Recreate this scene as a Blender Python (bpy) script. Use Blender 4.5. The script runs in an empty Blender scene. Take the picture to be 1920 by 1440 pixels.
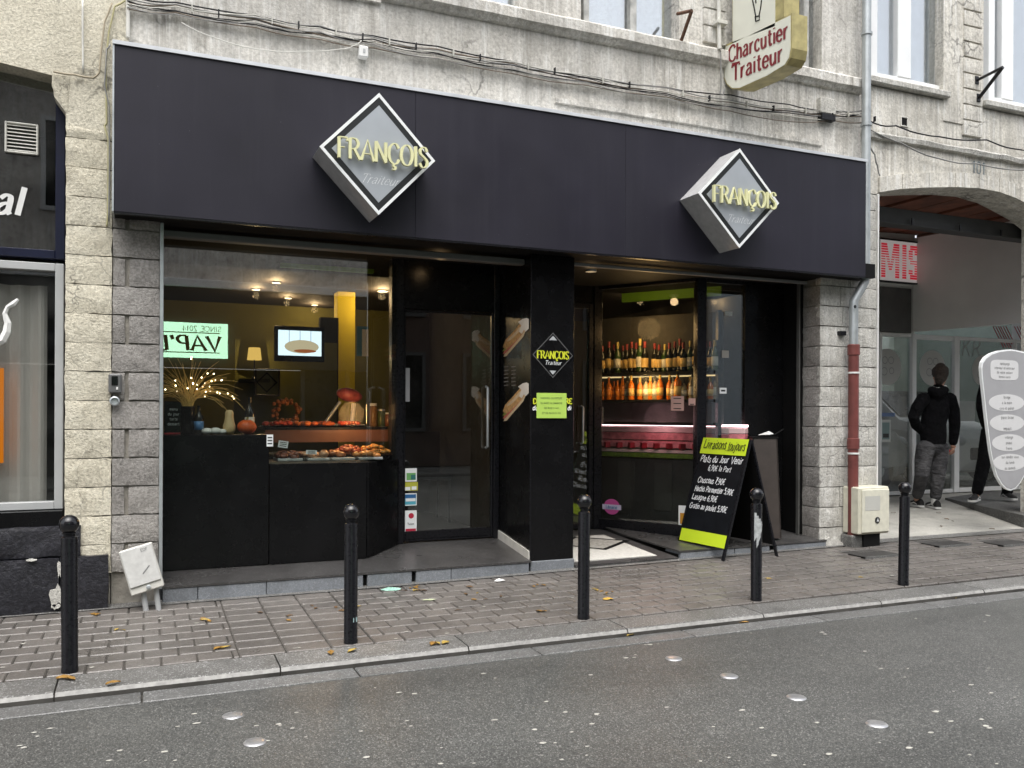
import bpy, bmesh, math, random
from mathutils import Vector, Matrix, noise as mnoise
R = math.radians
rnd = random.Random(7)
scene = bpy.context.scene
COL = scene.collection

# ------------------------------------------------------------------ camera
FPX = 1600.0                    # focal length in pixels of a 1920 wide frame
YAW = R(23.1)
ROLL = 0.0044
SHIFT = 52.5 / 1920
CAM = Vector((0.0, -6.0, 1.25))
cam_d = bpy.data.cameras.new('street_camera')
cam_d.sensor_width = 36
cam_d.lens = 36 * FPX / 1920
cam_d.shift_y = SHIFT
cam_d.clip_start = 0.05
cam_d.clip_end = 500
cam = bpy.data.objects.new('street_camera', cam_d)
COL.objects.link(cam)
CM = Matrix.Rotation(-YAW, 4, 'Z') @ Matrix.Rotation(R(90), 4, 'X') @ Matrix.Rotation(ROLL, 4, 'Z')
cam.matrix_world = Matrix.Translation(CAM) @ CM
scene.camera = cam

# ------------------------------------------------------------------ sky and sun (overcast)
w = bpy.data.worlds.new('World')
scene.world = w
w.use_nodes = True
wn = w.node_tree
wn.nodes.clear()
sky = wn.nodes.new('ShaderNodeTexSky')
sky.sky_type = 'NISHITA'
sky.sun_disc = False
sky.sun_elevation = R(66)
sky.sun_rotation = R(200)
sky.air_density = 1.0
sky.dust_density = 4.0
hs = wn.nodes.new('ShaderNodeHueSaturation')
hs.inputs['Saturation'].default_value = 0.28
bg = wn.nodes.new('ShaderNodeBackground')
bg.inputs['Strength'].default_value = 0.15
wo = wn.nodes.new('ShaderNodeOutputWorld')
wn.links.new(sky.outputs[0], hs.inputs['Color'])
wn.links.new(hs.outputs[0], bg.inputs['Color'])
wn.links.new(bg.outputs[0], wo.inputs['Surface'])
sun_d = bpy.data.lights.new('sun', 'SUN')
sun_d.energy = 1.0
sun_d.angle = R(60)
sun_d.color = (1.0, 0.97, 0.93)
sun = bpy.data.objects.new('sun', sun_d)
COL.objects.link(sun)
# the sun stands behind the camera, high and a little to the left
sdir = Vector((math.sin(R(200)) * math.cos(R(66)), math.cos(R(200)) * math.cos(R(66)), math.sin(R(66))))
sun.rotation_euler = sdir.to_track_quat('Z', 'Y').to_euler()

vs = scene.view_settings
scene.display_settings.display_device = 'sRGB'
vs.view_transform = 'Standard'
vs.look = 'None'
vs.exposure = 1.15
vs.gamma = 1.0
vs.use_curve_mapping = False
scene.cycles.max_bounces = 8
scene.cycles.transparent_max_bounces = 16
scene.cycles.caustics_reflective = False
scene.cycles.caustics_refractive = False
scene.cycles.sample_clamp_indirect = 6
scene.cycles.use_denoising = True

# ------------------------------------------------------------------ finding places
C3 = CM.to_3x3()
def ray(px, py):
    return C3 @ Vector(((px - 960) / FPX, (720 - py) / FPX + SHIFT * 1920 / FPX, -1.0))
def P(px, py, y):                 # point of the vertical plane at depth y
    d = ray(px, py); return CAM + d * ((y - CAM.y) / d.y)
def PZ(px, py, z):                # point of a level plane
    d = ray(px, py); return CAM + d * ((z - CAM.z) / d.z)
def PX(px, py, x):                # point of a plane square to the facade
    d = ray(px, py); return CAM + d * ((x - CAM.x) / d.x)
def X(px, y=0.0):                 # x of a vertical edge seen at px (near eye level)
    return P(px, 780, y).x
def Z(px, py, y=0.0):
    return P(px, py, y).z
def rise(x):
    return 0.012 * min(max(0, x - 1.5), 5.0)
KY = -1.635                       # street edge of the kerb
def zp(x, y):                     # height of the pavement
    t = min(1, max(0, (y - KY) / -KY)); return -0.03 * (1 - t) + rise(x) * t
def PP(px, py):                   # point on the pavement
    p = PZ(px, py, 0)
    for _ in range(6): p = PZ(px, py, zp(p.x, p.y))
    return p
ROADZ = -0.075

# ------------------------------------------------------------------ mesh building
BASE = {}
class MB:
    def __init__(s): s.v = []; s.f = []; s.m = []; s.cur = 0
    def quad(s, *p):
        i = len(s.v); s.v += [Vector(q) for q in p]; s.f.append(tuple(range(i, i + len(p)))); s.m.append(s.cur); return s
    def box(s, x0, x1, y0, y1, z0, z1, c=0.0):
        return s.obox(Matrix.Translation(((x0+x1)/2, (y0+y1)/2, (z0+z1)/2)), x1-x0, y1-y0, z1-z0, c)
    def obox(s, M, sx, sy, sz, c=0.0):
        hx, hy, hz = abs(sx)/2, abs(sy)/2, abs(sz)/2
        i = len(s.v)
        if c <= 0:
            for z in (-hz, hz):
                for x, y in ((-hx,-hy),(hx,-hy),(hx,hy),(-hx,hy)): s.v.append(M @ Vector((x, y, z)))
            F = [(3,2,1,0),(4,5,6,7),(0,1,5,4),(1,2,6,5),(2,3,7,6),(3,0,4,7)]
        else:                    # chamfered box: 24 corners
            c = min(c, hx*.95, hy*.95, hz*.95)
            pts = {}
            def pt(a, b, d):
                k = (round(a,6), round(b,6), round(d,6))
                if k not in pts: pts[k] = len(pts); s.v.append(M @ Vector((a, b, d)))
                return pts[k]
            F = []
            for sg in (-1, 1):
                F.append([pt(sg*hx, a, b) for a, b in ((-hy+c,-hz+c),(hy-c,-hz+c),(hy-c,hz-c),(-hy+c,hz-c))][::sg])
                F.append([pt(a, sg*hy, b) for a, b in ((-hx+c,-hz+c),(hx-c,-hz+c),(hx-c,hz-c),(-hx+c,hz-c))][::-sg])
                F.append([pt(a, b, sg*hz) for a, b in ((-hx+c,-hy+c),(hx-c,-hy+c),(hx-c,hy-c),(-hx+c,hy-c))][::sg])
            for a in (-1, 1):
                for b in (-1, 1):
                    F.append([pt(a*hx, b*(hy-c), -(hz-c)), pt(a*(hx-c), b*hy, -(hz-c)), pt(a*(hx-c), b*hy, hz-c), pt(a*hx, b*(hy-c), hz-c)][::a*b])
                    F.append([pt(a*hx, -(hy-c), b*(hz-c)), pt(a*hx, hy-c, b*(hz-c)), pt(a*(hx-c), hy-c, b*hz), pt(a*(hx-c), -(hy-c), b*hz)][::a*b])
                    F.append([pt(-(hx-c), a*hy, b*(hz-c)), pt(-(hx-c), a*(hy-c), b*hz), pt(hx-c, a*(hy-c), b*hz), pt(hx-c, a*hy, b*(hz-c))][::a*b])
                    for d in (-1, 1):
                        F.append([pt(a*hx, b*(hy-c), d*(hz-c)), pt(a*(hx-c), b*hy, d*(hz-c)), pt(a*(hx-c), b*(hy-c), d*hz)][::a*b*d])
        for f in F: s.f.append(tuple(i + k for k in f)); s.m.append(s.cur)
        return s
    def tube(s, path, r, n=8, caps=True):
        path = [Vector(p) for p in path]
        rr = r if isinstance(r, (list, tuple)) else [r] * len(path)
        i0 = len(s.v); up = None
        for k, p in enumerate(path):
            a = path[max(k-1, 0)]; b = path[min(k+1, len(path)-1)]
            t = (b - a).normalized()
            if up is None or abs(up.dot(t)) > .95:
                up = Vector((0,0,1)) if abs(t.z) < .9 else Vector((1,0,0))
            u = t.cross(up).normalized(); vv = u.cross(t).normalized(); up = vv
            for j in range(n):
                an = 2*math.pi*j/n
                s.v.append(p + (u*math.cos(an) + vv*math.sin(an)) * rr[k])
        for k in range(len(path)-1):
            for j in range(n):
                a = i0+k*n+j; b = i0+k*n+(j+1)%n
                s.f.append((a, b, b+n, a+n)); s.m.append(s.cur)
        if caps:
            s.f.append(tuple(i0+j for j in range(n))[::-1]); s.m.append(s.cur)
            e = i0+(len(path)-1)*n
            s.f.append(tuple(e+j for j in range(n))); s.m.append(s.cur)
        return s
    def lathe(s, prof, c, n=16, M=None):
        c = Vector(c); i0 = len(s.v)
        for (r, z) in prof:
            for j in range(n):
                an = 2*math.pi*j/n
                p = Vector((r*math.cos(an), r*math.sin(an), z))
                s.v.append(c + (M @ p if M else p))
        for k in range(len(prof)-1):
            for j in range(n):
                a = i0+k*n+j; b = i0+k*n+(j+1)%n
                s.f.append((a, b, b+n, a+n)); s.m.append(s.cur)
        s.f.append(tuple(i0+j for j in range(n))[::-1]); s.m.append(s.cur)
        e = i0+(len(prof)-1)*n
        s.f.append(tuple(e+j for j in range(n))); s.m.append(s.cur)
        return s
    def ball(s, c, r, n=12, sq=(1,1,1), M=None):
        k = max(5, n//2)
        prof = [(max(1e-4, math.sin(math.pi*i/k)), -math.cos(math.pi*i/k)) for i in range(k+1)]
        S = Matrix.Diagonal((r*sq[0], r*sq[1], r*sq[2]))
        return s.lathe(prof, c, n, (M.to_3x3() @ S) if M else S)
    def prism(s, poly, depth):    # poly: list of 3d points (front, counterclockwise seen from outside), depth: vector to the back
        i = len(s.v); n = len(poly); d = Vector(depth)
        s.v += [Vector(p) for p in poly] + [Vector(p) + d for p in poly]
        s.f.append(tuple(range(i, i+n))); s.m.append(s.cur)
        s.f.append(tuple(range(i+n, i+2*n))[::-1]); s.m.append(s.cur)
        for k in range(n):
            a, b = i+k, i+(k+1) % n
            s.f.append((b, a, a+n, b+n)); s.m.append(s.cur)
        return s
    def build(s, name, mat, parent=None, smooth=False, kind=None, label=None):
        me = bpy.data.meshes.new(name)
        base = BASE.get(parent.name, Vector()) if parent else Vector()
        me.from_pydata([tuple(p - base) for p in s.v], [], s.f)
        mats = mat if isinstance(mat, (list, tuple)) else [mat]
        for m in mats: me.materials.append(m)
        if len(mats) > 1: me.polygons.foreach_set('material_index', s.m)
        if smooth:
            me.polygons.foreach_set('use_smooth', [True]*len(me.polygons))
            if smooth != 'all':
                me.set_sharp_from_angle(angle=R(smooth if smooth is not True else 40))
        me.update()
        o = bpy.data.objects.new(name, me)
        COL.objects.link(o)
        if parent: o.parent = parent
        BASE[o.name] = base
        if kind: o['kind'] = kind
        if label: o['label'] = label
        return o

def thing(name, label, cat, loc=(0,0,0), group=None):
    o = bpy.data.objects.new(name, None)
    o.empty_display_size = 0.1
    COL.objects.link(o)
    o.location = loc
    BASE[o.name] = Vector(loc)
    return tag(o, label, cat, group)
def tag(o, label, cat, group=None):
    o['label'] = label; o['category'] = cat
    if group: o['group'] = group
    return o
def dup(root, loc, label=None):
    r = root.copy(); COL.objects.link(r); r.location = loc
    if label: r['label'] = label
    BASE[r.name] = Vector(loc)
    for ch in root.children:
        c = ch.copy(); COL.objects.link(c); c.parent = r
        for g in ch.children:
            d = g.copy(); COL.objects.link(d); d.parent = c
    return r
def structure(o): o['kind'] = 'structure'; return o

# ------------------------------------------------------------------ materials
def mat_base(name):
    m = bpy.data.materials.new(name); m.use_nodes = True
    nt = m.node_tree; nt.nodes.clear()
    out = nt.nodes.new('ShaderNodeOutputMaterial')
    b = nt.nodes.new('ShaderNodeBsdfPrincipled')
    nt.links.new(b.outputs[0], out.inputs['Surface'])
    return m, nt, b
def N(nt, t, **k):
    n = nt.nodes.new(t)
    for a, v in k.items():
        if a in n.inputs: n.inputs[a].default_value = v
        else: setattr(n, a, v)
    return n
def pos(nt, scale=(1,1,1), rot=(0,0,0)):
    g = nt.nodes.new('ShaderNodeNewGeometry'); mp = nt.nodes.new('ShaderNodeMapping')
    mp.inputs['Scale'].default_value = scale; mp.inputs['Rotation'].default_value = rot
    nt.links.new(g.outputs['Position'], mp.inputs['Vector']); return mp.outputs[0]
def nz(nt, scale, detail=4, rough=.55, stretch=(1,1,1), rot=(0,0,0)):
    n = N(nt, 'ShaderNodeTexNoise', Scale=scale, Detail=detail, Roughness=rough)
    nt.links.new(pos(nt, stretch, rot), n.inputs['Vector']); return n.outputs['Fac']
def ramp(nt, fac, stops):
    r = nt.nodes.new('ShaderNodeValToRGB'); el = r.color_ramp.elements
    while len(el) > 1: el.remove(el[-1])
    el[0].position = stops[0][0]; el[0].color = (*stops[0][1], 1) if len(stops[0][1]) == 3 else stops[0][1]
    for p, c in stops[1:]:
        e = el.new(p); e.color = (*c, 1) if len(c) == 3 else c
    nt.links.new(fac, r.inputs[0]); return r.outputs[0]
def mixc(nt, fac, a, b, mode='MIX'):
    n = nt.nodes.new('ShaderNodeMix'); n.data_type = 'RGBA'; n.blend_type = mode
    for i, v in ((0, fac), (6, a), (7, b)):
        if hasattr(v, 'links') or isinstance(v, bpy.types.NodeSocket): nt.links.new(v, n.inputs[i])
        else: n.inputs[i].default_value = v if i == 0 else (*v, 1)
    return n.outputs[2]
def bump(nt, b, h, strength=.4, dist=.01):
    n = N(nt, 'ShaderNodeBump', Strength=strength, Distance=dist)
    nt.links.new(h, n.inputs['Height']); nt.links.new(n.outputs[0], b.inputs['Normal']); return n
G3 = lambda g: (g, g, g)
def plain(name, col, rough=.6, metal=0.0, var=.15, vscale=6.0, bmp=0.0, bscale=60, emit=0, rvar=0.0, dist=.004, spec=.5):
    m, nt, b = mat_base(name)
    b.inputs['Specular IOR Level'].default_value = spec
    c2 = tuple(min(1, x*(1+var)) for x in col); c1 = tuple(x*(1-var) for x in col)
    if var:
        c = ramp(nt, nz(nt, vscale), [(.3, c1), (.7, c2)])
        nt.links.new(c, b.inputs['Base Color'])
    else: b.inputs['Base Color'].default_value = (*col, 1)
    b.inputs['Roughness'].default_value = rough; b.inputs['Metallic'].default_value = metal
    if rvar:
        r = ramp(nt, nz(nt, vscale*2.3), [(.3, G3(max(0, rough-rvar))), (.7, G3(min(1, rough+rvar)))])
        nt.links.new(r, b.inputs['Roughness'])
    if bmp: bump(nt, b, nz(nt, bscale), bmp, dist)
    if emit:
        b.inputs['Emission Color'].default_value = (*col, 1); b.inputs['Emission Strength'].default_value = emit
    return m
def emitter(name, col, s):
    m = bpy.data.materials.new(name); m.use_nodes = True; nt = m.node_tree; nt.nodes.clear()
    e = N(nt, 'ShaderNodeEmission', Strength=s); e.inputs[0].default_value = (*col, 1)
    o = nt.nodes.new('ShaderNodeOutputMaterial'); nt.links.new(e.outputs[0], o.inputs[0]); return m
def glass(name, f0=.045, tint=(.9,.93,.91), rough=0.0, wob=.02, dust=.02):
    m = bpy.data.materials.new(name); m.use_nodes = True; nt = m.node_tree; nt.nodes.clear()
    o = nt.nodes.new('ShaderNodeOutputMaterial')
    tr = nt.nodes.new('ShaderNodeBsdfTransparent'); tr.inputs[0].default_value = (*tint, 1)
    gl = N(nt, 'ShaderNodeBsdfGlossy', Roughness=rough); gl.inputs[0].default_value = (1,1,1,1)
    lw = N(nt, 'ShaderNodeLayerWeight', Blend=.5)
    pw = nt.nodes.new('ShaderNodeMath'); pw.operation = 'POWER'; pw.inputs[1].default_value = 5
    nt.links.new(lw.outputs['Facing'], pw.inputs[0])
    fr = N(nt, 'ShaderNodeMapRange'); fr.inputs['To Min'].default_value = f0; fr.inputs['To Max'].default_value = 1.0
    nt.links.new(pw.outputs[0], fr.inputs['Value'])
    mx = nt.nodes.new('ShaderNodeMixShader')
    nt.links.new(fr.outputs[0], mx.inputs[0]); nt.links.new(tr.outputs[0], mx.inputs[1]); nt.links.new(gl.outputs[0], mx.inputs[2])
    if wob:
        bn = N(nt, 'ShaderNodeBump', Strength=wob, Distance=.02)
        nt.links.new(nz(nt, 1.3, 1), bn.inputs['Height']); nt.links.new(bn.outputs[0], gl.inputs['Normal'])
    last = mx
    if dust:
        df = nt.nodes.new('ShaderNodeBsdfDiffuse'); df.inputs[0].default_value = (.5,.5,.48,1)
        m2 = nt.nodes.new('ShaderNodeMixShader')
        f = ramp(nt, nz(nt, 3, 5), [(.35, G3(0)), (.8, G3(dust*2))])
        nt.links.new(f, m2.inputs[0]); nt.links.new(mx.outputs[0], m2.inputs[1]); nt.links.new(df.outputs[0], m2.inputs[2]); last = m2
    nt.links.new(last.outputs[0], o.inputs[0]); return m
def rock(name, lo, mid, hi, big=2.0, fine=45, bmp=.6, dist=.012, rough=.9, streak=0.0, dark=(.05,.05,.045), pits=True, objrand=.12, cracks=0.0, stain=0.0):
    """weathered stone or render: mottled, pitted, with vertical streaks"""
    m, nt, b = mat_base(name)
    c = ramp(nt, nz(nt, big, 6, .65), [(.28, lo), (.5, mid), (.72, hi)])
    f = nz(nt, fine, 5, .7)
    c = mixc(nt, .5, c, ramp(nt, f, [(.36, tuple(x*.45 for x in mid)), (.52, mid), (.62, tuple(min(1, x*1.12) for x in hi))]))
    md = ramp(nt, nz(nt, fine*.3, 6, .72), [(.30, G3(.45)), (.44, G3(.95)), (.6, G3(1.0))])
    c = mixc(nt, .7, c, md, 'MULTIPLY')
    if streak:
        s = nz(nt, 1, 5, .7, (14, 14, .7)); s2 = nz(nt, .9, 3)
        k = mixc(nt, 1.0, ramp(nt, s, [(.45, G3(0)), (.7, G3(1))]), ramp(nt, s2, [(.35, G3(.15)), (.65, G3(1))]), 'MULTIPLY')
        kk = nt.nodes.new('ShaderNodeMath'); kk.operation = 'MULTIPLY'; kk.inputs[1].default_value = streak
        nt.links.new(k, kk.inputs[0]); c = mixc(nt, kk.outputs[0], c, dark)
        s3 = ramp(nt, nz(nt, 1.7, 6, .75, (13, 13, .8)), [(.52, G3(0)), (.62, G3(.75))])
        c = mixc(nt, s3, c, (.80, .795, .76))
    if pits:
        v = N(nt, 'ShaderNodeTexVoronoi', Scale=fine*.8); nt.links.new(pos(nt), v.inputs['Vector'])
        p = ramp(nt, v.outputs['Distance'], [(.08, G3(.55)), (.22, G3(1))])
        c = mixc(nt, .6, c, p, 'MULTIPLY')
    if stain:
        k = ramp(nt, nz(nt, 1.3, 6, .7, (1, 1, .5)), [(.47, G3(0)), (.68, G3(stain))])
        c = mixc(nt, k, c, tuple(x*.42 for x in mid))
        k = ramp(nt, nz(nt, 2.1, 6, .75), [(.56, G3(0)), (.60, G3(stain*.7))])
        c = mixc(nt, k, c, tuple(x*.62 for x in lo))
    if cracks:
        v = N(nt, 'ShaderNodeTexVoronoi', Scale=cracks); v.feature = 'DISTANCE_TO_EDGE'
        vm = nt.nodes.new('ShaderNodeVectorMath'); vm.operation = 'ADD'
        nn_ = N(nt, 'ShaderNodeTexNoise', Scale=5, Detail=5); nt.links.new(pos(nt), nn_.inputs['Vector'])
        sc_n = nt.nodes.new('ShaderNodeVectorMath'); sc_n.operation = 'SCALE'; sc_n.inputs['Scale'].default_value = .35
        nt.links.new(nn_.outputs['Color'], sc_n.inputs[0]); nt.links.new(pos(nt), vm.inputs[0]); nt.links.new(sc_n.outputs[0], vm.inputs[1]); nt.links.new(vm.outputs[0], v.inputs['Vector'])
        k = ramp(nt, v.outputs['Distance'], [(.004, G3(.32)), (.02, G3(1))])
        msk = ramp(nt, nz(nt, 1.1, 3), [(.48, G3(0)), (.58, G3(.85))])
        c = mixc(nt, msk, c, mixc(nt, 1.0, c, k, 'MULTIPLY'))
    if objrand:
        oi = nt.nodes.new('ShaderNodeObjectInfo')
        c = mixc(nt, 1.0, c, ramp(nt, oi.outputs['Random'], [(0, G3(1-objrand*1.6)), (1, G3(1.0))]), 'MULTIPLY')
    nt.links.new(c, b.inputs['Base Color'])
    b.inputs['Roughness'].default_value = rough
    h = mixc(nt, .5, nz(nt, fine*.3, 6, .75), f)
    bump(nt, b, h, bmp, dist)
    return m

# ------------------------------------------------------------------ lettering (own stroke alphabet)
def circ(cx, cy, rx, ry, n=14): return '~' + ' '.join('%.3f,%.3f' % (cx + rx*math.sin(2*math.pi*i/n), cy + ry*math.cos(2*math.pi*i/n)) for i in range(n+1))
GL = {
'A':(.78,'0,0 .39,1 .78,0|.15,.34 .63,.34'),'B':(.68,'.08,0 .08,1|~.08,1 .4,.99 .56,.77 .4,.54 .08,.53|~.08,.53 .45,.52 .64,.27 .45,.01 .08,0'),
'C':(.72,'~.66,.78 .55,.95 .37,1 .13,.83 .05,.5 .13,.17 .37,0 .57,.06 .69,.24'),'D':(.78,'.08,0 .08,1|~.08,1 .42,.98 .67,.77 .73,.5 .67,.23 .42,.02 .08,0'),
'E':(.62,'.08,0 .08,1|.08,1 .55,1 .55,.86|.08,.52 .44,.52|.08,0 .58,0 .58,.15'),'F':(.6,'.08,0 .08,1|.08,1 .56,1 .56,.84|.08,.52 .42,.52'),
'G':(.76,'~.66,.8 .55,.95 .37,1 .13,.83 .05,.5 .13,.17 .37,0 .57,.05 .68,.18|.68,.12 .68,.44 .45,.44'),'H':(.74,'.08,0 .08,1|.66,0 .66,1|.08,.52 .66,.52'),
'I':(.24,'.12,0 .12,1'),'J':(.42,'~.32,1 .32,.3 .24,.04 .06,.03'),'K':(.68,'.08,0 .08,1|.62,1 .08,.42|.26,.6 .66,0'),'L':(.58,'.08,1 .08,0|.08,0 .54,0 .54,.16'),
'M':(.9,'.06,0 .09,1|.09,1 .44,.12|.44,.12 .8,1|.8,1 .84,0'),'N':(.76,'.08,0 .08,1|.08,1 .68,0|.68,0 .68,1'),'O':(.8,circ(.4,.5,.35,.5)),
'P':(.64,'.08,0 .08,1|~.08,1 .42,.99 .6,.76 .42,.5 .08,.48'),'Q':(.8,circ(.4,.5,.35,.5)+'|.45,.2 .74,-.12'),'R':(.7,'.08,0 .08,1|~.08,1 .42,.99 .58,.76 .42,.52 .08,.5|.34,.5 .69,0'),
'S':(.62,'~.54,.8 .45,.96 .29,1 .12,.88 .12,.68 .32,.53 .52,.37 .55,.15 .39,.01 .2,.02 .08,.2'),'T':(.66,'.33,0 .33,1|.02,.84 .02,1 .64,1 .64,.84'),
'U':(.72,'~.08,1 .08,.3 .2,.04 .36,0 .52,.04 .64,.3 .64,1'),'V':(.74,'0,1 .37,0 .74,1'),'W':(1.0,'0,1 .26,0 .5,.9 .74,0 1,1'),'X':(.68,'0,0 .66,1|0,1 .66,0'),
'Y':(.68,'0,1 .33,.48 .66,1|.33,.48 .33,0'),'Z':(.62,'.02,1 .6,1 0,0 .6,0'),
'a':(.52,'~.08,.55 .22,.68 .37,.62 .4,.44|.4,.5 .4,.1 .48,0|~.4,.4 .2,.36 .05,.2 .14,.02 .28,.04 .4,.18'),'b':(.52,'.06,1 .06,0|~.06,.48 .22,.67 .41,.56 .46,.34 .41,.1 .22,0 .06,.16'),
'c':(.48,'~.42,.54 .28,.68 .1,.56 .05,.34 .1,.1 .28,0 .44,.13'),'d':(.52,'.43,1 .43,0|~.43,.48 .26,.67 .08,.56 .03,.34 .08,.1 .26,0 .43,.16'),
'e':(.5,'~.07,.36 .25,.36 .44,.37 .4,.58 .26,.68 .1,.57 .05,.34 .1,.1 .28,0 .45,.13'),'f':(.38,'~.4,.92 .3,1 .19,.9 .17,.7|.17,.78 .17,0|.02,.64 .36,.64'),
'g':(.52,'~.42,.48 .26,.67 .08,.56 .03,.34 .08,.1 .26,.02 .42,.18|~.42,.66 .42,0 .38,-.24 .2,-.3 .05,-.22'),'h':(.52,'.07,1 .07,0|~.07,.44 .22,.66 .38,.6 .43,.4|.43,.46 .43,0'),
'i':(.2,'.1,.66 .1,0|.1,.86 .1,.93'),'j':(.24,'~.14,.66 .14,-.1 .08,-.26 -.06,-.28|.14,.86 .14,.93'),'k':(.5,'.07,1 .07,0|.42,.66 .07,.28|.2,.42 .46,0'),'l':(.2,'.1,1 .1,0'),
'm':(.76,'.07,.66 .07,0|~.07,.44 .19,.66 .32,.6 .36,.4|.36,.46 .36,0|~.36,.44 .49,.66 .61,.6 .65,.4|.65,.46 .65,0'),'n':(.52,'.07,.66 .07,0|~.07,.44 .22,.66 .38,.6 .43,.4|.43,.46 .43,0'),
'o':(.5,circ(.25,.34,.21,.34,12)),'p':(.52,'.07,.66 .07,-.3|~.07,.48 .22,.67 .41,.56 .46,.34 .41,.1 .22,0 .07,.16'),'q':(.52,'.43,.66 .43,-.3|~.43,.48 .26,.67 .08,.56 .03,.34 .08,.1 .26,0 .43,.16'),
'r':(.38,'.08,.66 .08,0|~.08,.4 .18,.6 .34,.66'),'s':(.42,'~.36,.54 .24,.68 .1,.62 .08,.48 .22,.36 .36,.24 .36,.08 .22,0 .08,.05 .04,.15'),'t':(.38,'.17,.9 .17,.14|~.17,.16 .23,0 .37,.07|.02,.64 .35,.64'),
'u':(.52,'~.07,.66 .07,.22 .16,.01 .3,.04 .42,.22|.42,.66 .42,0'),'v':(.44,'0,.66 .22,0 .44,.66'),'w':(.64,'0,.66 .16,0 .32,.58 .48,0 .64,.66'),'x':(.44,'0,0 .42,.66|0,.66 .42,0'),
'y':(.46,'.02,.66 .23,.02|~.44,.66 .23,.02 .12,-.26 -.02,-.28'),'z':(.42,'.02,.66 .4,.66 0,0 .4,0'),
'0':(.54,circ(.27,.5,.22,.5)),'1':(.36,'.04,.8 .2,1 .2,0'),'2':(.54,'~.05,.78 .14,.96 .28,1 .46,.86 .44,.64 .06,.02|.04,0 .5,0'),
'3':(.54,'~.06,.86 .25,1 .46,.84 .4,.58 .22,.53|~.22,.53 .46,.44 .48,.14 .25,0 .04,.14'),'4':(.56,'.38,0 .38,1 .02,.3 .52,.3'),'5':(.54,'.46,1 .1,1 .07,.55|~.07,.55 .26,.64 .47,.48 .46,.15 .24,0 .04,.12'),
'6':(.54,'~.42,.95 .22,.88 .07,.5 .06,.2 .24,0 .45,.12 .46,.4 .27,.55 .07,.36'),'7':(.5,'.02,1 .48,1 .18,0'),'8':(.54,circ(.27,.26,.21,.26,10)+'|'+circ(.27,.77,.17,.23,10)),
'9':(.54,'~.47,.6 .3,.44 .08,.58 .08,.86 .28,1 .47,.84 .46,.45 .3,.1 .1,.04'),
'.':(.2,'.08,0 .08,.06'),',':(.2,'.12,.08 .04,-.14'),"'":(.22,'.12,1 .06,.72'),':':(.2,'.1,.1 .1,.16|.1,.5 .1,.56'),'-':(.4,'.04,.36 .34,.36'),'/':(.4,'0,-.05 .4,1.05'),' ':(.34,''),'&':(.6,'~.55,.0 .15,.6 .2,.9 .36,.9 .38,.7 .06,.3 .1,.03 .35,.05 .54,.4'),
'€':(.6,'~.55,.88 .38,1 .16,.8 .1,.5 .16,.2 .38,0 .56,.12|.0,.6 .45,.6|.0,.42 .4,.42'),
}
GL['Ç'] = (GL['C'][0], GL['C'][1] + '|~.38,0 .34,-.1 .46,-.16 .4,-.27 .26,-.26')
GL['é'] = (GL['e'][0], GL['e'][1] + '|.2,.78 .36,.95')
GL['à'] = (GL['a'][0], GL['a'][1] + '|.3,.78 .14,.95')
GL['ê'] = (GL['e'][0], GL['e'][1] + '|.12,.78 .25,.92 .38,.78')
def catmull(p, n=4):
    q = []
    cl = (p[0][0]-p[-1][0])**2 + (p[0][1]-p[-1][1])**2 < 1e-6
    for i in range(len(p)-1):
        a = p[i-1] if i else (p[-2] if cl else p[0]); b = p[i]; c = p[i+1]; d = p[i+2] if i+2 < len(p) else (p[1] if cl else p[-1])
        for k in range(n):
            t = k/n
            q.append(tuple(.5*((2*b[j])+(-a[j]+c[j])*t+(2*a[j]-5*b[j]+4*c[j]-d[j])*t*t+(-a[j]+3*b[j]-3*c[j]+d[j])*t**3) for j in (0,1)))
    q.append(p[-1]); return q
def text_width(s, track=.12): return sum(GL[c][0] + track for c in s) - track
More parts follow.
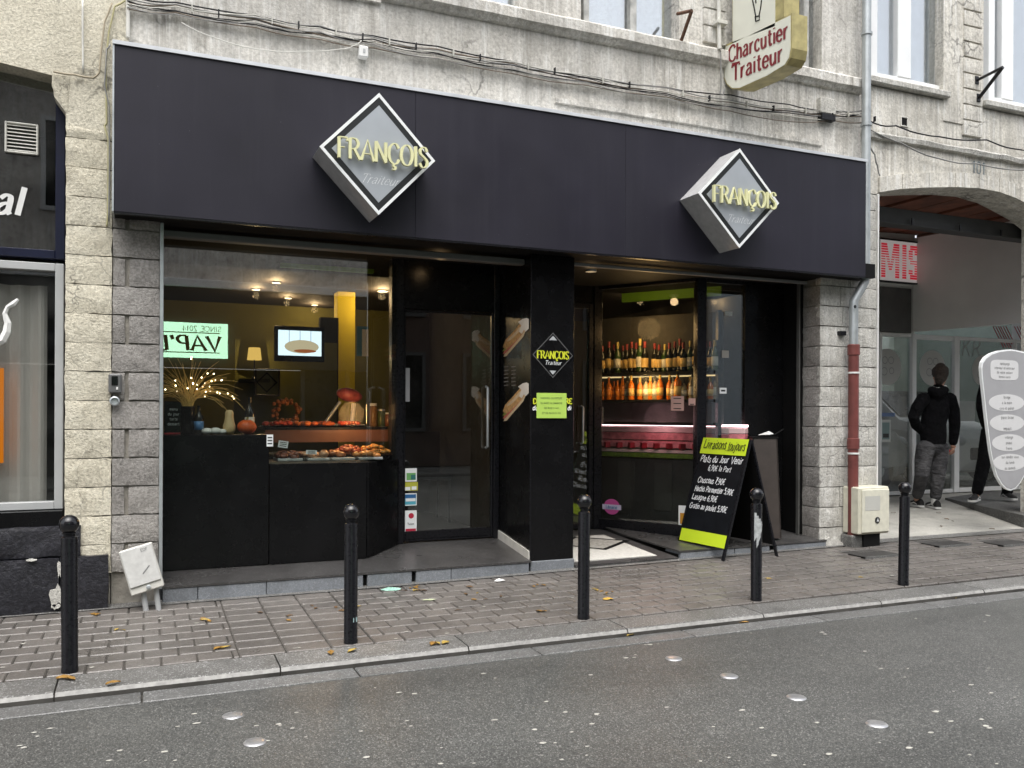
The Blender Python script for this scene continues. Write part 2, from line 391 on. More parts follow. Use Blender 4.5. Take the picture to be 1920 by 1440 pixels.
def write(mb, s, at, xd, up, h, wv=.12, wh=.12, serif=0.0, slant=0.0, track=.12, xs=1.0, depth=0.0, lift=.002, center=True, jit=0.0, seg=3):
    """letters as thin ribbons (or solid letters when depth > 0) on the plane spanned by xd and up at point at"""
    at = Vector(at); xd = Vector(xd).normalized(); up = Vector(up).normalized(); nn = xd.cross(up).normalized()
    rr = random.Random(len(s)*7+int(at.x*1000))
    x0 = -text_width(s, track)*xs/2 if center else 0.0
    k = 0
    for ch in s:
        gw, gd = GL.get(ch, GL[' '])
        jy = rr.uniform(-jit, jit); js = 1 + rr.uniform(-jit, jit)
        for st in [q for q in gd.split('|') if q]:
            sm = st[0] == '~'
            pts = [tuple(float(v) for v in q.split(',')) for q in st.lstrip('~').split()]
            strokes = [catmull(pts, seg) if sm else pts]
            if serif and not sm:
                for e, o in ((pts[0], pts[1]), (pts[-1], pts[-2])):
                    if abs(e[1]-o[1]) > .25 and min(abs(e[1]), abs(e[1]-1), abs(e[1]-.66), abs(e[1]+.3)) < .02:
                        a = -serif; b = serif
                        if abs(e[1]-.66) < .02 or (abs(e[1]-1) < .02 and ch in 'bhkld'): b = .0
                        yy = e[1] + (wh/2 if e[1] < .1 else -wh/2)
                        strokes.append([(e[0]+a, yy), (e[0]+b, yy)])
            for sp in strokes:
                k += 1
                L = []; Rr = []
                q = [((p[0] + slant*p[1])*xs + x0, p[1]*js + jy) for p in sp]
                for i in range(len(q)):
                    a = q[max(i-1, 0)]; b = q[min(i+1, len(q)-1)]
                    dx, dz = b[0]-a[0], b[1]-a[1]; l = math.hypot(dx, dz) or 1; dx /= l; dz /= l
                    th = math.hypot(wv*dz, wh*dx)/2
                    mit = 1.0
                    if 0 < i < len(q)-1:
                        e1 = (q[i][0]-a[0], q[i][1]-a[1]); l1 = math.hypot(*e1) or 1
                        cs = abs((e1[0]*dx+e1[1]*dz)/l1); mit = 1/max(.45, cs)
                    L.append((q[i][0]-dz*th*mit, q[i][1]+dx*th*mit)); Rr.append((q[i][0]+dz*th*mit, q[i][1]-dx*th*mit))
                off = lift + (k % 7)*.00025
                to = lambda p, o: at + xd*(p[0]*h) + up*(p[1]*h) + nn*o
                for i in range(len(q)-1):
                    mb.quad(to(Rr[i], off+depth), to(Rr[i+1], off+depth), to(L[i+1], off+depth), to(L[i], off+depth))
                    if depth:
                        mb.quad(to(L[i], off+depth), to(L[i+1], off+depth), to(L[i+1], off), to(L[i], off))
                        mb.quad(to(Rr[i+1], off+depth), to(Rr[i], off+depth), to(Rr[i], off), to(Rr[i+1], off))
                if depth:
                    mb.quad(to(Rr[0], off+depth), to(L[0], off+depth), to(L[0], off), to(Rr[0], off))
                    mb.quad(to(L[-1], off+depth), to(Rr[-1], off+depth), to(Rr[-1], off), to(L[-1], off))
        x0 += (gw + track)*xs
    return mb
XV = Vector((1,0,0)); YV = Vector((0,1,0)); ZV = Vector((0,0,1))
def fit(s, width, h, track=.12): return width / (text_width(s, track) * h)    # xs so that the line is as wide as asked
# ================================================================== materials shared
M = {}
def asphalt():
    m, nt, b = mat_base('asphalt')
    v = N(nt, 'ShaderNodeTexVoronoi', Scale=210); nt.links.new(pos(nt), v.inputs['Vector'])
    wn_ = nt.nodes.new('ShaderNodeTexWhiteNoise'); nt.links.new(v.outputs['Position'], wn_.inputs[0])
    c = ramp(nt, wn_.outputs[0], [(0, G3(.042)), (.4, (.068,.070,.066)), (.75, (.097,.099,.093)), (.92, (.14,.141,.132)), (1, (.25,.247,.235))])
    big = ramp(nt, nz(nt, .8, 6, .6, (.35, 1, 1)), [(.32, G3(.66)), (.5, G3(1)), (.68, G3(1.22))])
    c = mixc(nt, 1, c, big, 'MULTIPLY')
    nt.links.new(c, b.inputs['Base Color'])
    r = ramp(nt, nz(nt, .9, 5), [(.35, G3(.36)), (.65, G3(.56))]); nt.links.new(r, b.inputs['Roughness'])
    h = mixc(nt, .5, v.outputs['Distance'], nz(nt, 90, 3)); bump(nt, b, h, .4, .004)
    return m
M['asphalt'] = asphalt()
def concrete(name, c, spec=.3, sp=150, rough=.55, wet=.15, bmp=.35, orand=.2):
    m, nt, b = mat_base(name)
    k = ramp(nt, nz(nt, 1.6, 6, .65), [(.3, tuple(x*.72 for x in c)), (.5, c), (.7, tuple(x*1.25 for x in c))])
    v = N(nt, 'ShaderNodeTexVoronoi', Scale=sp); nt.links.new(pos(nt), v.inputs['Vector'])
    wn_ = nt.nodes.new('ShaderNodeTexWhiteNoise'); nt.links.new(v.outputs['Position'], wn_.inputs[0])
    k = mixc(nt, spec, k, ramp(nt, wn_.outputs[0], [(0, G3(.05)), (.5, c), (.85, tuple(min(1, x*2) for x in c)), (1, G3(.75))]))
    st = ramp(nt, nz(nt, 3.5, 6, .75), [(.5, G3(0)), (.72, G3(.6))])
    k = mixc(nt, st, k, tuple(x*.45 for x in c))
    oi = nt.nodes.new('ShaderNodeObjectInfo')
    k = mixc(nt, 1.0, k, ramp(nt, oi.outputs['Random'], [(0, G3(1.03-orand)), (1, G3(1.03))]), 'MULTIPLY')
    nt.links.new(k, b.inputs['Base Color'])
    r = ramp(nt, nz(nt, 1.4, 5), [(.35, G3(rough-wet)), (.65, G3(min(1, rough+wet)))]); nt.links.new(r, b.inputs['Roughness'])
    bump(nt, b, nz(nt, 60, 5, .7), bmp, .004)
    return m
M['paver'] = concrete('paver_concrete', (.128,.116,.105), .2, 210, .40, orand=.16)
M['kerb'] = concrete('kerb_granite', (.125,.123,.116), .45, 190, .5)
M['gutter'] = concrete('gutter_concrete', (.118,.119,.116), .3, 170, .5)
M['joint'] = plain('joint_sand', (.06,.055,.048), .95, var=.4, vscale=20, bmp=.4)
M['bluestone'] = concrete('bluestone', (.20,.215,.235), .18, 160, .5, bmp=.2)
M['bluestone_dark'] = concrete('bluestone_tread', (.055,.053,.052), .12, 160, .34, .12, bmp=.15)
M['passage'] = concrete('passage_concrete', (.44,.43,.39), .12, 120, .65, bmp=.2)
M['black_metal'] = plain('black_painted_metal', (.008,.008,.010), .32, var=.2, vscale=30, rvar=.1, spec=.3)
M['worn_highlight_edge'] = plain('worn_kerb_highlight', (.28,.275,.262), .5, var=.25, vscale=30)  # pale from wear and from the wet highlight painted along the arris
M['grime_shade'] = plain('gutter_grime_shade', (.07,.066,.06), .8, var=.4)  # kerb face: dirt, with the shadow line below the edge painted in
M['white_plastic'] = plain('white_plastic', (.72,.72,.7), .4, var=.06)
M['off_white'] = plain('grubby_off_white', (.6,.59,.54), .55, var=.12, vscale=14, bmp=.1)

# ================================================================== road, gutter, kerb
def sheet(name, x0, x1, y0, y1, z, mat, step=None):
    mb = MB()
    mb.quad((x0,y0,z), (x1,y0,z), (x1,y1,z), (x0,y1,z))
    return structure(mb.build(name, mat))
sheet('ground', -60, 70, -60, 40, -0.30, M['joint'])
mb = MB(); mb.quad((-40,-9.2,ROADZ), (50,-9.2,ROADZ), (50,-1.79,ROADZ), (-40,-1.79,ROADZ))
mb.quad((-40,-9.2,-.29), (-40,-9.2,ROADZ), (-40,-1.79,ROADZ), (-40,-1.79,-.29))
road = structure(mb.build('road', M['asphalt']))
gutter = MB(); gutter.box(-40, 50, -1.80, KY-.002, -.2, ROADZ-.012)
gutter = structure(gutter.build('gutter', M['joint']))
kerb = MB(); kerb.box(-40, 50, KY+.012, -1.385, -.2, -.05)
kerb = structure(kerb.build('kerb', M['joint']))
KL = 1.0; ks0 = X(105, -1.6) - 3.0
kmesh = None
for i in range(16):
    x0 = ks0 + i*KL
    mb = MB()
    n = 10                      # the worn street edge is rounded and a little uneven
    for j in range(n):
        xa = x0+.004+(KL-.008)*j/n; xb = x0+.004+(KL-.008)*(j+1)/n
        def ring(xx):
            e = .004*mnoise.noise(Vector((xx*5, i, 0)))
            return [(xx, KY+.003, -.16), (xx, KY+e+.001, -.052), (xx, KY+.012+e, -.034+e*.4), (xx, KY+.022, -.03), (xx, -1.392, -.027), (xx, -1.385, -.034), (xx, -1.385, -.16)]
        A, B = ring(xa), ring(xb); q0 = len(mb.v)
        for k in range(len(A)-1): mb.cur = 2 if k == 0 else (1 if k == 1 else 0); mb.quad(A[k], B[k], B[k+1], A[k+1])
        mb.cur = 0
        if j == 0: mb.quad(*A[::-1])
        if j == n-1: mb.quad(*B)
    mb.build('kerb_stone', [M['kerb'], M['worn_highlight_edge'], M['grime_shade']], kerb, smooth=35)
    mb = MB(); mb.box(x0+.37, x0+KL+.362, -1.795, KY-.007, -.14, ROADZ+.006, .004)
    mb.build('gutter_slab', M['gutter'], gutter)

# ================================================================== pavement and its pavers
def sloped(name, x0, x1, y0, y1, dz, mat, nx=24):
    mb = MB()
    for i in range(nx):
        a = x0+(x1-x0)*i/nx; b = x0+(x1-x0)*(i+1)/nx
        mb.quad((a,y0,zp(a,y0)+dz), (b,y0,zp(b,y0)+dz), (b,y1,zp(b,y1)+dz), (a,y1,zp(a,y1)+dz))
    return mb.build(name, mat)
pavement = structure(sloped('pavement', -9, 16, -1.38, 0.02, -.009, M['joint']))
PL, PW, GAP = .172, .1455, .008
pm_ = MB(); pm_.obox(Matrix.Translation((0,0,-.03)), PL-GAP, PW-.003, .06, .005)
pv = pm_.build('paver', M['paver'], pavement); pmesh = pv.data
COL.objects.unlink(pv); bpy.data.objects.remove(pv)
SX0, SX1 = X(430, -.7), X(655, -.7)       # the strip where the joints run straight through
cands = []
rows = 9
for r_ in range(rows):
    yc = -1.378 + PW*(r_+.5)
    segs = [(-3.2, SX0, (PL/2 if r_ % 2 else 0)), (SX0, SX1, None), (SX1, 10.5, (PL/2 if r_ % 2 else 0))]
    for a, b, off in segs:
        if off is None:
            n = max(1, round((b-a)/(PL*1.55))); L = (b-a)/n
            for i in range(n): cands.append((a+L*(i+.5), yc, L))
        else:
            x = a - off
            while x < b - .02:
                l, rr_ = max(x, a), min(x+PL, b)
                if rr_-l > .03: cands.append(((l+rr_)/2, yc, rr_-l))
                x += PL
def in_view(x, y):
    d = C3.inverted() @ (Vector((x, y, 0)) - CAM)
    if d.z > -.5: return None
    u = 960 + FPX*d.x/-d.z; v = 720 - FPX*(d.y/-d.z - SHIFT*1920/FPX)
    return -d.z if -40 < u < 1960 and v < 1480 else None
near = []
rest = []
for c in cands:
    z_ = in_view(c[0], c[1])
    (near if z_ else rest).append((z_ or 99, c))
near.sort(key=lambda t: t[0])
rest = [c for _, c in near[295:]] + [c for _, c in rest]
mpv = MB()
def pv_mat(c):
    x, y, L = c
    jz = .0022*mnoise.noise(Vector((x*7, y*7, 3)))
    tx = .006*mnoise.noise(Vector((x*9, y*5, 9))); ty = .006*mnoise.noise(Vector((x*5, y*9, 17)))
    return Matrix.Translation((x, y, zp(x, y)+jz)) @ Matrix.Rotation(tx, 4, 'X') @ Matrix.Rotation(ty, 4, 'Y') @ Matrix.Diagonal(((L-GAP)/(PL-GAP), 1, 1, 1))
for _, c in near[:295]:
    o = bpy.data.objects.new('paver', pmesh); COL.objects.link(o); o.parent = pavement; o.matrix_local = pv_mat(c)
for c in rest: mpv.obox(pv_mat(c) @ Matrix.Translation((0,0,-.03)), PL-GAP, PW-.003, .06, .005)
mpv.build('paver_field', M['paver'], pavement, kind='stuff')

# narrow cement strip along the foot of the houses
mb = MB()
for i in range(20):
    a = -3+.7*i; b = a+.7
    mb.quad((a,-.075,zp(a,-.07)+.003), (b,-.075,zp(b,-.07)+.003), (b,.03,zp(b,0)+.012), (a,.03,zp(a,0)+.012))
structure(mb.build('pavement_edge', M['kerb']))

# ================================================================== stones
def stone(name, mat, parent, u0, u1, v0, v1, to, depth=.06, bulge=.014, nu=6, nv=4, edge=.012, seed=0):
    """one rough-faced block: u,v span its face, to(u,v,d) gives the point at height d above the wall plane"""
    mb = MB(); g = []
    for j in range(nv+1):
        for i in range(nu+1):
            u = u0+(u1-u0)*i/nu; v = v0+(v1-v0)*j/nv
            brd = i in (0, nu) or j in (0, nv)
            p = Vector((u*13+seed*3.1, v*13, seed))
            d = bulge*(.35+.8*mnoise.noise(p)+.9*mnoise.noise(p*2.7))
            if brd: d = d*.55 - edge*.28*(1+mnoise.noise(p*4)); u += .007*mnoise.noise(p*3); v += .007*mnoise.noise(p*3+Vector((7,7,7)))
            g.append(to(u, v, d))
    n = nu+1
    mb.v = [Vector(q) for q in g]
    for j in range(nv):
        for i in range(nu):
            a = j*n+i; mb.f.append((a, a+1, a+1+n, a+n)); mb.m.append(0)
    loop = [i for i in range(nu)] + [nu+j*n for j in range(nv)] + [nv*n+nu-i for i in range(nu)] + [(nv-j)*n for j in range(nv)]
    k = len(mb.v)
    for q in loop:
        i, j = q % n, q // n
        u = u0+(u1-u0)*i/nu; v = v0+(v1-v0)*j/nv
        mb.v.append(Vector(to(u, v, -depth)))
    for q in range(len(loop)):
        a, b = loop[q], loop[(q+1) % len(loop)]
        mb.f.append((b, a, k+q, k+(q+1) % len(loop))); mb.m.append(0)
    return mb.build(name, mat, parent, smooth=38)
def front(y): return lambda u, v, d: (u, y-d, v)
def sidew(x): return lambda u, v, d: (x-d, -u, v)       # a face looking towards -x; u runs from back (-y) to front
# ================================================================== house materials
M['cream_stone'] = rock('cream_painted_stone', (.54,.49,.37), (.71,.66,.525), (.79,.755,.635), 3, 60, 1.0, .018, .88, objrand=.05, stain=.35, cracks=4)
M['cream_render'] = rock('cream_render', (.58,.53,.41), (.71,.66,.53), (.78,.745,.625), 1.5, 60, 1.0, .018, .9, objrand=0, stain=.3, cracks=1.6)
M['grey_stone'] = rock('grey_limestone', (.22,.205,.19), (.36,.34,.315), (.47,.45,.425), 4, 60, 1.0, .018, .92, objrand=.14, stain=.4, cracks=5)
M['pale_stone'] = rock('pale_limestone', (.46,.445,.40), (.62,.605,.555), (.72,.71,.66), 3, 55, 1.0, .02, .92, streak=.2, objrand=.08, stain=.35, cracks=4)
M['facade'] = rock('streaked_facade_render', (.50,.475,.42), (.68,.655,.60), (.79,.77,.725), .8, 40, .8, .016, .9, stain=.6, cracks=1.5, streak=.9, dark=(.17,.155,.125), objrand=0, pits=False)
M['facade_right'] = rock('sandy_facade_render', (.52,.49,.425), (.69,.66,.585), (.77,.75,.69), 1.3, 40, .8, .016, .9, stain=.6, cracks=1.6, streak=.8, dark=(.16,.145,.12), objrand=0, pits=False)
M['mortar'] = plain('mortar', (.30,.28,.245), .95, var=.3, vscale=12, bmp=.6, bscale=50, dist=.008)
M['tar'] = rock('black_painted_plinth', (.006,.006,.009), (.012,.012,.017), (.04,.04,.05), 6, 40, .9, .014, .45, pits=False, objrand=0)
M['navy'] = plain('navy_paint', (.006,.008,.026), .4, var=.2, bmp=.1, spec=.3)
M['grey_frame'] = plain('grey_window_frame', (.42,.43,.43), .45, var=.05, rvar=.1)
M['white_frame'] = plain('white_window_frame', (.8,.81,.81), .4, var=.04)
M['glass'] = glass('shop_glass', .105, dust=.006)
M['glass_sky'] = glass('upper_window_glass', .30, (.85,.88,.9), wob=.03)
M['glass_dark'] = glass('street_glass', .055, (.82,.84,.83))
M['black'] = plain('black_cladding', (.006,.006,.0065), .25, var=.25, vscale=3, rvar=.08, spec=.22)
M['black_matt'] = plain('black_matt', (.006,.006,.006), .7, var=.2, spec=.15)
M['zinc'] = plain('zinc', (.42,.45,.46), .45, metal=.55, var=.12, vscale=9, rvar=.12)
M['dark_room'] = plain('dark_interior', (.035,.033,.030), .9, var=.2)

# ================================================================== cream house
XC0, XC1, XG1 = X(121), X(209), X(302)             # cream pier, grey pier
house = thing('cream_building', 'cream stone house with dark shop window beside the black shopfront', 'building', (XC0, 0, 0))
arch = [(-.557,3.33), (-.83,3.362), (-1.3,3.41), (-2.0,3.435), (-2.7,3.41), (-3.45,3.33)]
xt = X(238)
poly = [(xt+.0, 0, 6.2), (-6, 0, 6.2), (-6, 0, 0), (-3.6, 0, 0), (-3.6,0,3.2), (-3.45,0,3.2)] + [(a, 0, b) for a, b in arch[::-1]] + [(-.545,0,3.2), (XC0,0,3.11), (XC0, 0, 3.02), (XC1,0,3.02), (XC1,0,3.40), (xt,0,3.40)]
mb = MB(); mb.prism(poly, (0,.35,0)); mb.build('wall', M['cream_render'], house)
mb = MB(); mb.box(XC0+.012, XC1-.004, .024, .4, 0, 3.03); mb.build('pier_core', M['mortar'], house)
CH = .183; Z0 = 2.227
for k in range(-11, 5):
    za, zb = Z0+k*CH, Z0+(k+1)*CH
    if zb > 3.03: zb = 3.03
    stone('stone', M['cream_stone'], house, XC0+.001, XC1-.001, za+.0025, zb-.0025, front(0.0), bulge=.012, seed=k+30, nu=6)
# moulded corbel under the arch
mb = MB(); mb.prism([(-.557,-.004,3.335), (-.557,-.004,3.26), (-.535,-.004,3.21), (-.51,-.004,3.17), (XC0+.008,-.004,3.11), (XC0+.02,-.004,3.335)], (0,.3,0)); mb.build('corbel', M['cream_stone'], house)
# shop window of the cream house
YW = .16
def frame_rect(mb, x0, x1, z0, z1, t, y0, y1, c=.004):
    mb.box(x0, x0+t, y0, y1, z0, z1, c); mb.box(x1-t, x1, y0, y1, z0, z1, c)
    mb.box(x0+t, x1-t, y0+.001, y1-.001, z0, z0+t, c); mb.box(x0+t, x1-t, y0+.001, y1-.001, z1-t, z1, c)
    return mb
zt0, zt1 = Z(60, 484, YW), 3.5
win = frame_rect(MB(), -3.44, X(121, YW), zt0, zt1, .055, YW-.03, YW+.05).build('window_frame', M['navy'], house, label='navy painted transom frame')
mb = MB(); mb.box(-3.39, X(106, YW), YW+.005, YW+.013, zt0+.05, zt1); mb.build('pane', M['glass_dark'], win)
zl0, zl1 = Z(60, 955, YW), Z(60, 493, YW)
win = frame_rect(MB(), -3.44, X(120, YW), zl0, zl1, .05, YW-.045, YW+.04).build('window_frame', M['grey_frame'], house, label='grey metal shop window frame')
mb = MB(); mb.box(-3.39, X(105, YW), YW, YW+.008, zl0+.05, zl1-.05); mb.build('pane', M['glass_dark'], win)
mb = MB(); mb.box(-3.44, X(121, YW), .02, .3, 0, zl0-.002); mb.build('window_base', M['black'], house)
# painted swashes and letters on the panes
lw = MB()
write(lw, 'al', P(14, 402, YW-.002), XV, ZV, .178, .19, .10, slant=.22, track=.1, lift=.003)
lw.build('lettering', M['white_plastic'], win)
sw = MB(); pts = [P(a, b, YW-.006) for a, b in ((34,561),(25,570),(14,576),(9,588),(15,606),(13,622),(5,638),(-8,646),(-22,642),(-32,630))]
sw.tube(pts, [.009,.018,.013,.015,.022,.026,.026,.020,.014,.007], 6); sw.build('lettering', M['white_plastic'], win)
# curtain with folds
def curtain_mat():
    m, nt, b = mat_base('sheer_curtain')
    b.inputs['Base Color'].default_value = (.60,.55,.52,1); b.inputs['Roughness'].default_value = .9
    return m
mb = MB(); nfold = 60
xs_ = [(-1.6 + (X(88, .27)+1.6)*i/nfold) for i in range(nfold+1)]
for i in range(nfold):
    f = lambda x: .27+.018*math.sin(x*52)+.012*math.sin(x*23+1)
    a, b = xs_[i], xs_[i+1]
    mb.quad((a,f(a),.5), (b,f(b),.5), (b,f(b),2.05), (a,f(a),2.05))
M['curtain'] = curtain_mat(); mb.build('curtain', M['curtain'], house, smooth='all')
mb = MB(); mb.box(-3.5, XC0+.03, 2.2, 2.3, 0, 3.6); mb.box(-3.5, -3.45, .4, 2.2, 0, 3.6); mb.box(XC0+.0, XC0+.03, .41, 2.2, 0, 3.6)
mb.box(-3.45, XC0, .41, 2.2, 3.55, 3.6); mb.box(-3.45, XC0, .31, 2.2, .05, .1)
mb.build('room', M['dark_room'], house)
mb = MB(); mb.box(-1.3, X(6.5,.2), .20, .21, Z(0,868,.2), Z(0,690,.2)); ob = mb.build('banner', emitter('orange_lightbox', (1,.28,.015), .38), house, label='glowing orange light panel behind the glass')
# black rough plinth
stone('plinth_stone', M['tar'], house, -1.6, X(152,-.02), Z(60,1046,-.03), Z(60,990,-.03), front(-.02), depth=.15, bulge=.03, nu=14, nv=4, seed=3)
stone('plinth_stone', M['tar'], house, -1.6, X(112,-.05), -.02, Z(60,1049,-.03), front(-.045), depth=.15, bulge=.022, nu=14, nv=5, seed=9)
stone('plinth_stone', M['tar'], house, X(112,-.05)+.006, X(204,-.05), -.02, Z(170,1043,-.05), front(-.05), depth=.12, bulge=.006, nu=5, nv=4, seed=12)
def patch(px, py, sx, sz, seed):
    c = P(px, py, -.072); r_ = random.Random(seed); n = 13
    pts = [c+Vector((sx*r_.uniform(.45,1.15)*math.cos(2*math.pi*i/n), 0, sz*r_.uniform(.45,1.15)*math.sin(2*math.pi*i/n))) for i in range(n)]
    mb = MB(); mb.prism(pts, (0,.03,0)); mb.build('plaster_patch', M['pale_stone'], house)
patch(107, 1118, .045, .075, 3); patch(111, 1066, .02, .06, 8); patch(104, 1138, .03, .02, 5); patch(58, 1051, .03, .008, 6)
# ventilation grille behind the upper pane
vg = thing('vent_grille', 'white slatted ventilation grille behind the upper pane of the cream house', 'vent', P(38, 260, YW))
mb = MB(); frame_rect(mb, X(7,YW), X(70,YW), Z(38,289,YW), Z(38,231,YW), .012, YW-.02, YW+.003); mb.build('grille_frame', M['off_white'], vg)
za, zb = Z(38,289,YW), Z(38,231,YW)
for i in range(8):
    zz = za+.02+(zb-za-.04)*i/7
    mb = MB(); mb.obox(Matrix.Translation(((X(7,YW)+X(70,YW))/2, YW-.008, zz)) @ Matrix.Rotation(R(35),4,'X'), X(70,YW)-X(7,YW)-.02, .016, .003); mb.build('slat', M['off_white'], vg)

# ================================================================== shop house
shop = thing('shop_building', 'old grey rendered house with a black shopfront at street level', 'building', (XG1, 0, 0))
XR0, XR1 = X(1537), X(1643)                         # grey pier by the downpipe
XP0, XP1 = 2.716, 3.09                              # black pillar
XW = X(1612)
mb = MB(); mb.box(xt+.002, XW, 0, .4, 3.3, 4.34); mb.build('wall', M['facade'], shop)
mb = MB(); mb.box(XC1+.002, XG1-.004, .024, .3, 0, 2.6); mb.build('pier_core', M['mortar'], shop)
mb = MB(); mb.box(XC1+.003, xt, .01, .3, 2.6, 3.4); mb.build('pier_core', M['mortar'], shop)
split = X(237)
for k in range(-11, 2):
    za, zb = Z0+k*CH, min(Z0+(k+1)*CH, 2.52)
    if k % 2 == 0:
        stone('stone', M['grey_stone'], shop, XC1+.004, XG1-.012, za+.005, zb-.005, front(.004), seed=k+60, nu=6, bulge=.012)
    else:
        stone('stone', M['grey_stone'], shop, XC1+.004, split-.012, za+.005, zb-.005, front(.004), seed=k+70, nu=3, bulge=.010)
        stone('stone', M['grey_stone'], shop, split+.014, XG1-.012, za+.005, zb-.005, front(.004), seed=k+80, nu=5, bulge=.014)
mb = MB(); mb.box(XG1-.010, XG1+.012, -.012, .32, .09, 2.47, .003); mb.build('edge_strip', M['zinc'], shop)
# right pier: front and reveal stones
mb = MB(); mb.box(XR0+.02, XR1-.004, .024, .4, 0, 3.4); mb.build('pier_core', M['mortar'], shop)
spl = X(1597)
for k in range(-12, 6):
    za, zb = Z0+k*CH, min(Z0+(k+1)*CH, 3.3)
    if zb-za < .05: continue
    za = max(za, .03)
    s1 = XR0 + (.24, .36, .30, .42, .27)[k % 5]
    stone('stone', M['pale_stone'], shop, XR0+.002, s1-.004, za+.004, zb-.004, front(0), seed=k+110, nu=5, bulge=.014)
    stone('stone', M['pale_stone'], shop, s1+.004, XR1-.006, za+.004, zb-.004, front(0), seed=k+130, nu=5, bulge=.014)
    if zb < 2.5: stone('stone', M['grey_stone'], shop, -.22, -.004, za+.004, zb-.004, sidew(XR0), seed=k+150, nu=4, bulge=.008)
mb = MB(); mb.box(XR1-.004, XR1+.012, -.016, .06, .05, 3.3, .003); mb.build('edge_strip', M['white_plastic'], shop)
mb = MB(); mb.prism([(XR0-.03,-.03,.0), (XR0+.22,-.05,.0), (XR0+.25,-.04,.07), (XR0+.1,-.03,.13), (XR0-.01,-.02,.08)], (0,.08,0)); mb.build('mortar_patch', M['pale_stone'], shop)
# string course and upper mouldings
def moulding(name, x0, x1, prof, mat, par, n=24, rough=.006):
    mb = MB()
    for i in range(n):
        a = x0+(x1-x0)*i/n; b = x0+(x1-x0)*(i+1)/n
        fa = [(a, p+rough*mnoise.noise(Vector((a*6, q*9, 1))), q+rough*mnoise.noise(Vector((a*5, q*9, 5)))) for p, q in prof]
        fb = [(b, p+rough*mnoise.noise(Vector((b*6, q*9, 1))), q+rough*mnoise.noise(Vector((b*5, q*9, 5)))) for p, q in prof]
        for k in range(len(prof)-1): mb.quad(fa[k], fb[k], fb[k+1], fa[k+1])
        if i == 0: mb.quad(*fa[::-1])
        if i == n-1: mb.quad(*fb)
    return mb.build(name, mat, par, smooth=30)
zs = Z(1395, 130, -.06)
xa_ = X(716, -.06)
moulding('string_course', xa_, XW-.02, [(.01,zs), (-.03,zs+.01), (-.045,zs+.03), (-.07,zs+.045), (-.07,zs+.12), (-.03,zs+.15), (.01,zs+.155)], M['facade'], shop, 60)
moulding('string_course', xt+.02, xa_-.01, [(.01,4.16), (-.03,4.17), (-.03,4.3), (.01,4.31)], M['facade'], shop, 20)
moulding('band', X(1040,-.02), X(1540,-.02), [(.01,3.66), (-.02,3.665), (-.022,3.7), (.01,3.705)], M['facade'], shop, 40, .004)
# upper windows
def upper_window(px0, px1, zb, frame, tw=.05, y=.10, mull=True, par=None, zt=6.2, sub=None):
    x0, x1 = X(px0, y), X(px1, y)
    wo_ = frame_rect(MB(), x0, x1, zb, zt, tw, y-.03, y+.04).build('window', frame, par)
    if mull:
        xm = (x0+x1)/2 if sub is None else X(sub, y)
        mb = MB(); mb.box(xm-tw*.6, xm+tw*.6, y-.04, y+.03, zb+tw, zt-tw, .006); mb.build('mullion', frame, wo_)
    mb = MB(); mb.box(x0+tw, x1-tw, y+.012, y+.018, zb+tw, zt-tw); mb.build('pane', M['glass_sky'], wo_)
    return wo_
M['old_frame'] = plain('weathered_window_paint', (.42,.42,.40), .7, var=.3, vscale=14, bmp=.4)
zw = Z(1180, 72, .1)
u1 = upper_window(1088, 1268, zw-.05, M['old_frame'], .05, .1, True, shop)
u2 = upper_window(1470, 1536, Z(1500,128,.1)-.05, M['old_frame'], .05, .1, True, shop)
zw0 = Z(930, 14, .1)
u0 = upper_window(760, 968, zw0-.05, M['old_frame'], .05, .1, True, shop)
for a, b, c in ((xt+.002, 758, 4.341), (970, 1086, 4.341), (1270, 1468, 4.341), (1538, 1612, 4.341)):
    x0 = a if a < 20 else X(a, 0); x1 = X(b, 0)
    mb = MB(); mb.box(x0, x1, 0, .4, c, 6.2); mb.build('wall', M['facade'], shop)
for a, b in ((758,970), (1086,1270), (1468,1538)):
    mb = MB(); mb.box(X(a)+.002, X(b)-.002, -.035, .3, 4.3405, zw-.045, .01); mb.build('window_sill', M['facade'], shop)
# curtains and a dim room behind the upper panes
mb = MB()
for (a, b) in ((1095,1172), (1186,1262), (1476,1530), (770,960)):
    x0, x1 = X(a,.2), X(b,.2); n = 26
    for i in range(n):
        q = lambda t: .22+.014*math.sin(t*50)
        p0 = x0+(x1-x0)*i/n; p1 = x0+(x1-x0)*(i+1)/n
        mb.quad((p0,q(p0),4.35), (p1,q(p1),4.35), (p1,q(p1),6.2), (p0,q(p0),6.2))
mb.build('net_curtain', plain('net_curtain', (.75,.79,.80), .9, var=.12, vscale=30), shop, smooth='all')
# quoin blocks
for i in range(8):
    zq = zs+.19+i*.145
    stone('quoin', M['facade'], shop, X(1320,-.05), X(1362,-.05), zq, zq+.13, front(-.03), depth=.05, bulge=.004, nu=3, nv=3, seed=i+300)
roof_mb = MB(); roof_mb.box(xt, XW, .4, 8, 6.0, 6.2); roof_mb.build('roof', M['dark_room'], shop)

# ------------------------------------------------------------------ shopfront shell
YA, YD, YE = .30, .65, 1.30                          # window plane, door plane, entrance door plane
XL = X(306, YA); XK = 1.507; XD0 = 1.882; XD1 = XP0
XE1 = 4.027; XF = 4.575; YF = .47; YG = .45; XG2 = 5.095
ZH = 2.44
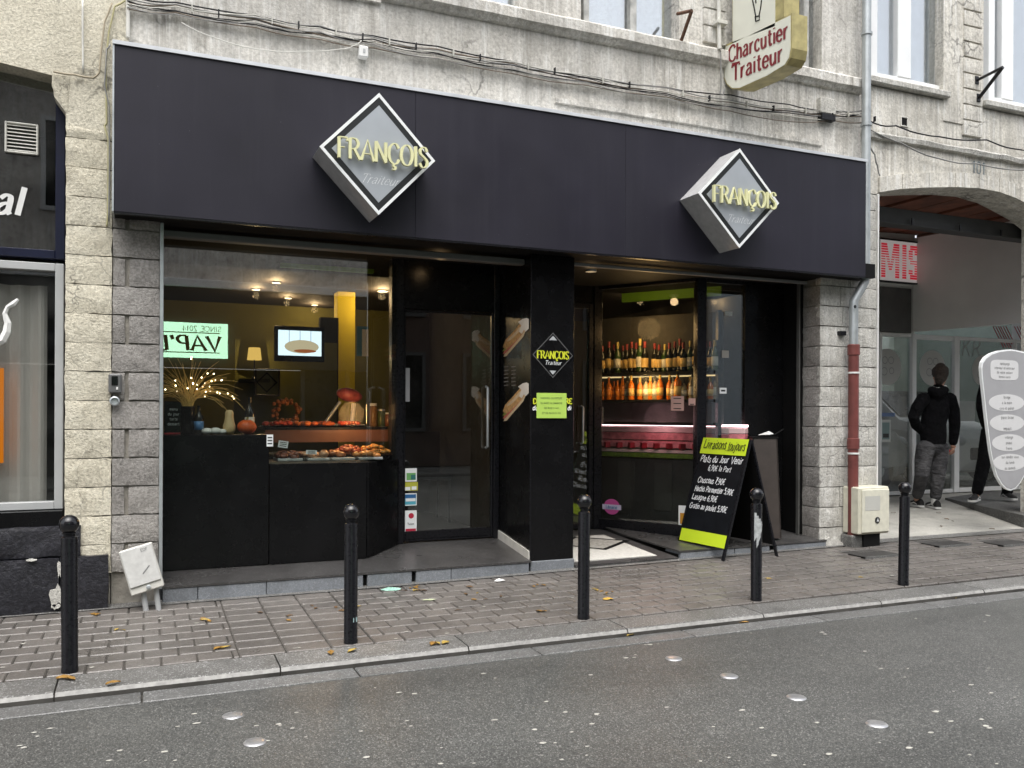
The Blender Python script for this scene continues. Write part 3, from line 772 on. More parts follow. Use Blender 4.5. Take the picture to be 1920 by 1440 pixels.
# blue stone step under the left window, a sloping tread on separate kerb blocks
def tread(y): return .11+.12*(y+.03)
mb = MB()
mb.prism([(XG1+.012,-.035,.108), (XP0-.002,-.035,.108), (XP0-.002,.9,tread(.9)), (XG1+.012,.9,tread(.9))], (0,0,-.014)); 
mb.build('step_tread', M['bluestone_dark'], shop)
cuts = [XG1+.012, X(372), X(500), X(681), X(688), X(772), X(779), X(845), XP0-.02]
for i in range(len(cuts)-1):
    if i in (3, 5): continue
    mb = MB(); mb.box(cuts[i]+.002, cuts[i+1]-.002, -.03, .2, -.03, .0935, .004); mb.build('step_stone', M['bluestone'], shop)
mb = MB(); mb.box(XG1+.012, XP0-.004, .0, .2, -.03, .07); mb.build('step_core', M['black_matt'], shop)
# pillar
mb = MB(); mb.box(XP0, XP1, 0, YD+.2, .098, 2.47, .003); pillar = mb.build('pillar', M['black'], shop)
mb = MB(); mb.box(XP0+.002, XP1+.006, -.008, .3, -.02, .097, .005); mb.build('pillar_plinth', M['bluestone'], shop)
mb = MB(); mb.prism([(XP0-.012,-.0,.105), (XP0-.012,-.0,.175), (XP0-.012,.64,.26), (XP0-.012,.64,.19)], (.011,0,0)); mb.build('skirting', M['off_white'], shop)
mb = MB(); mb.box(XP0-.004, XP0+.004, -.006, .006, .11, 2.465, .001); mb.build('corner_trim', M['black_metal'], shop)
# shutter rails and soffits
mb = MB(); mb.box(XG1+.012, XP0, .12, .2, 2.405, 2.452, .006); mb.build('shutter_rail', plain('grey_shutter_rail', (.13,.13,.13), .5, var=.1), shop)
mb = MB(); mb.box(XP1, XR0-.04, .12, .16, 2.432, 2.458, .004); mb.build('shutter_rail', plain('pale_shutter_rail', (.2,.2,.2), .5, var=.1), shop)
mb = MB(); mb.box(XC1+.01, XR0+.46, -.19, .25, 2.475, 2.6); mb.build('soffit', M['black_matt'], shop)
mb = MB(); mb.box(XG1, XR0+.02, .25, 1.6, 2.47, 2.6); mb.build('soffit', M['black_matt'], shop)
# left window: base panels, panes
pA = X(505, YA)
for x0, x1, zt in ((XL, pA, 1.08), (pA, XK, .87)):
    mb = MB(); mb.box(x0+.002, x1-.002, YA-.01, YA+.03, tread(YA)+.002, zt, .003); mb.build('base_panel', M['black'], shop)
mb = MB(); mb.box(XL, pA-.002, YA+.031, YA+.30, 1.045, 1.08, .003); mb.build('window_shelf', M['black'], shop)
mb = MB(); mb.box(pA-.012, pA-.004, YA+.031, YA+.3, .87, 1.044); mb.build('window_shelf', M['black'], shop)
for x0, x1, zb in ((XL, pA, 1.082), (pA, XK-.003, .872)):
    mb = MB(); mb.box(x0, x1, YA, YA+.008, zb, ZH); mb.build('shop_pane', M['glass'], shop)
def wallseg(mb, a, b, z0, z1, t, c=0):
    """upright slab from plan point a to b"""
    a = Vector(a); b = Vector(b); d = b-a; L = d.length
    Mx = Matrix.Translation(((a.x+b.x)/2, (a.y+b.y)/2, (z0+z1)/2)) @ Matrix.Rotation(math.atan2(d.y, d.x), 4, 'Z')
    return mb.obox(Mx, L, t, z1-z0, c)
A_, B_ = Vector((XK, YA)), Vector((XD0-.03, YD))
wallseg(MB(), A_, B_, tread(YA)+.01, .87, .03, .003).build('base_panel', M['black'], shop)
wallseg(MB(), A_, B_, .872, ZH, .008).build('shop_pane', M['glass'], shop)
mb = MB(); mb.box(XL, XK, YA-.012, YA+.03, ZH, 2.475); mb.build('head_rail', M['black_metal'], shop)
# side door
mb = MB(); mb.box(XD0-.10, XD0+.0, YD-.03, YD+.06, .19, 2.475, .004); mb.build('door_post', M['black_metal'], shop)
mb = MB(); mb.box(XD1-.05, XD1-.003, YD-.02, YD+.06, .19, 2.475, .004); mb.build('door_post', M['black_metal'], shop)
mb = MB(); mb.box(XD0, XD1-.05, YD-.01, YD+.05, 2.08, 2.475, .003); mb.build('transom_panel', M['black'], shop)
door = MB(); frame_rect(door, XD0+.003, XD1-.053, .2, 2.075, .018, YD-.01, YD+.03)
door.box(XD0+.022, XD1-.072, YD-.011, YD+.03, .219, .285, .003)
door = door.build('door', M['black_metal'], shop)
mb = MB(); mb.box(XD0+.02, XD1-.07, YD+.008, YD+.014, .286, 2.056); mb.build('pane', M['glass'], door)
mb = MB(); mb.tube([(XD1-.12, YD-.01, .95), (XD1-.12, YD-.05, .96), (XD1-.12, YD-.05, 1.45), (XD1-.12, YD-.01, 1.46)], .012, 8); mb.build('handle', M['zinc'], door, smooth=50)
# entrance recess on the other side of the pillar
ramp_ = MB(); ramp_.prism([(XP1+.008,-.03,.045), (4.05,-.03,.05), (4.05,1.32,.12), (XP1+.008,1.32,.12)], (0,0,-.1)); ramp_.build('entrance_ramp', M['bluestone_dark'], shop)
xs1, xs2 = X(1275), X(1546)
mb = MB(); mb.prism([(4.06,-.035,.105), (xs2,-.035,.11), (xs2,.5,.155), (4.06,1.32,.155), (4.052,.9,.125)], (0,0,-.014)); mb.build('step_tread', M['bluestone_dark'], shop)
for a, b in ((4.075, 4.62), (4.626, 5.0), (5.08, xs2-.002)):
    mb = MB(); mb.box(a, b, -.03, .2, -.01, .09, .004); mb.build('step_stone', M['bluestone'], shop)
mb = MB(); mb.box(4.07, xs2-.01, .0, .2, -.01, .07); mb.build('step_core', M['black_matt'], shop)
A2, B2 = Vector((XE1, YE)), Vector((XF, YF))
wallseg(MB(), A2, B2, .12, .22, .05, .003).build('base_rail', M['black_metal'], shop)
wallseg(MB(), A2, B2, .22, ZH, .008).build('shop_pane', M['glass'], shop)
wallseg(MB(), A2, B2, ZH, 2.475, .06, .003).build('head_rail', M['black_metal'], shop)
for (cx, cy, w_) in ((XE1-.02, YE, .09), (XF+.045, YF, .10)):
    mb = MB(); mb.box(cx-w_/2, cx+w_/2, cy-.03, cy+.04, .12, 2.475, .005); mb.build('glazing_post', M['black_metal'], shop)
mb = MB(); mb.box(XF+.1, XG2, YG+.01, YG+.018, .22, ZH); mb.build('shop_pane', M['glass'], shop)
mb = MB(); mb.box(XF+.1, XG2, YG-.01, YG+.04, .14, .22, .003); mb.build('base_rail', M['black_metal'], shop)
mb = MB(); mb.box(XF+.1, XG2, YG-.01, YG+.04, ZH, 2.475, .003); mb.build('head_rail', M['black_metal'], shop)
mb = MB(); mb.box(XG2, XR0-.012, YG-.012, YG+.05, .14, 2.475, .004); mb.build('side_panel', M['black'], shop)
mb = MB(); mb.box(XR0-.045, XR0+.01, .225, YG-.014, .14, 2.475, .004); mb.build('side_panel', M['black_matt'], shop)
mb = MB(); mb.box(XR0-.06, XR0-.045, .2, .24, .12, 2.46, .003); mb.build('edge_strip', plain('dark_edge', (.09,.09,.085), .5), shop)
# entrance door, deep in the recess
edoor = MB(); frame_rect(edoor, XP1+.06, XE1-.066, .13, 2.3, .05, YE-.02, YE+.03)
edoor = edoor.build('door', M['black_metal'], shop)
mb = MB(); mb.box(XP1+.11, XE1-.116, YE, YE+.006, .18, 2.25); mb.build('pane', M['glass'], edoor)
mb = MB(); mb.tube([(XE1-.2, YE-.02, .95), (XE1-.2, YE-.06, .96), (XE1-.2, YE-.06, 1.3), (XE1-.2, YE-.02, 1.31)], .011, 8); mb.build('handle', M['zinc'], edoor, smooth=50)
mb = MB(); mb.box(XP1+.0, XE1, YE-.01, YE+.05, 2.302, 2.475); mb.build('transom_panel', M['black'], shop)
mb = MB(); mb.box(XP1-.02, XP1+.055, YE-.02, YE+.05, .12, 2.3); mb.build('door_post', M['black'], shop)
# ================================================================== house with the passage
pas = thing('passage_building', 'sandy stone house with an arched passage and white framed upper windows', 'building', (XR1, 0, 0))
ax = [(6.27,3.33), (6.6,3.40), (7.0,3.455), (7.4,3.50), (7.745,3.516), (8.05,3.485), (8.27,3.43), (8.55,3.35), (8.75,3.26)]
XB = XW+.002
poly = [(XB,0,4.30), (XB,0,3.30), (XR1,0,3.30)] + [(a,0,b) for a, b in ax] + [(8.75,0,0), (9.35,0,0), (9.35,0,3.26), (9.9,0,3.45), (10.6,0,3.52), (11.3,0,3.45), (11.85,0,3.26), (11.85,0,0), (13,0,0), (13,0,4.30)]  # the further arch, out of view, is added to let daylight in
mb = MB(); mb.prism(poly, (0,.38,0)); mb.build('wall', M['facade_right'], pas)
# arch stones: a shallow ring, each voussoir its own piece
n_v = 9
for i in range(n_v):
    t0, t1 = i/n_v, (i+1)/n_v
    def arc(t):
        f = t*(len(ax)-1); k = min(int(f), len(ax)-2); f -= k
        return ax[k][0]+(ax[k+1][0]-ax[k][0])*f, ax[k][1]+(ax[k+1][1]-ax[k][1])*f
    (xa, za), (xb, zb) = arc(t0), arc(t1)
    hh = .13
    mb = MB(); mb.prism([(xa+.004,-.014,za-.012), (xb-.004,-.014,zb-.012), (xb-.004,-.014,zb+hh), (xa+.004,-.014,za+hh)], (0,.2,0)); mb.build('arch_stone', M['facade_right'], pas)
moulding('ledge', XB, 12, [(.01,3.80), (-.04,3.81), (-.05,3.85), (-.02,3.875), (.01,3.88)], M['pale_stone'], pas, 70, .016)
# upper storey: windows, sills, quoined pilaster
zsl = Z(1715, 158, -.02)
def white_window(px0, px1, sub):
    x0, x1 = X(px0,.1), X(px1,.1)
    w_ = frame_rect(MB(), x0, x1, zsl-.01, 6.2, .085, .05, .14).build('window', M['white_frame'], pas)
    xm = X(sub,.1)
    mb = MB(); mb.box(xm-.085, xm+.085, .045, .13, zsl+.075, 6.115, .008); mb.build('mullion', M['white_frame'], w_)
    mb = MB(); mb.box(x0+.085, x1-.085, .105, .111, zsl+.075, 6.115); mb.build('pane', M['glass_sky'], w_)
    mb = MB(); mb.box(X(px0)-.04, X(px1)+.05, -.06, .16, zsl-.075, zsl-.012, .01); mb.build('window_sill', M['pale_stone'], pas)
    return w_
white_window(1622, 1765, 1685); white_window(1843, 2010, 1878)
for a, b in ((1612, 1620), (1767, 1841), (2012, 2200)):
    x0 = XB if a == 1612 else X(a); x1 = X(b) if b < 2100 else 12
    mb = MB(); mb.box(x0, x1, .0, .38, 4.302, 6.2); mb.build('wall', M['facade_right'], pas)
for a, b in ((1620, 1767), (1841, 2012)):
    mb = MB(); mb.box(X(a)+.001, X(b)-.001, .01, .38, 4.302, zsl-.08); mb.build('wall', M['facade_right'], pas)
for i in range(12):
    zq = 4.0+i*.155
    stone('quoin', M['facade_right'], pas, X(1806,-.03), X(1840,-.03), zq, zq+.138, front(-.03), depth=.05, bulge=.003, nu=3, nv=3, seed=i+400, edge=.014)
mb = MB(); mb.box(X(1765), X(1805), -.012, .01, 4.1, 6.2, .004); mb.build('pilaster', M['facade_right'], pas)
mb = MB(); mb.box(XB, 12, .38, 8, 6.0, 6.2); mb.build('roof', M['dark_room'], pas)
mb = MB(); mb.box(XB, 12, .17, .18, 4.4, 6.0); mb.build('sky_reflection_sheet', plain('pale_sky_reflection', (.66,.71,.76), .9, var=.15), pas)  # pale blue sheet painting in the sky reflected by the upper panes
# small vent in the wall
mb = MB(); frame_rect(mb, X(1687,-.01), X(1701,-.01), Z(1694,238,0), Z(1694,219,0), .012, -.012, .01); mb.build('vent', M['off_white'], pas)
mb = MB(); mb.box(X(1689,-.01), X(1699,-.01), -.003, .0, Z(1694,236,0), Z(1694,221,0)); mb.build('vent_mesh', M['black_matt'], pas)
# house number
mb = MB(); write(mb, '101', P(1835, 326, -.003), XV, ZV, .12, .1, .07, serif=.08, lift=.002); mb.build('house_number', plain('faded_grey_blue_paint', (.16,.2,.22), .9, var=.3), pas)

# ------------------------------------------------------------------ inside the passage
YB = 2.55
def zf(y): return .055+.04*y
fl = MB()
fl.prism([(XR1-.05,-.02,zf(0)), (12.2,-.02,zf(0)), (12.2,YB+.4,zf(YB)), (XR1-.05,YB+.4,zf(YB))], (0,0,-.25)); structure(fl.build('passage_floor', M['passage']))
mb = MB(); mb.box(XR1+.02, 8.74, -.045, -.018, -.03, zf(0)-.006, .004); structure(mb.build('passage_sill', M['passage']))
# low ramp along the side
r0, r1, r2 = PZ(1772, 932, .16), PZ(1920, 988, .07), PZ(1990, 1012, .07)
a0 = Vector((r0.x, r0.y, .16)); 
mb = MB()
mb.prism([Vector((r0.x, r0.y, .15)), Vector((r1.x, r1.y, .19)), Vector((r1.x+2.2, r1.y+.1, .23)), Vector((r1.x+2.2, r0.y+.1, .2))], (0,0,-.16))
structure(mb.build('passage_ramp', M['kerb']))
M['passage_white'] = plain('white_rendered_wall', (.78,.775,.76), .85, var=.06, vscale=2, bmp=.1)
M['brown_wood'] = plain('red_brown_boards', (.16,.055,.03), .7, var=.45, vscale=5, bmp=.3)
mb = MB(); mb.box(XR1-.03, XR1-.002, .39, YB, 0, 3.8); mb.build('side_wall', M['passage_white'], pas)
zc_ = Z(1690, 445, YB)
# bulkhead wall that comes forward to the right
b0 = P(1714, 622, YB-.02)
b1 = Vector((9.86, 1.16, 0))
zb0, zb1 = Z(1714, 622, YB-.02), 0
dz_ = P(1725, 452, YB-.02).z
wallseg(MB(), Vector((b0.x, b0.y)), Vector((b1.x+.2, b1.y-1.0)), zb0, zc_, .06).build('bulkhead', M['passage_white'], pas)
mb = MB(); mb.box(XR1-.03, b0.x+.02, YB-.01, YB+.05, Z(1680,625,YB), 3.7); mb.build('bulkhead', M['passage_white'], pas)
mb = MB(); mb.box(12.2, 12.3, .39, YB+.5, 0, 3.7); mb.build('side_wall', M['passage_white'], pas)
# ceiling boards and dark steel beams
nb = 14
for i in range(nb):
    xa = XR1 + (12.2-XR1)*i/nb; xb = XR1+(12.2-XR1)*(i+1)/nb
    mb = MB(); mb.obox(Matrix.Translation(((xa+xb)/2, 1.55, zc_+.05+.012*(i % 2))) @ Matrix.Rotation(R(-2),4,'Y'), xb-xa-.012, 2.05, .03, .003); mb.build('ceiling_board', M['brown_wood'], pas)
mb = MB(); mb.box(XR1, 12.2, .385, 2.7, zc_+.10, zc_+.2); mb.build('ceiling', M['dark_room'], pas)
mb = MB(); mb.box(XR1-.01, 12.2, .42, .54, 3.18, 3.33, .005); mb.box(XR1-.01, 12.2, .40, .56, 3.165, 3.1795, .003); mb.build('beam', plain('dark_steel_beam', (.04,.04,.04), .6, var=.2), pas)
for px_ in (1708, 1798, 1875):
    mb = MB(); mb.box(X(px_,.4)-.012, X(px_,.4)+.012, .385, .40, 3.17, 3.24, .003); mb.build('beam_bolt', M['black_metal'], pas)
mb = MB()
mb.obox(Matrix.Translation(P(1712, 420, 1.7)) @ Matrix.Rotation(R(20),4,'Z') @ Matrix.Rotation(R(15),4,'X'), .28, .2, .012); mb.build('plaster_patch', M['off_white'], pas)
mb = MB(); mb.obox(Matrix.Translation(P(1752, 426, 1.5)) @ Matrix.Rotation(R(-30),4,'Z') @ Matrix.Rotation(R(-15),4,'X'), .16, .12, .012); mb.build('plaster_patch', M['off_white'], pas)
# shop glazing at the back of the passage
zb_ = zf(YB)
def post(px, w_=.07, ztop=None, y=YB):
    x = X(px, y); mb = MB(); mb.box(x-w_/2, x+w_/2, y-.05, y+.02, zb_, ztop or Z(1680,625,YB)+.0, .006); return mb.build('frame_post', M['white_frame'], pas)
post(1709, .08); post(1789, .10); post(1646, .05); post(1898, .06)
zr_ = Z(1680,625,YB)
mb = MB(); mb.box(X(1649,YB), X(1704,YB), YB-.04, YB+.02, zr_-.05, zr_, .005); mb.box(X(1714,YB), X(1783,YB), YB-.04, YB+.02, zr_-.07, zr_-.002, .005)
mb.box(X(1795,YB), 12.1, YB-.04, YB+.02, zr_-.05, zr_-.002, .005); mb.build('frame_rail', M['white_frame'], pas)
mb = MB(); mb.box(X(1649,YB), X(1704,YB), YB-.04, YB+.02, zb_, zb_+.05, .005); mb.box(X(1714,YB), X(1783,YB), YB-.04, YB+.02, zb_, zb_+.05, .005)
mb.box(X(1795,YB), 12.1, YB-.04, YB+.02, zb_, zb_+.06, .005); mb.build('frame_rail', M['white_frame'], pas)
for a, b in ((1649,1704), (1714,1783), (1795,1960)):
    mb = MB(); mb.box(X(a,YB), X(b,YB), YB-.012, YB-.006, zb_+.05, zr_-.05); mb.build('shop_pane', M['glass_dark'], pas)
mb = MB(); mb.box(X(1647,YB), X(1705,YB), YB-.03, YB-.011, zr_+.01, Z(1680,540,YB), .004); mb.build('transom_panel', plain('grey_panel', (.10,.10,.10), .4), pas)
# showroom behind
mb = MB(); mb.box(XR1, 13.5, 6.4, 6.5, 0, 3.2); mb.box(XR1-.02, XR1, YB+.1, 6.4, 0, 3.2); mb.box(XR1, 13.5, YB+.06, 3.4, 3.0, 3.05); mb.box(13.4, 13.5, YB+.1, 6.4, 0, 3.2); mb.build('showroom', plain('showroom_wall', (.22,.27,.25), .9, var=.1), pas)  # ceiling stops short, its unseen rear left open to bring in daylight
mb = MB(); mb.box(XR1, 13.5, YB+.03, 6.4, .0, zb_-.002); structure(mb.build('showroom_floor', M['gutter']))
# ================================================================== fascia
YFA = -.22
fx0, fx1 = X(212, YFA), X(1622, YFA)
FZ0, FZ1 = 2.472, 3.50
M['fascia'] = plain('dark_blue_grey_fascia', (.017,.0175,.025), .42, var=.2, vscale=1.6, rvar=.08, bmp=.05, bscale=200, spec=.32)
def fascia_mat():
    m, nt, b = mat_base('weathered_fascia')
    c = ramp(nt, nz(nt, 1.2, 5), [(.3, (.0125,.0115,.018)), (.7, (.021,.0195,.030))])
    st_ = ramp(nt, nz(nt, 1.5, 5, .7, (7, 7, .35)), [(.5, G3(0)), (.75, G3(.14))])
    c = mixc(nt, st_, c, (.05,.05,.06))
    v = N(nt, 'ShaderNodeTexVoronoi', Scale=26); nt.links.new(pos(nt), v.inputs['Vector'])
    wn_ = nt.nodes.new('ShaderNodeTexWhiteNoise'); nt.links.new(v.outputs['Position'], wn_.inputs[0])
    k = ramp(nt, v.outputs['Distance'], [(.05, G3(1)), (.10, G3(0))]); k2 = ramp(nt, wn_.outputs[0], [(.93, G3(0)), (.95, G3(.6))])
    c = mixc(nt, mixc(nt, 1.0, k, k2, 'MULTIPLY'), c, (.10,.10,.11))
    nt.links.new(c, b.inputs['Base Color']); b.inputs['Specular IOR Level'].default_value = .32
    r = ramp(nt, nz(nt, 2.2, 5, .6), [(.3, G3(.40)), (.7, G3(.50))]); nt.links.new(r, b.inputs['Roughness'])
    bump(nt, b, nz(nt, .9, 2), .2, .02)
    return m
M['fascia'] = fascia_mat()
fas = thing('shop_fascia', 'long black fascia board running over both openings of the shopfront', 'fascia', (fx0, YFA, FZ0))
joints = [fx0, 1.72, 3.42, fx1]
for i in range(3):
    mb = MB(); mb.box(joints[i]+.0005, joints[i+1]-.0005, YFA, -.195, FZ0, FZ1, .002); mb.build('panel', M['fascia'], fas)
mb = MB(); mb.box(fx0, fx1, -.194, -.002, FZ0+.02, FZ1-.01); mb.build('backing', M['black_matt'], fas)
mb = MB(); mb.prism([(fx0-.012,YFA-.012,FZ1-.002), (fx1+.012,YFA-.012,FZ1-.002), (fx1+.012,YFA-.012,FZ1+.022), (fx0-.012,YFA-.012,FZ1+.022)], (0,.01,0))
mb.quad((fx0-.012,YFA-.012,FZ1+.022), (fx1+.012,YFA-.012,FZ1+.022), (fx1+.012,-.002,FZ1+.05), (fx0-.012,-.002,FZ1+.05)); mb.build('flashing', plain('pale_zinc_flashing', (.58,.6,.62), .45, metal=.3, var=.12), fas)
mb = MB(); mb.box(fx0-.012, fx0-.001, YFA-.003, -.01, FZ0, FZ1-.003, .001); mb.build('end_cap', M['zinc'], fas)
mb = MB(); mb.box(fx0, fx1, YFA+.002, -.19, FZ0-.012, FZ0-.001); mb.build('bottom_trim', M['black_metal'], fas)

# ================================================================== diamond light boxes
M['silver_face'] = plain('silver_sign_face', (.40,.43,.46), .35, metal=.25, var=.05)
M['silver_side'] = plain('brushed_box_side', (.42,.42,.42), .45, metal=.0, var=.12, vscale=20)
M['sign_black'] = plain('sign_black_band', (.015,.017,.018), .35, var=.1)
M['sign_white'] = plain('sign_white_band', (.8,.82,.82), .35, var=.03)
M['gold_letter'] = plain('pale_yellow_letters', (.70,.69,.40), .35, var=.05)
M['yellow_print'] = plain('yellow_print', (.62,.66,.03), .5, var=.03)
def diamond(c, hw, hh, depth, label):
    """c: centre of the front face"""
    c = Vector(c)
    t = thing('diamond_sign', label, 'sign', (c.x, YFA, c.z-hh), 'diamond light boxes on the fascia')
    dm = lambda k, y: [(c.x, y, c.z-hh*k), (c.x+hw*k, y, c.z), (c.x, y, c.z+hh*k), (c.x-hw*k, y, c.z)]
    mb = MB(); mb.prism(dm(1, c.y), (0, depth, 0)); mb.build('box', M['silver_side'], t)
    def band(name, k0, k1, y, d, mat):
        mb = MB(); a, b = dm(k0, y), dm(k1, y)
        for i in range(4):
            j = (i+1) % 4
            mb.prism([a[i], a[j], b[j], b[i]], (0, d, 0))
        mb.build(name, mat, t)
    band('border', 1.004, .935, c.y-.006, .006, M['sign_white'])
    band('inner_border', .9345, .80, c.y-.003, .003, M['sign_black'])
    mb = MB(); mb.prism(dm(.7995, c.y-.005), (0, .005, 0)); mb.build('face', M['silver_face'], t)
    h = hh*.335; wd = hw*1.56
    mb = MB(); write(mb, 'FRANÇOIS', (c.x+hw*.06, c.y-.03, c.z-h*.5), XV, ZV, h, .14, .042, serif=.065, track=.06, xs=fit('FRANÇOIS', wd, h, .06), depth=.022, lift=.0); mb.build('lettering', M['gold_letter'], t)
    h2 = hh*.15
    mb = MB(); write(mb, 'Traiteur', (c.x+hw*.0, c.y-.006, c.z-hh*.50), XV, ZV, h2, .06, .03, slant=.5, track=.06, xs=fit('Traiteur', hw*.66, h2, .06), lift=.0015); mb.build('script', M['sign_white'], t)
    return t
D1, D2 = YFA-.25, YFA-.25
cl = P(710, 289, D1); 
hw1 = (P(817,300,D1).x-P(601,275,D1).x)/2; hh1 = (Z(712,175,D1)-Z(712,403,D1))/2
cr = P(1386, 372, D2)
hw2 = (P(1461,379,D2).x-P(1310,371,D2).x)/2; hh2 = (Z(1388,279,D2)-Z(1388,465,D2))/2
print('diamonds', hw1, hh1, hw2, hh2)
diamond(cl, hw1, hh1, .25, 'diamond light box with pale yellow letters above the display window')
diamond(cr, hw2, hh2, .25, 'deep diamond light box with pale yellow letters above the entrance')

# ================================================================== projecting double-faced sign
XS = X(1362, -.05)
ps = thing('projecting_sign', 'cream light box with red lettering projecting from the wall above the fascia', 'sign', (XS, -.05, 3.7))
def sg(px, py): p = PX(px, py, XS); return (p.y, p.z)
TH = .15
outl = [sg(1359,85), sg(1357,145), sg(1362,158), sg(1372,167), sg(1386,167), sg(1440,143), sg(1474,122), sg(1482,108), sg(1485,90), sg(1485,24)]
outl = [(XS, a, b) for a, b in outl]
M['gold_trim'] = plain('tarnished_gold_trim', (.42,.36,.16), .4, metal=.35, var=.25, vscale=12)
M['sign_cream'] = plain('cream_acrylic', (.72,.72,.62), .35, var=.05, vscale=4)
mb = MB(); mb.prism(outl[::-1], (TH, 0, 0)); mb.build('lower_box', M['gold_trim'], ps)
cy = sum(p[1] for p in outl)/len(outl); cz = sum(p[2] for p in outl)/len(outl)
inn = [(XS-.004, cy+(p[1]-cy)*.965, cz+(p[2]-cz)*.94) for p in outl]
mb = MB(); mb.prism(inn[::-1], (.004,0,0)); mb.build('lower_face', M['sign_cream'], ps)
up0, up1 = sg(1373, 82), sg(1470, 32)
ztop = 5.6
mb = MB(); mb.prism([(XS, up0[0], up0[1]), (XS, up0[0], ztop), (XS, up1[0], ztop), (XS, up1[0], up1[1])], (TH,0,0)); mb.build('upper_box', M['gold_trim'], ps)
mb = MB(); mb.prism([(XS-.004, up0[0]-.01, up0[1]+.012), (XS-.004, up0[0]-.01, ztop-.03), (XS-.004, up1[0]+.10, ztop-.03), (XS-.004, up1[0]+.10, up1[1]-.03)], (.004,0,0)); mb.build('upper_face', M['sign_cream'], ps)
yd = Vector((0,-1,0))
red = plain('dark_red_letters', (.20,.012,.02), .4, var=.1)
def along(a, b, s, hpx, **k):
    """a line of letters from pixel a to b on the sign face"""
    p, q = PX(*a, XS-.004), PX(*b, XS-.004)
    L = (q-p).length; h = (PX(a[0], a[1]-hpx, XS).z - p.z)
    mb = MB(); d = (q-p).normalized()
    write(mb, s, p, d, ZV, h, .19, .10, serif=.06, track=.08, xs=L/(text_width(s,.08)*h), center=False, lift=.003, **k)
    mb.build('lettering', red, ps)
along((1366,118), (1478,71), 'Charcutier', 29); along((1373,153), (1468,114), 'Traiteur', 30)
# line drawing on the upper face: two long legs
bl = MB()
for path in ([(1411,0),(1414,14),(1417,30)], [(1428,0),(1426,16),(1423,30)], [(1416,31),(1424,30),(1424,37),(1417,40),(1416,31)], [(1417,0),(1417.5,6)]):
    bl.tube([PX(a, b, XS-.006) for a, b in path], .0055, 5)
bl.build('drawing', M['black_matt'], ps)
mb = MB(); mb.box(XS+.04, XS+.10, -.06, .0, 4.2, 4.26); mb.box(XS+.04, XS+.10, up0[0]-.01, .0, 5.2, 5.26); mb.build('bracket', M['black_metal'], ps)

# ================================================================== pillar print and stickers
lg = MB(); pc = P(1037, 666, -.004); hw, hh = (X(1075,-.004)-X(999,-.004))/2, (Z(1037,624,0)-Z(1037,709,0))/2
logo = thing('pillar_logo', 'small diamond logo with yellow letters on the black pillar', 'sign', (pc.x, 0, pc.z-hh))
mb = MB()
dm = lambda k: [Vector((pc.x, -.002, pc.z-hh*k)), Vector((pc.x+hw*k, -.002, pc.z)), Vector((pc.x, -.002, pc.z+hh*k)), Vector((pc.x-hw*k, -.002, pc.z))]
a, b = dm(1), dm(.95)
for i in range(4): mb.quad(a[i], a[(i+1) % 4], b[(i+1) % 4], b[i])
mb.build('outline', plain('grey_print', (.11,.11,.11), .5), logo)
def grad_tip(name, pts):
    mb = MB(); mb.quad(*pts); mb.build(name, plain('pale_silver_print', (.45,.47,.48), .5, var=.1), logo)
k = .86
grad_tip('tip', [(pc.x-hw*.2, -.0025, pc.z+hh*(k-.2)), (pc.x+hw*.2, -.0025, pc.z+hh*(k-.2)), (pc.x, -.0025, pc.z+hh*k)])
grad_tip('tip', [(pc.x-hw*.17, -.0025, pc.z-hh*(k-.18)), (pc.x, -.0025, pc.z-hh*k), (pc.x+hw*.17, -.0025, pc.z-hh*(k-.18))])
mb = MB(); h = .052; write(mb, 'FRANÇOIS', (pc.x, -.002, pc.z-.028), XV, ZV, h*1.15, .2, .07, serif=.07, track=.05, xs=fit('FRANÇOIS', hw*1.56, h*1.15, .05)); mb.build('lettering', M['yellow_print'], logo)
mb = MB(); write(mb, 'Traiteur', (pc.x, -.002, pc.z-.075), XV, ZV, .032, .12, .08, slant=.3); mb.build('script', M['sign_white'], logo)
for s_, px_ in (('D',1003), ('RE',1066)): write(MB(), s_, P(px_, 757, -.001), XV, ZV, .04, .26, .2, lift=.002).build('lettering', M['yellow_print'], logo)
for s_, px_ in (('du',1003), ('di',1067)): write(MB(), s_, P(px_, 769, -.001), XV, ZV, .035, .2, .2, slant=.2).build('lettering', M['sign_white'], logo)
lime = plain('lime_paper', (.42,.62,.10), .7, var=.04)
note = MB(); note.box(X(1006,-.008), X(1062,-.008), -.009, -.0075, Z(1034,784,0), Z(1034,737,0))
note = tag(note.build('paper_notice', lime), 'lime green paper notice with opening hours taped on the black pillar', 'notice')
mb = MB()
for i, s in enumerate(('HORAIRES OUVERTURE', 'DU MARDI AU DIMANCHE', 'DE 9H30 A 14H', 'ET DE 16H30 A 19H')):
    hN = .013; write(mb, s, P(1034, 748+i*9.3, -.0095), XV, ZV, hN, .12, .12, xs=min(1.1, .185/(text_width(s)*hN)), lift=.0005)
mb.build('lettering', plain('dark_green_ink', (.05,.09,.03), .7), note)
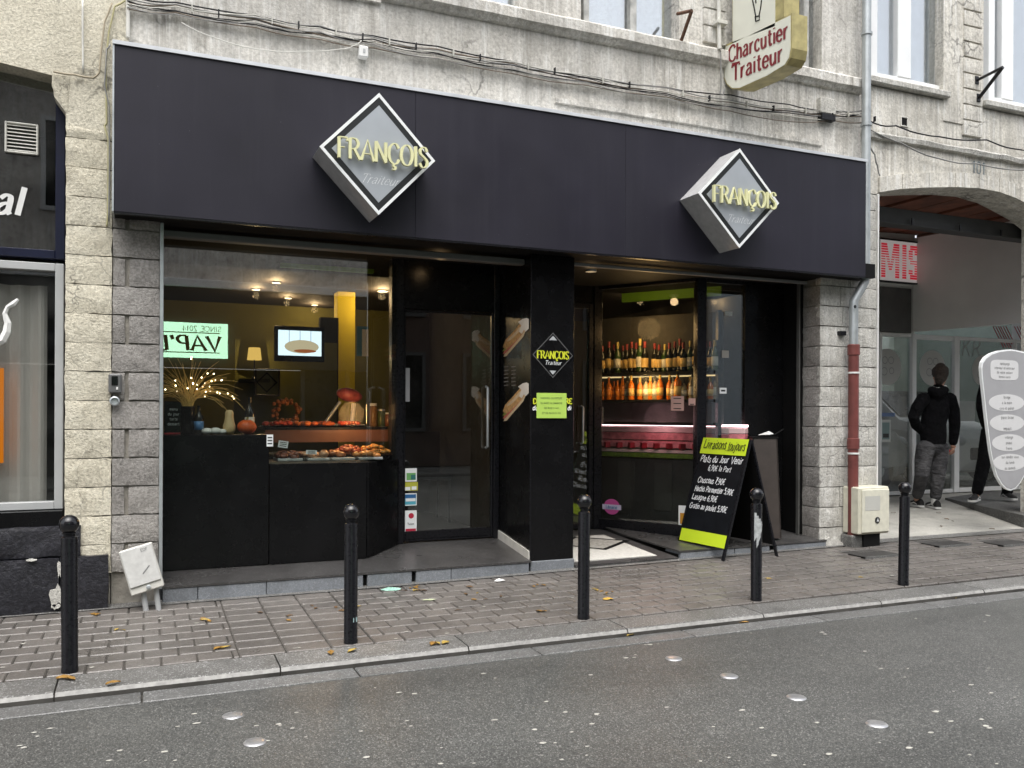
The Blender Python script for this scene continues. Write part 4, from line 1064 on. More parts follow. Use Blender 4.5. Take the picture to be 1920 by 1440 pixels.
# sandwich pictures on the pillar's side
def sandwich(pts, name_label):
    ps_ = [PX(a, b, XP0-.003) for a, b in pts]
    t = thing('sandwich_picture', name_label, 'picture', ps_[0], 'sandwich pictures on the pillar')
    def strip(c0, c1, w0, w1, mat, lift, nm, bend=0.0, n=8):
        mb = MB(); a = PX(*c0, XP0-.003); b = PX(*c1, XP0-.003); d = (b-a).normalized(); nrm = Vector((1,0,0)).cross(d).normalized()
        L = []; R_ = []
        for i in range(n+1):
            f = i/n; w_ = (w0+(w1-w0)*f)*(max(.0, 1-(2*f-1)**6))**.5
            p = a.lerp(b, f)+nrm*bend*(1-(2*f-1)**2)
            L.append(p+nrm*w_+Vector((-lift,0,0))); R_.append(p-nrm*w_+Vector((-lift,0,0)))
        for i in range(n): mb.quad(L[i], L[i+1], R_[i+1], R_[i])
        mb.build(nm, mat, t)
    return t, strip
crust = plain('bread_crust', (.52,.31,.12), .7, var=.4, vscale=35); crumb = plain('bread_crumb', (.62,.5,.33), .8, var=.15, vscale=60)
ham = plain('ham_pink', (.5,.13,.10), .6, var=.3, vscale=60); leaf_ = plain('lettuce_print', (.25,.3,.06), .7, var=.3, vscale=60); bag = plain('white_paper_bag', (.7,.68,.62), .8, var=.08)
for dy, lb in ((0, 'printed sandwich picture higher up on the side of the black pillar'), (121, 'printed sandwich picture lower down on the side of the black pillar')):
    t, strip = sandwich([(965, 640+dy)], lb)
    strip((944, 669+dy), (986, 619+dy), .026, .03, crumb, .0000, 'bottom_bread', -.004)
    strip((943, 664+dy), (985, 614+dy), .022, .024, ham, .0006, 'ham', .0)
    strip((942, 659+dy), (987, 611+dy), .016, .02, leaf_, .0012, 'lettuce', .006)
    strip((943, 651+dy), (988, 603+dy), .042, .05, crust, .0018, 'top_bread', .012)
    strip((950, 640+dy), (978, 612+dy), .012, .016, crumb, .0024, 'bread_glaze', .012)
    pb_ = [PX(a_, b_+dy, XP0-.003)+Vector((-.003,0,0)) for a_, b_ in ((974,622),(978,610),(972,604),(980,598),(988,596),(992,598),(992,616),(986,622),(983,618),(979,626))]
    mb = MB(); mb.quad(*pb_); mb.build('paper_bag', bag, t)
mb = MB()
for i in range(6):
    for j in (0, 1):
        a = PX(945+j*14, 688+i*7, XP0-.003); b = PX(953+j*14, 687+i*7, XP0-.003)
        mb.quad(a+Vector((-.0005,0,-.004)), b+Vector((-.0005,0,-.004)), b+Vector((-.0005,0,.004)), a+Vector((-.0005,0,.004)))
tag(mb.build('price_list', plain('grey_print_list', (.2,.2,.2), .6)), 'small grey printed price list between the two sandwich pictures', 'notice')
# stickers on the side door
def card(name, px0, px1, py0, py1, y, mats, label, cat='sticker', shapes=(), group=None, t=.0012):
    x0, x1 = X(px0, y), X(px1, y); c = (px0+px1)/2; z0, z1 = Z(c, py1, y), Z(c, py0, y)
    o = tag(MB().box(x0, x1, y-t, y, z0, z1).build(name, mats), label, cat, group)
    for i, (nm, u0, u1, v0, v1, m) in enumerate(shapes):
        MB().box(x0+(x1-x0)*u0, x0+(x1-x0)*u1, y-t-.0006*(i+1), y-t-.0002, z0+(z1-z0)*v0, z0+(z1-z0)*v1).build(nm, m, o)
    return o
c_ = lambda n, col: plain(n, col, .5, var=.05)
W_ = M['sign_white']; YS = YD+.006
st_red, st_blue, st_cyan, st_green, st_teal, st_lime = c_('sticker_red', (.45,.02,.05)), c_('sticker_blue', (.02,.12,.3)), c_('sticker_cyan', (.08,.38,.5)), c_('sticker_green', (.15,.38,.12)), c_('sticker_teal', (.03,.16,.15)), c_('sticker_lime', (.45,.45,.05))
card('sticker', 760, 782, 878, 903, YS, W_, 'small white sticker with green square, topmost on the side door', shapes=(('print', .12,.9,.12,.65, st_green), ('print', .5,.9,.15,.5, st_teal)))
card('sticker', 758, 784, 904, 920, YS, st_lime, 'small yellow sticker below the green one on the side door', shapes=(('print', .05,.45,.05,.45, W_), ('print', .55,.9,.1,.5, W_)))
card('sticker', 756, 782, 925, 948, YS, W_, 'blue card sticker on the glass of the side door', shapes=(('print', .06,.94,.08,.92, st_cyan), ('print', .06,.94,.6,.92, st_blue), ('print', .2,.9,.35,.6, W_)))
so = card('sticker', 756, 782, 957, 1002, YS, W_, 'tall white sticker with red ball and red band low on the side door', shapes=(('print', .2,.95,.14,.24, st_red), ('print', .0,.12,.08,.95, c_('sticker_pink', (.6,.25,.28)))))
sc_ = P(771, 967, YS-.002); MB().lathe([(.0005,0),(.022,0),(.022,.001),(.0005,.001)], sc_, 16, Matrix.Rotation(R(90),3,'X')).build('ball_print', st_red, so)
mb = MB(); write(mb, 'Ticket', P(770, 984, YS-.002), XV, ZV, .016, .16, .12); mb.build('lettering', M['sign_black'], so)
card('paper_notice', 756, 768, 690, 753, YS, c_('grey_paper', (.3,.3,.31)), 'narrow grey paper strip stuck to the side door', 'notice')
# stickers and notes on the angled entrance glazing
dirA = (B2-A2).normalized(); nA = Vector((dirA.y, -dirA.x))
if nA.y > 0: nA = -nA
def on_glass(px, py, lift=.008):
    """point of the angled pane"""
    d = ray(px, py); o2 = Vector((CAM.x, CAM.y)); q = A2 + nA*lift
    t = ((q-o2).dot(nA)) / (Vector((d.x, d.y)).dot(nA)); return CAM + d*t
def pane_card(name, px0, px1, py0, py1, mat, label, cat='notice', lines=0, ink=None):
    a, b = on_glass(px0, py1), on_glass(px1, py1); c = on_glass((px0+px1)/2, py0)
    b.z = a.z; up = Vector((0,0,c.z-a.z)); nn3 = Vector((nA.x, nA.y, 0))
    mb = MB(); mb.prism([a, b, b+up, a+up], -nn3*.001); o = tag(mb.build(name, mat), label, cat)
    for i in range(lines):
        f = .15+.7*i/max(1, lines-1); mb = MB(); p0 = a.lerp(b, .2)+up*f+nn3*.0012; p1 = a.lerp(b, .8)+up*f+nn3*.0012; h_ = Vector((0,0,.004))
        mb.quad(p0-h_, p1-h_, p1+h_, p0+h_); mb.build('print_line', ink or M['sign_black'], o)
    return o
pinkp = c_('pink_paper', (.62,.38,.33))
pane_card('paper_notice', 1258, 1282, 743, 770, pinkp, 'square pink paper note stuck on the entrance glazing', lines=3)
pane_card('paper_notice', 1291, 1304, 747, 760, pinkp, 'tiny pink paper note beside the black glazing post', lines=1)
so2 = pane_card('sticker', 1272, 1290, 948, 984, W_, 'white sticker with orange lower half behind the chalkboard', 'sticker')
a, b = on_glass(1275, 982, .0095), on_glass(1288, 982, .0095); b.z = a.z
mb = MB(); mb.quad(a, b, b+Vector((0,0,.1)), a+Vector((0,0,.1))); mb.build('print', c_('sticker_orange', (.6,.28,.02)), so2)
# pink oval sticker
oc = on_glass(1147, 950); dx3 = Vector((dirA.x, dirA.y, 0))
mb = MB(); pts = [oc + dx3*(.085*math.cos(t_*math.pi/12)) + ZV*(.075*math.sin(t_*math.pi/12)) for t_ in range(24)]
mb.prism(pts, -Vector((nA.x,nA.y,0))*.001); ov = tag(mb.build('sticker', c_('sticker_magenta', (.5,.08,.28))), 'round pink sticker with a pale band low on the entrance glazing', 'sticker')
mb = MB(); q = oc+Vector((nA.x,nA.y,0))*.0015; mb.quad(q-dx3*.1-ZV*.028, q+dx3*.1-ZV*.028, q+dx3*.1+ZV*.02, q-dx3*.1+ZV*.02); mb.build('band', c_('sticker_lilac', (.55,.5,.65)), ov)
mb = MB(); write(mb, 'Librairie', q+Vector((nA.x,nA.y,0))*.001-ZV*.018, dx3, ZV, .03, .16, .12, xs=.9); mb.build('lettering', st_blue, ov)
card('paper_notice', 1349, 1362, 727, 738, YG+.006, W_, 'small white card with a black bar on the narrow entrance pane', 'notice', shapes=(('print_line', .2,.8,.35,.65, M['sign_black']),))
card('paper_notice', 1353, 1366, 657, 671, YG+.006, c_('beige_paper', (.4,.38,.34)), 'small beige card higher up on the narrow entrance pane', 'notice')
card('paper_notice', 1358, 1372, 584, 592, YG+.006, W_, 'tiny white label near the top of the narrow entrance pane', 'notice')
# sign in the passage
mis = thing('passage_sign', 'white framed sign with striped red letters above the passage door', 'sign', P(1690, 490, YB-.06))
ys_ = YB-.08; xm0, xm1 = X(1646, ys_), X(1726, ys_); zm0, zm1 = Z(1690, 531, ys_), Z(1690, 450, ys_)
frame_rect(MB(), xm0, xm1, zm0, zm1, .02, ys_-.01, ys_+.06).build('sign_frame', M['black_metal'], mis)
MB().box(xm0+.02, xm1-.02, ys_+.004, ys_+.03, zm0+.02, zm1-.02).build('sign_face', plain('sign_pale_face', (.85,.80,.78), .5, var=.0, emit=.10), mis)  # faint glow added to face and letters to brighten the sign
mr = plain('striped_red', (.62,.015,.04), .5, var=0, emit=.18)
# each letter is cut by pale stripes, thinner towards the middle
LT = {'M': MB(), 'I': MB(), 'S': MB()}; hL = zm1-zm0-.12; base = Vector((0, ys_+.002, zm0+.06))
xx = xm0+.05
nrow = 14; W0 = xm1-xm0-.1
for i in range(nrow):
    fc = (i+.5)/nrow; mid = abs(fc-.5)*2; hgt = (.35+.5*mid)/nrow; tt = 1-fc
    z0_ = base.z+hL*(fc-hgt/2*1); z1_ = base.z+hL*(fc+hgt/2)
    bars = [(0,.11), (.37,.48)]
    if tt < .8: bars += [(.04+.17*tt/.8, .15+.12*tt/.8), (.33-.12*tt/.8, .44-.17*tt/.8)]
    bars += [(.56,.67)]
    if fc > .84 or fc < .16: bars += [(.77,.97)]
    elif fc > .56: bars += [(.73,.84)] + ([(.89,1.0)] if fc > .7 else [])
    elif fc > .44: bars += [(.77,.97)]
    else: bars += [(.89,1.0)] + ([(.73,.84)] if fc < .3 else [])
    for k_, (u0, u1) in enumerate(bars): yy_ = base.y-.0004*k_; LT['M' if u0 < .5 else ('I' if u0 < .7 else 'S')].quad((xx+W0*u0, yy_, z0_), (xx+W0*u1, yy_, z0_), (xx+W0*u1, yy_, z1_), (xx+W0*u0, yy_, z1_))
for l_ in LT.values(): l_.build('lettering', mr, mis, kind='stuff')
# ================================================================== bollards
b0p = [(131,1259), (657,1205), (1092,1159), (1426,1129), (1704,1100)]
labs = ['black ball-topped bollard in front of the cream house and grey meter box', 'black ball-topped bollard in front of the display window', 'black ball-topped bollard in front of the pillar and doormat',
        'black ball-topped bollard with peeled sticker in front of the chalkboard', 'black ball-topped bollard in front of the passage']
bp = [PP(*q) for q in b0p]
print('bollards', [tuple(round(v,2) for v in q) for q in bp])
for q in bp: q.y = -1.335 if abs(q.y+1.335) < .12 else q.y
BH = .765
bol = thing('bollard', labs[0], 'bollard', bp[0], 'bollards along the kerb')
c = bp[0]
MB().lathe([(.0385,-.02),(.0385,.0),(.0385,.018),(.037,.022),(.037,BH-.115),(.035,BH-.108),(.0255,BH-.104),(.0255,BH-.092)], c, 20).build('post', M['black_metal'], bol, smooth=35)
MB().lathe([(.026,BH-.092),(.030,BH-.09),(.030,BH-.084),(.026,BH-.082)], c, 20).build('collar', M['black_metal'], bol, smooth=30)
MB().ball((c.x, c.y, c.z+BH-.045), .046, 20).build('ball', plain('black_gloss_paint', (.008,.008,.010), .14, var=.1), bol, smooth='all')
bols = [bol] + [dup(bol, q, l) for q, l in zip(bp[1:], labs[1:])]
for b_, a_, c_0 in ((bols[0], .6, -.4), (bols[2], -.5, .5), (bols[4], .3, .7)): b_.rotation_euler = (R(a_), R(c_0), 0)
# peeled sticker on the fourth
q = bp[3]
mb = MB(); 
for i in range(5):
    a0, a1 = R(-150+i*22), R(-150+(i+1)*22); z0, z1 = q.z+.36+.045*abs(i-1), q.z+.60-.02*i
    r_ = .0385
    mb.quad((q.x+r_*math.cos(a0), q.y+r_*math.sin(a0), z0), (q.x+r_*math.cos(a1), q.y+r_*math.sin(a1), z0+.03), (q.x+r_*math.cos(a1), q.y+r_*math.sin(a1), z1), (q.x+r_*math.cos(a0), q.y+r_*math.sin(a0), z1))
st = mb.build('peeled_sticker', plain('worn_pale_sticker', (.4,.42,.42), .6, var=.3, vscale=40), None); tag(st, 'worn pale sticker peeling from the bollard by the chalkboard', 'sticker')
q = bp[1]; mb = MB(); mb.quad((q.x+.005,q.y-.0385,q.z+.12), (q.x+.03,q.y-.025,q.z+.12), (q.x+.03,q.y-.025,q.z+.145), (q.x+.005,q.y-.0385,q.z+.145)); tag(mb.build('small_sticker', c_('pale_cyan_sticker', (.35,.5,.5))), 'tiny pale sticker low on the bollard by the display window', 'sticker')

# ================================================================== road studs
studm = plain('steel_stud', (.55,.55,.56), .32, metal=.75, var=.12, vscale=20)
sl = ['round steel road stud nearest the kerb by the display window', 'round steel road stud close to the bottom edge, below its neighbour', 'farthest round steel road stud on the asphalt', 'second farthest round steel road stud on the asphalt', 'round steel road stud, third along the slanting row', 'nearest round steel road stud of the slanting row']
proto = None
for (px, py), l in zip(((437,1342),(478,1392),(1263,1235),(1367,1268),(1493,1308),(1644,1358)), sl):
    q = PZ(px, py, ROADZ)
    if proto is None:
        proto = MB().lathe([(.046,-.01),(.046,.001),(.043,.004),(.033,.007),(.018,.009),(.001,.0095)], q, 20).build('road_stud', studm, None, smooth=30)
        proto.data.transform(Matrix.Translation(-q)); proto.location = q; o = proto
    else: o = proto.copy(); COL.objects.link(o); o.location = q
    tag(o, l, 'road stud', 'steel studs across the road')

# ================================================================== chalkboard
Tl, Tr = (1322, 818), (1405, 824); Bl, Br = (1274, 1012), (1358, 1029)
# the two front feet stand on the pavement edge and the step
fr_ = PP(1352, 1052); 
ab = thing('chalkboard', 'black folding chalkboard with lime strips and handwritten prices by the entrance', 'sign', (fr_.x, fr_.y, fr_.z))
tr_ = Vector((0,0,0))
# the front leaf: bottom edge on the ground line, leaning back
pbr = P(1358, 1029, fr_.y); bl_ = PZ(1274, 1012, pbr.z)
ux = pbr-bl_; W = ux.length; ux.normalize()
dtr = ray(1405, 824); uv = CAM + dtr*((pbr-CAM).dot(ux)/dtr.dot(ux)) - pbr
Hb = uv.length; uv.normalize(); nb_ = ux.cross(uv)
print('board', W, Hb, tuple(nb_), fr_)
def onb(u, v, d=0.0): return bl_ + ux*(u*W) + uv*(v*Hb) + nb_*d
mb = MB(); mb.prism([onb(0,0), onb(1,0), onb(1,1), onb(0,1)], -nb_*.012); mb.build('front_leaf', plain('chalkboard_black', (.006,.007,.009), .6, var=.3, vscale=8, spec=.12), ab)
limeb = plain('fluorescent_lime', (.52,.68,.02), .6, var=.03)
mb = MB(); mb.prism([onb(0,.845,.004), onb(1,.845,.004), onb(1,1,.004), onb(0,1,.004)], -nb_*.004); mb.build('header_strip', limeb, ab)
mb = MB(); mb.prism([onb(0,.0,.004), onb(1,.0,.004), onb(1,.115,.004), onb(0,.115,.004)], -nb_*.004); mb.build('footer_strip', limeb, ab)
def rail(a, b, w_=.022, d=.02):
    p, q = onb(*a), onb(*b); t = (q-p).normalized(); s_ = t.cross(nb_).normalized()
    mb = MB(); mb.prism([p-s_*w_/2+nb_*.002, q-s_*w_/2+nb_*.002, q+s_*w_/2+nb_*.002, p+s_*w_/2+nb_*.002], -nb_*d); return mb
fz = lambda p: zp(p.x, p.y)
rail((1.012,-.105), (1.012,1.0)).build('leg', M['black_metal'], ab)
rail((-.012,-.02), (-.012,1.0)).build('leg', M['black_metal'], ab)
# back leaf
hinge0, hinge1 = onb(0,1,-.014), onb(1,1,-.014)
back = PP(1455, 1043); bdir = (back - onb(1,1)); 
bb1 = back; bb0 = back - ux*W
mb = MB(); 
for p, q in ((hinge1, bb1), (hinge0, Vector((bb0.x, bb0.y, bb0.z+.10)))):
    mb2 = MB(); s_ = ux*.011; dd = Vector((0,.016,0)); mb2.prism([q-s_, q+s_, p+s_, p-s_], Vector((.016,0,0))); mb2.build('leg', M['black_metal'], ab)
hv = lambda u, f: (hinge0.lerp(hinge1, u)).lerp(bb0.lerp(bb1, u), f)
mb = MB(); mb.prism([hv(.02,.9), hv(.98,.9), hv(.98,.02), hv(.02,.02)], (.01,0,0)); mb.build('back_leaf', M['black_matt'], ab)
chalk = plain('chalk_white', (.7,.72,.74), .9, var=.25, vscale=60)
mb = MB()
def cw(s, u, v, h, width=None, wv=.12, mat=None):
    write(mb, s, onb(u, v), ux, uv, h*1.15, wv, wv, slant=.18, track=.08, xs=(width*W/(text_width(s,.08)*h*1.15)) if width else .85, center=False, lift=.002, jit=.06)
cw('Plats du Jour Venir', .05, .765, .052, .92); cw('6,90€ la Part', .27, .685, .042, .5)
cw('Couscous 7,90€', .10, .565, .046, .6); cw('Hachis Parmentier 5,90€', .08, .48, .044, .84); cw('Lasagne 6,90€', .06, .40, .044, .56); cw('Gratin au poulet 5,90€', .05, .315, .044, .82)
mb.build('chalk_writing', chalk, ab)
mb = MB(); cw('Livraisons', .06, .895, .07, .50, .12); cw('toujours', .60, .89, .066, .36, .12)
write(mb, '-', onb(.55,.865), ux, uv, .05, .06, .06, xs=6, center=False, lift=.005)
for v_ in mb.v: v_ += nb_*.005
mb.build('marker_writing', plain('olive_marker', (.05,.07,.0), .8), ab)

# ================================================================== tall tapered planter bin
pb = PZ(1440, 1010, .14); y0 = .10
x0, x1 = X(1421, y0), X(1492, y0+.06)
cx_, cy_ = (X(1452,y0)), y0+.16
bin_ = thing('tapered_bin', 'tall brown tapered bin behind the chalkboard with black inner rim', 'bin', (cx_, cy_, .13))
brn = plain('brown_laminate', (.055,.044,.039), .5, var=.15, vscale=10)
zt_ = Z(1450, 822, .12)
ang = R(-28)
def sqr(r_, z_): return [Vector((cx_+r_*math.cos(ang+R(45)+k*math.pi/2), cy_+r_*math.sin(ang+R(45)+k*math.pi/2), z_)) for k in range(4)]
A4, B4 = sqr(.20, .13), sqr(.155, zt_)
for k in range(4):
    j = (k+1) % 4
    mid = (A4[k]+A4[j])/2; out = Vector((mid.x-cx_, mid.y-cy_, 0)).normalized()
    mb = MB(); mb.prism([A4[k], A4[j], B4[j], B4[k]], -out*.012); mb.build('side_panel', brn, bin_)
C4 = sqr(.165, zt_+.001); mb = MB(); mb.prism(C4, (0,0,.012)); mb.build('rim', M['black_matt'], bin_)
mb = MB(); rr_ = random.Random(3)
pc_ = Vector((cx_+.02, cy_-.05, zt_+.03))
cr = [(pc_+Vector((rr_.uniform(-.02,.02)+.085*math.cos(i*math.pi/3), rr_.uniform(-.02,.02)+.06*math.sin(i*math.pi/3), rr_.uniform(-.015,.012)))) for i in range(6)]
topc = pc_+Vector((.01,0,.035))
for i in range(6): mb.quad(cr[i], cr[(i+1) % 6], topc)
tag(mb.build('crumpled_paper', M['white_plastic']), 'crumpled white paper lying on top of the brown tapered bin', 'paper')
mb = MB(); mb.tube([pc_+Vector((.02,-.03,-.012)), pc_+Vector((.16,-.02,.05))], .006, 6); tag(mb.build('thin_stick', M['black_matt']), 'thin black stick lying across the rim of the brown bin', 'stick')

# ================================================================== doormat
mat_ = thing('doormat', 'pale doormat with a dark diamond in the shop entrance', 'doormat', (3.5, .45, .08))
def rz(y): return .045+(.12-.045)*(y+.03)/1.35
f1, f0, k1 = PZ(1232,1042,.055), PZ(1085,1054,.05), PZ(1162,1008,.10)
mx0, mx1 = XP1+.03, f1.x
y_a, y_b = f1.y, .98
mb = MB(); mb.prism([(mx0,y_a,rz(y_a)+.008), (mx1,y_a,rz(y_a)+.008), (mx1,y_b,rz(y_b)+.008), (mx0,y_b,rz(y_b)+.008)], (0,0,-.007)); mb.build('mat', plain('pale_coir', (.55,.54,.50), .95, var=.1, vscale=50, bmp=.5, bscale=200), mat_)
mcx, mcy = PZ(1105, 1021, .08).x, PZ(1105,1021,.08).y
def dmm(k, z): return [Vector((mcx, mcy-.30*k, rz(mcy-.3*k)+z)), Vector((mcx+.42*k, mcy, rz(mcy)+z)), Vector((mcx, mcy+.30*k, rz(mcy+.3*k)+z)), Vector((mcx-.30*k, mcy, rz(mcy)+z))]
mb = MB(); mb.quad(*dmm(1, .0095)); mb.build('diamond', M['black_matt'], mat_)
mb = MB(); mb.quad(*dmm(.82, .0105)); mb.build('diamond_centre', plain('grey_coir', (.32,.31,.28), .95, var=.3, vscale=30), mat_)

# ================================================================== meter boxes
# leaning grey box by the cream house: a lidded cabinet on two conduits
q = PP(262, 1132); 
gb = thing('leaning_meter_box', 'dented pale grey meter box leaning over at the foot of the stone pier', 'utility box', q)
c0 = P(266, 1066, -.16)
Mx = Matrix.Translation(c0) @ Matrix.Rotation(R(-15.5), 4, 'Y') @ Matrix.Rotation(R(-6), 4, 'X')
MB().obox(Mx, .195, .12, .285, .006).build('cabinet', M['off_white'], gb)
MB().obox(Mx @ Matrix.Translation((0,-.066,.022)), .185, .010, .235, .004).build('lid', plain('pale_grey_lid', (.55,.55,.53), .5, var=.12, vscale=25), gb)
lk = Mx @ Matrix.Translation((.01,-.066,-.118)) @ Matrix.Rotation(R(90),4,'X')
MB().lathe([(.001,0),(.014,0),(.014,.008),(.010,.010),(.001,.010)], lk.translation, 14, lk.to_3x3()).build('lock', M['zinc'], gb, smooth=30)
for dx in (-.03, .045):
    p0 = Mx @ Vector((dx, .0, -.14)); MB().tube([p0, Vector((p0.x+.02, p0.y-.01, zp(p0.x, p0.y)-.02))], .017, 10).build('conduit', M['grey_frame'], gb, smooth=40)
mb = MB(); wx = (Mx.to_3x3() @ XV); wz = (Mx.to_3x3() @ ZV)
write(mb, 'EDF', Mx @ Vector((.045,-.071,.105)), wx, wz, .018, .14, .14, lift=.001); mb.build('lettering', plain('grey_ink', (.2,.2,.2), .7), gb)
mb = MB(); a = Mx @ Vector((.0,-.0725,-.03)); b = Mx @ Vector((.05,-.0725,.01)); n_ = (b-a).normalized().cross(Mx.to_3x3() @ YV)*.003
mb.quad(a-n_, b-n_, b+n_, a+n_); mb.build('scratch', plain('scratch', (.15,.15,.15), .7), gb)
# beige box beside the red downpipe
yb = -.20
gx = thing('gas_meter_box', 'beige meter box with a small round emblem beside the red downpipe', 'utility box', PP(1645, 1010))
x0, x1, z0, z1 = X(1611, yb), X(1668, yb), Z(1640, 1001, yb), Z(1640, 913, yb)
cream = plain('cream_polyester', (.60,.58,.47), .5, var=.10, vscale=12)
MB().box(x0, x1, yb, -.004, z0, z1, .01).build('cabinet', cream, gx)
MB().box(x0+.03, x1-.008, yb-.012, yb+.002, z0+.015, z1-.02, .006).build('door', plain('cream_door', (.63,.615,.51), .5, var=.08, vscale=18), gx)
e = P(1645, 975, yb-.014); MB().lathe([(.001,0),(.028,0),(.028,.004),(.001,.004)], e, 20, Matrix.Rotation(R(90),3,'X')).build('emblem', M['sign_black'], gx)
mb = MB(); write(mb, 'A', e+Vector((0,-.004,-.014)), XV, ZV, .03, .26, .2, xs=.8, lift=.0015); mb.build('emblem_mark', M['sign_white'], gx)
card('worn_label', 1623, 1651, 930, 957, yb-.0125, c_('scraped_paper', (.5,.5,.46)), 'scraped square paper label on the beige meter box', 'label')
MB().box(x0+.09, x1-.08, yb+.03, -.03, zp(x0,yb)-.02, z0+.002).build('foot', M['black_matt'], gx)
# intercom on the stone pier
it = thing('intercom', 'small grey intercom with dark screen on the stone pier', 'intercom', P(215, 720, -.03))
x0, x1 = X(203,-.04), X(228,-.04); z0, z1 = Z(215,737,-.04), Z(215,701,-.04)
MB().box(x0, x1, -.05, .005, z0, z1, .008).build('housing', plain('grey_metal_housing', (.16,.16,.16), .45, metal=.4), it)
MB().box(x0+.018, x1-.022, -.056, -.049, z0+.05, z1-.014, .003).build('screen', M['black'], it)
MB().box(x0+.045, x1-.02, -.055, -.049, z0+.02, z0+.038, .002).build('button', M['white_plastic'], it)
e = P(215, 752, -.02); MB().lathe([(.001,0),(.030,0),(.030,.018),(.022,.022),(.021,.010),(.001,.010)], e, 18, Matrix.Rotation(R(90),3,'X')).build('key_ring', M['zinc'], it, smooth=30)

# ================================================================== downpipe
dp = thing('downpipe', 'zinc downpipe turning into a red cast iron pipe on the stone pier', 'pipe', PP(1605, 1025))
xz, yz = X(1617, -.10), -.10
r_ = .046
pts = [(xz, yz, 6.2), (xz, yz, 2.62)] 
xq, yq = X(1600,-.09), -.09
path = [(xz,yz-.2,6.2), (xz,yz-.2,2.55), (xz,yz-.19,2.48), (xz-.04,yz-.10,2.38), (xq,yq,2.30), (xq,yq,1.70)]
path = [(xz+.01,-.12,6.2), (xz+.01,-.12,2.52), (xz-.0,-.12,2.45), (xz-.05,-.11,2.36), (xq,yq,2.27), (xq,yq,Z(1600,652,yq)-.01)]
MB().tube(path, r_*.86, 14).build('zinc_pipe', M['zinc'], dp, smooth=50)
for zz in (Z(1617,62,-.12), Z(1617,233,-.12), 5.6): MB().lathe([(r_*.86,-.014),(r_+.004,-.012),(r_+.004,.012),(r_*.86,.014)], (xz+.01,-.12,zz), 14).build('clamp', M['zinc'], dp, smooth=30)
zr0, zr1 = zp(xq,yq)+.10, Z(1600,652,yq)
M['red_pipe'] = plain('red_brown_pipe_paint', (.15,.040,.034), .5, var=.25, vscale=8, bmp=.15)
MB().tube([(xq,yq,zr1), (xq,yq,zr0)], r_, 16).build('red_pipe', M['red_pipe'], dp, smooth=50)
for zz in (zr1-.02, Z(1600,838,yq)+.03): MB().lathe([(r_,-.05),(r_+.008,-.045),(r_+.008,.045),(r_,.05)], (xq,yq,zz), 16).build('socket', M['red_pipe'], dp, smooth=30)
for py_ in (699, 850): MB().lathe([(r_,-.008),(r_+.007,-.007),(r_+.007,.007),(r_,.008)], (xq,yq,Z(1600,py_,yq)), 16).build('clamp', M['white_plastic'], dp, smooth=30)
MB().box(xq-.065, xq+.075, yq-.06, .0, zp(xq,yq)-.03, zr0+.002, .01).build('shoe', M['kerb'], dp)
MB().box(xq-.11, xq-.045, -.05, .0, Z(1585,630,0), Z(1585,622,0), .003).build('old_bracket', M['black_metal'], dp)
MB().lathe([(.001,0),(.016,0),(.016,.003),(.001,.003)], P(1603,575,-.145), 12, Matrix.Rotation(R(90),3,'X')).build('round_sticker', M['sign_black'], dp)

# ================================================================== wiring on the facade
def sag(pts, y, n=5, amp=.01, seed=0):
    out = []
    for i in range(len(pts)-1):
        a, b = P(*pts[i], y), P(*pts[i+1], y)
        for k in range(n):
            t_ = k/n; p = a.lerp(b, t_); p.z -= amp*math.sin(math.pi*t_); p.y += .006*mnoise.noise(Vector((p.x*4, seed, 0))); p.z += .006*mnoise.noise(Vector((p.x*5, seed+9, 2))); out.append(p)
    out.append(P(*pts[-1], y)); return out
cb = thing('cable_bundle', 'bundle of old grey and black cables strung along the facade above the fascia', 'cables', P(600, 60, -.03))
cabs = [M['black_metal'], plain('cable_grey', (.22,.22,.21), .6, var=.2), plain('cable_pale', (.5,.49,.44), .6, var=.15), plain('cable_brown', (.13,.10,.07), .6, var=.2)]
main = [(238,4), (330,14), (480,36), (600,58), (700,76), (820,97), (960,122), (1100,148), (1250,173), (1370,192), (1480,206), (1560,212), (1618,214)]
for k in range(9):
    off = [(a, b+(-9, -5, -2, 1, 4, 7, 11, 15, 3)[k]+4*math.sin(a*.013+k*2)+3*math.sin(a*.041+k*5)) for a, b in main]
    MB().tube(sag(off, -.035-.004*(k % 3), 4, .010+.004*(k % 3), k*3.1), (.0055,.0045,.004,.006,.0045,.0035,.0045,.004,.003)[k], 5).build('cable', cabs[k % 4], cb, smooth='all')
for px_, py_ in main[1:-1]:
    for d in (30, 80):
        p = P(px_+d, py_+d*.165-2, -.045); MB().obox(Matrix.Translation(p), .008, .03, .05, .002).build('cable_clip', cabs[2 if d == 30 else 0], cb)
loose = thing('loose_wire', 'thin white wire looping from the alarm box along the facade', 'wire', P(560, 92, -.03))
MB().tube(sag([(678,76),(662,86),(640,92),(560,96),(480,92),(400,70),(340,42)], -.05, 6, .008), .004, 5).build('wire', M['off_white'], loose, smooth='all')
w2 = thing('sagging_wires', 'dark wires sagging across the front of the passage house', 'wires', P(1750, 280, -.04))
for pts in ([(1622,225),(1680,236),(1760,256),(1850,262),(1925,283)], [(1622,236),(1690,268),(1760,297),(1830,306),(1925,319)], [(1625,258),(1640,290),(1645,310),(1650,330)]):
    MB().tube(sag(pts, -.05, 6, .02, pts[0][1]), .007, 6).build('wire', cabs[0 if pts[0][1] == 225 else 1], w2, smooth='all')
cw_ = thing('pier_wires', 'yellowed wires running down the seam between the cream pier and the fascia', 'wires', P(203, 250, -.02))
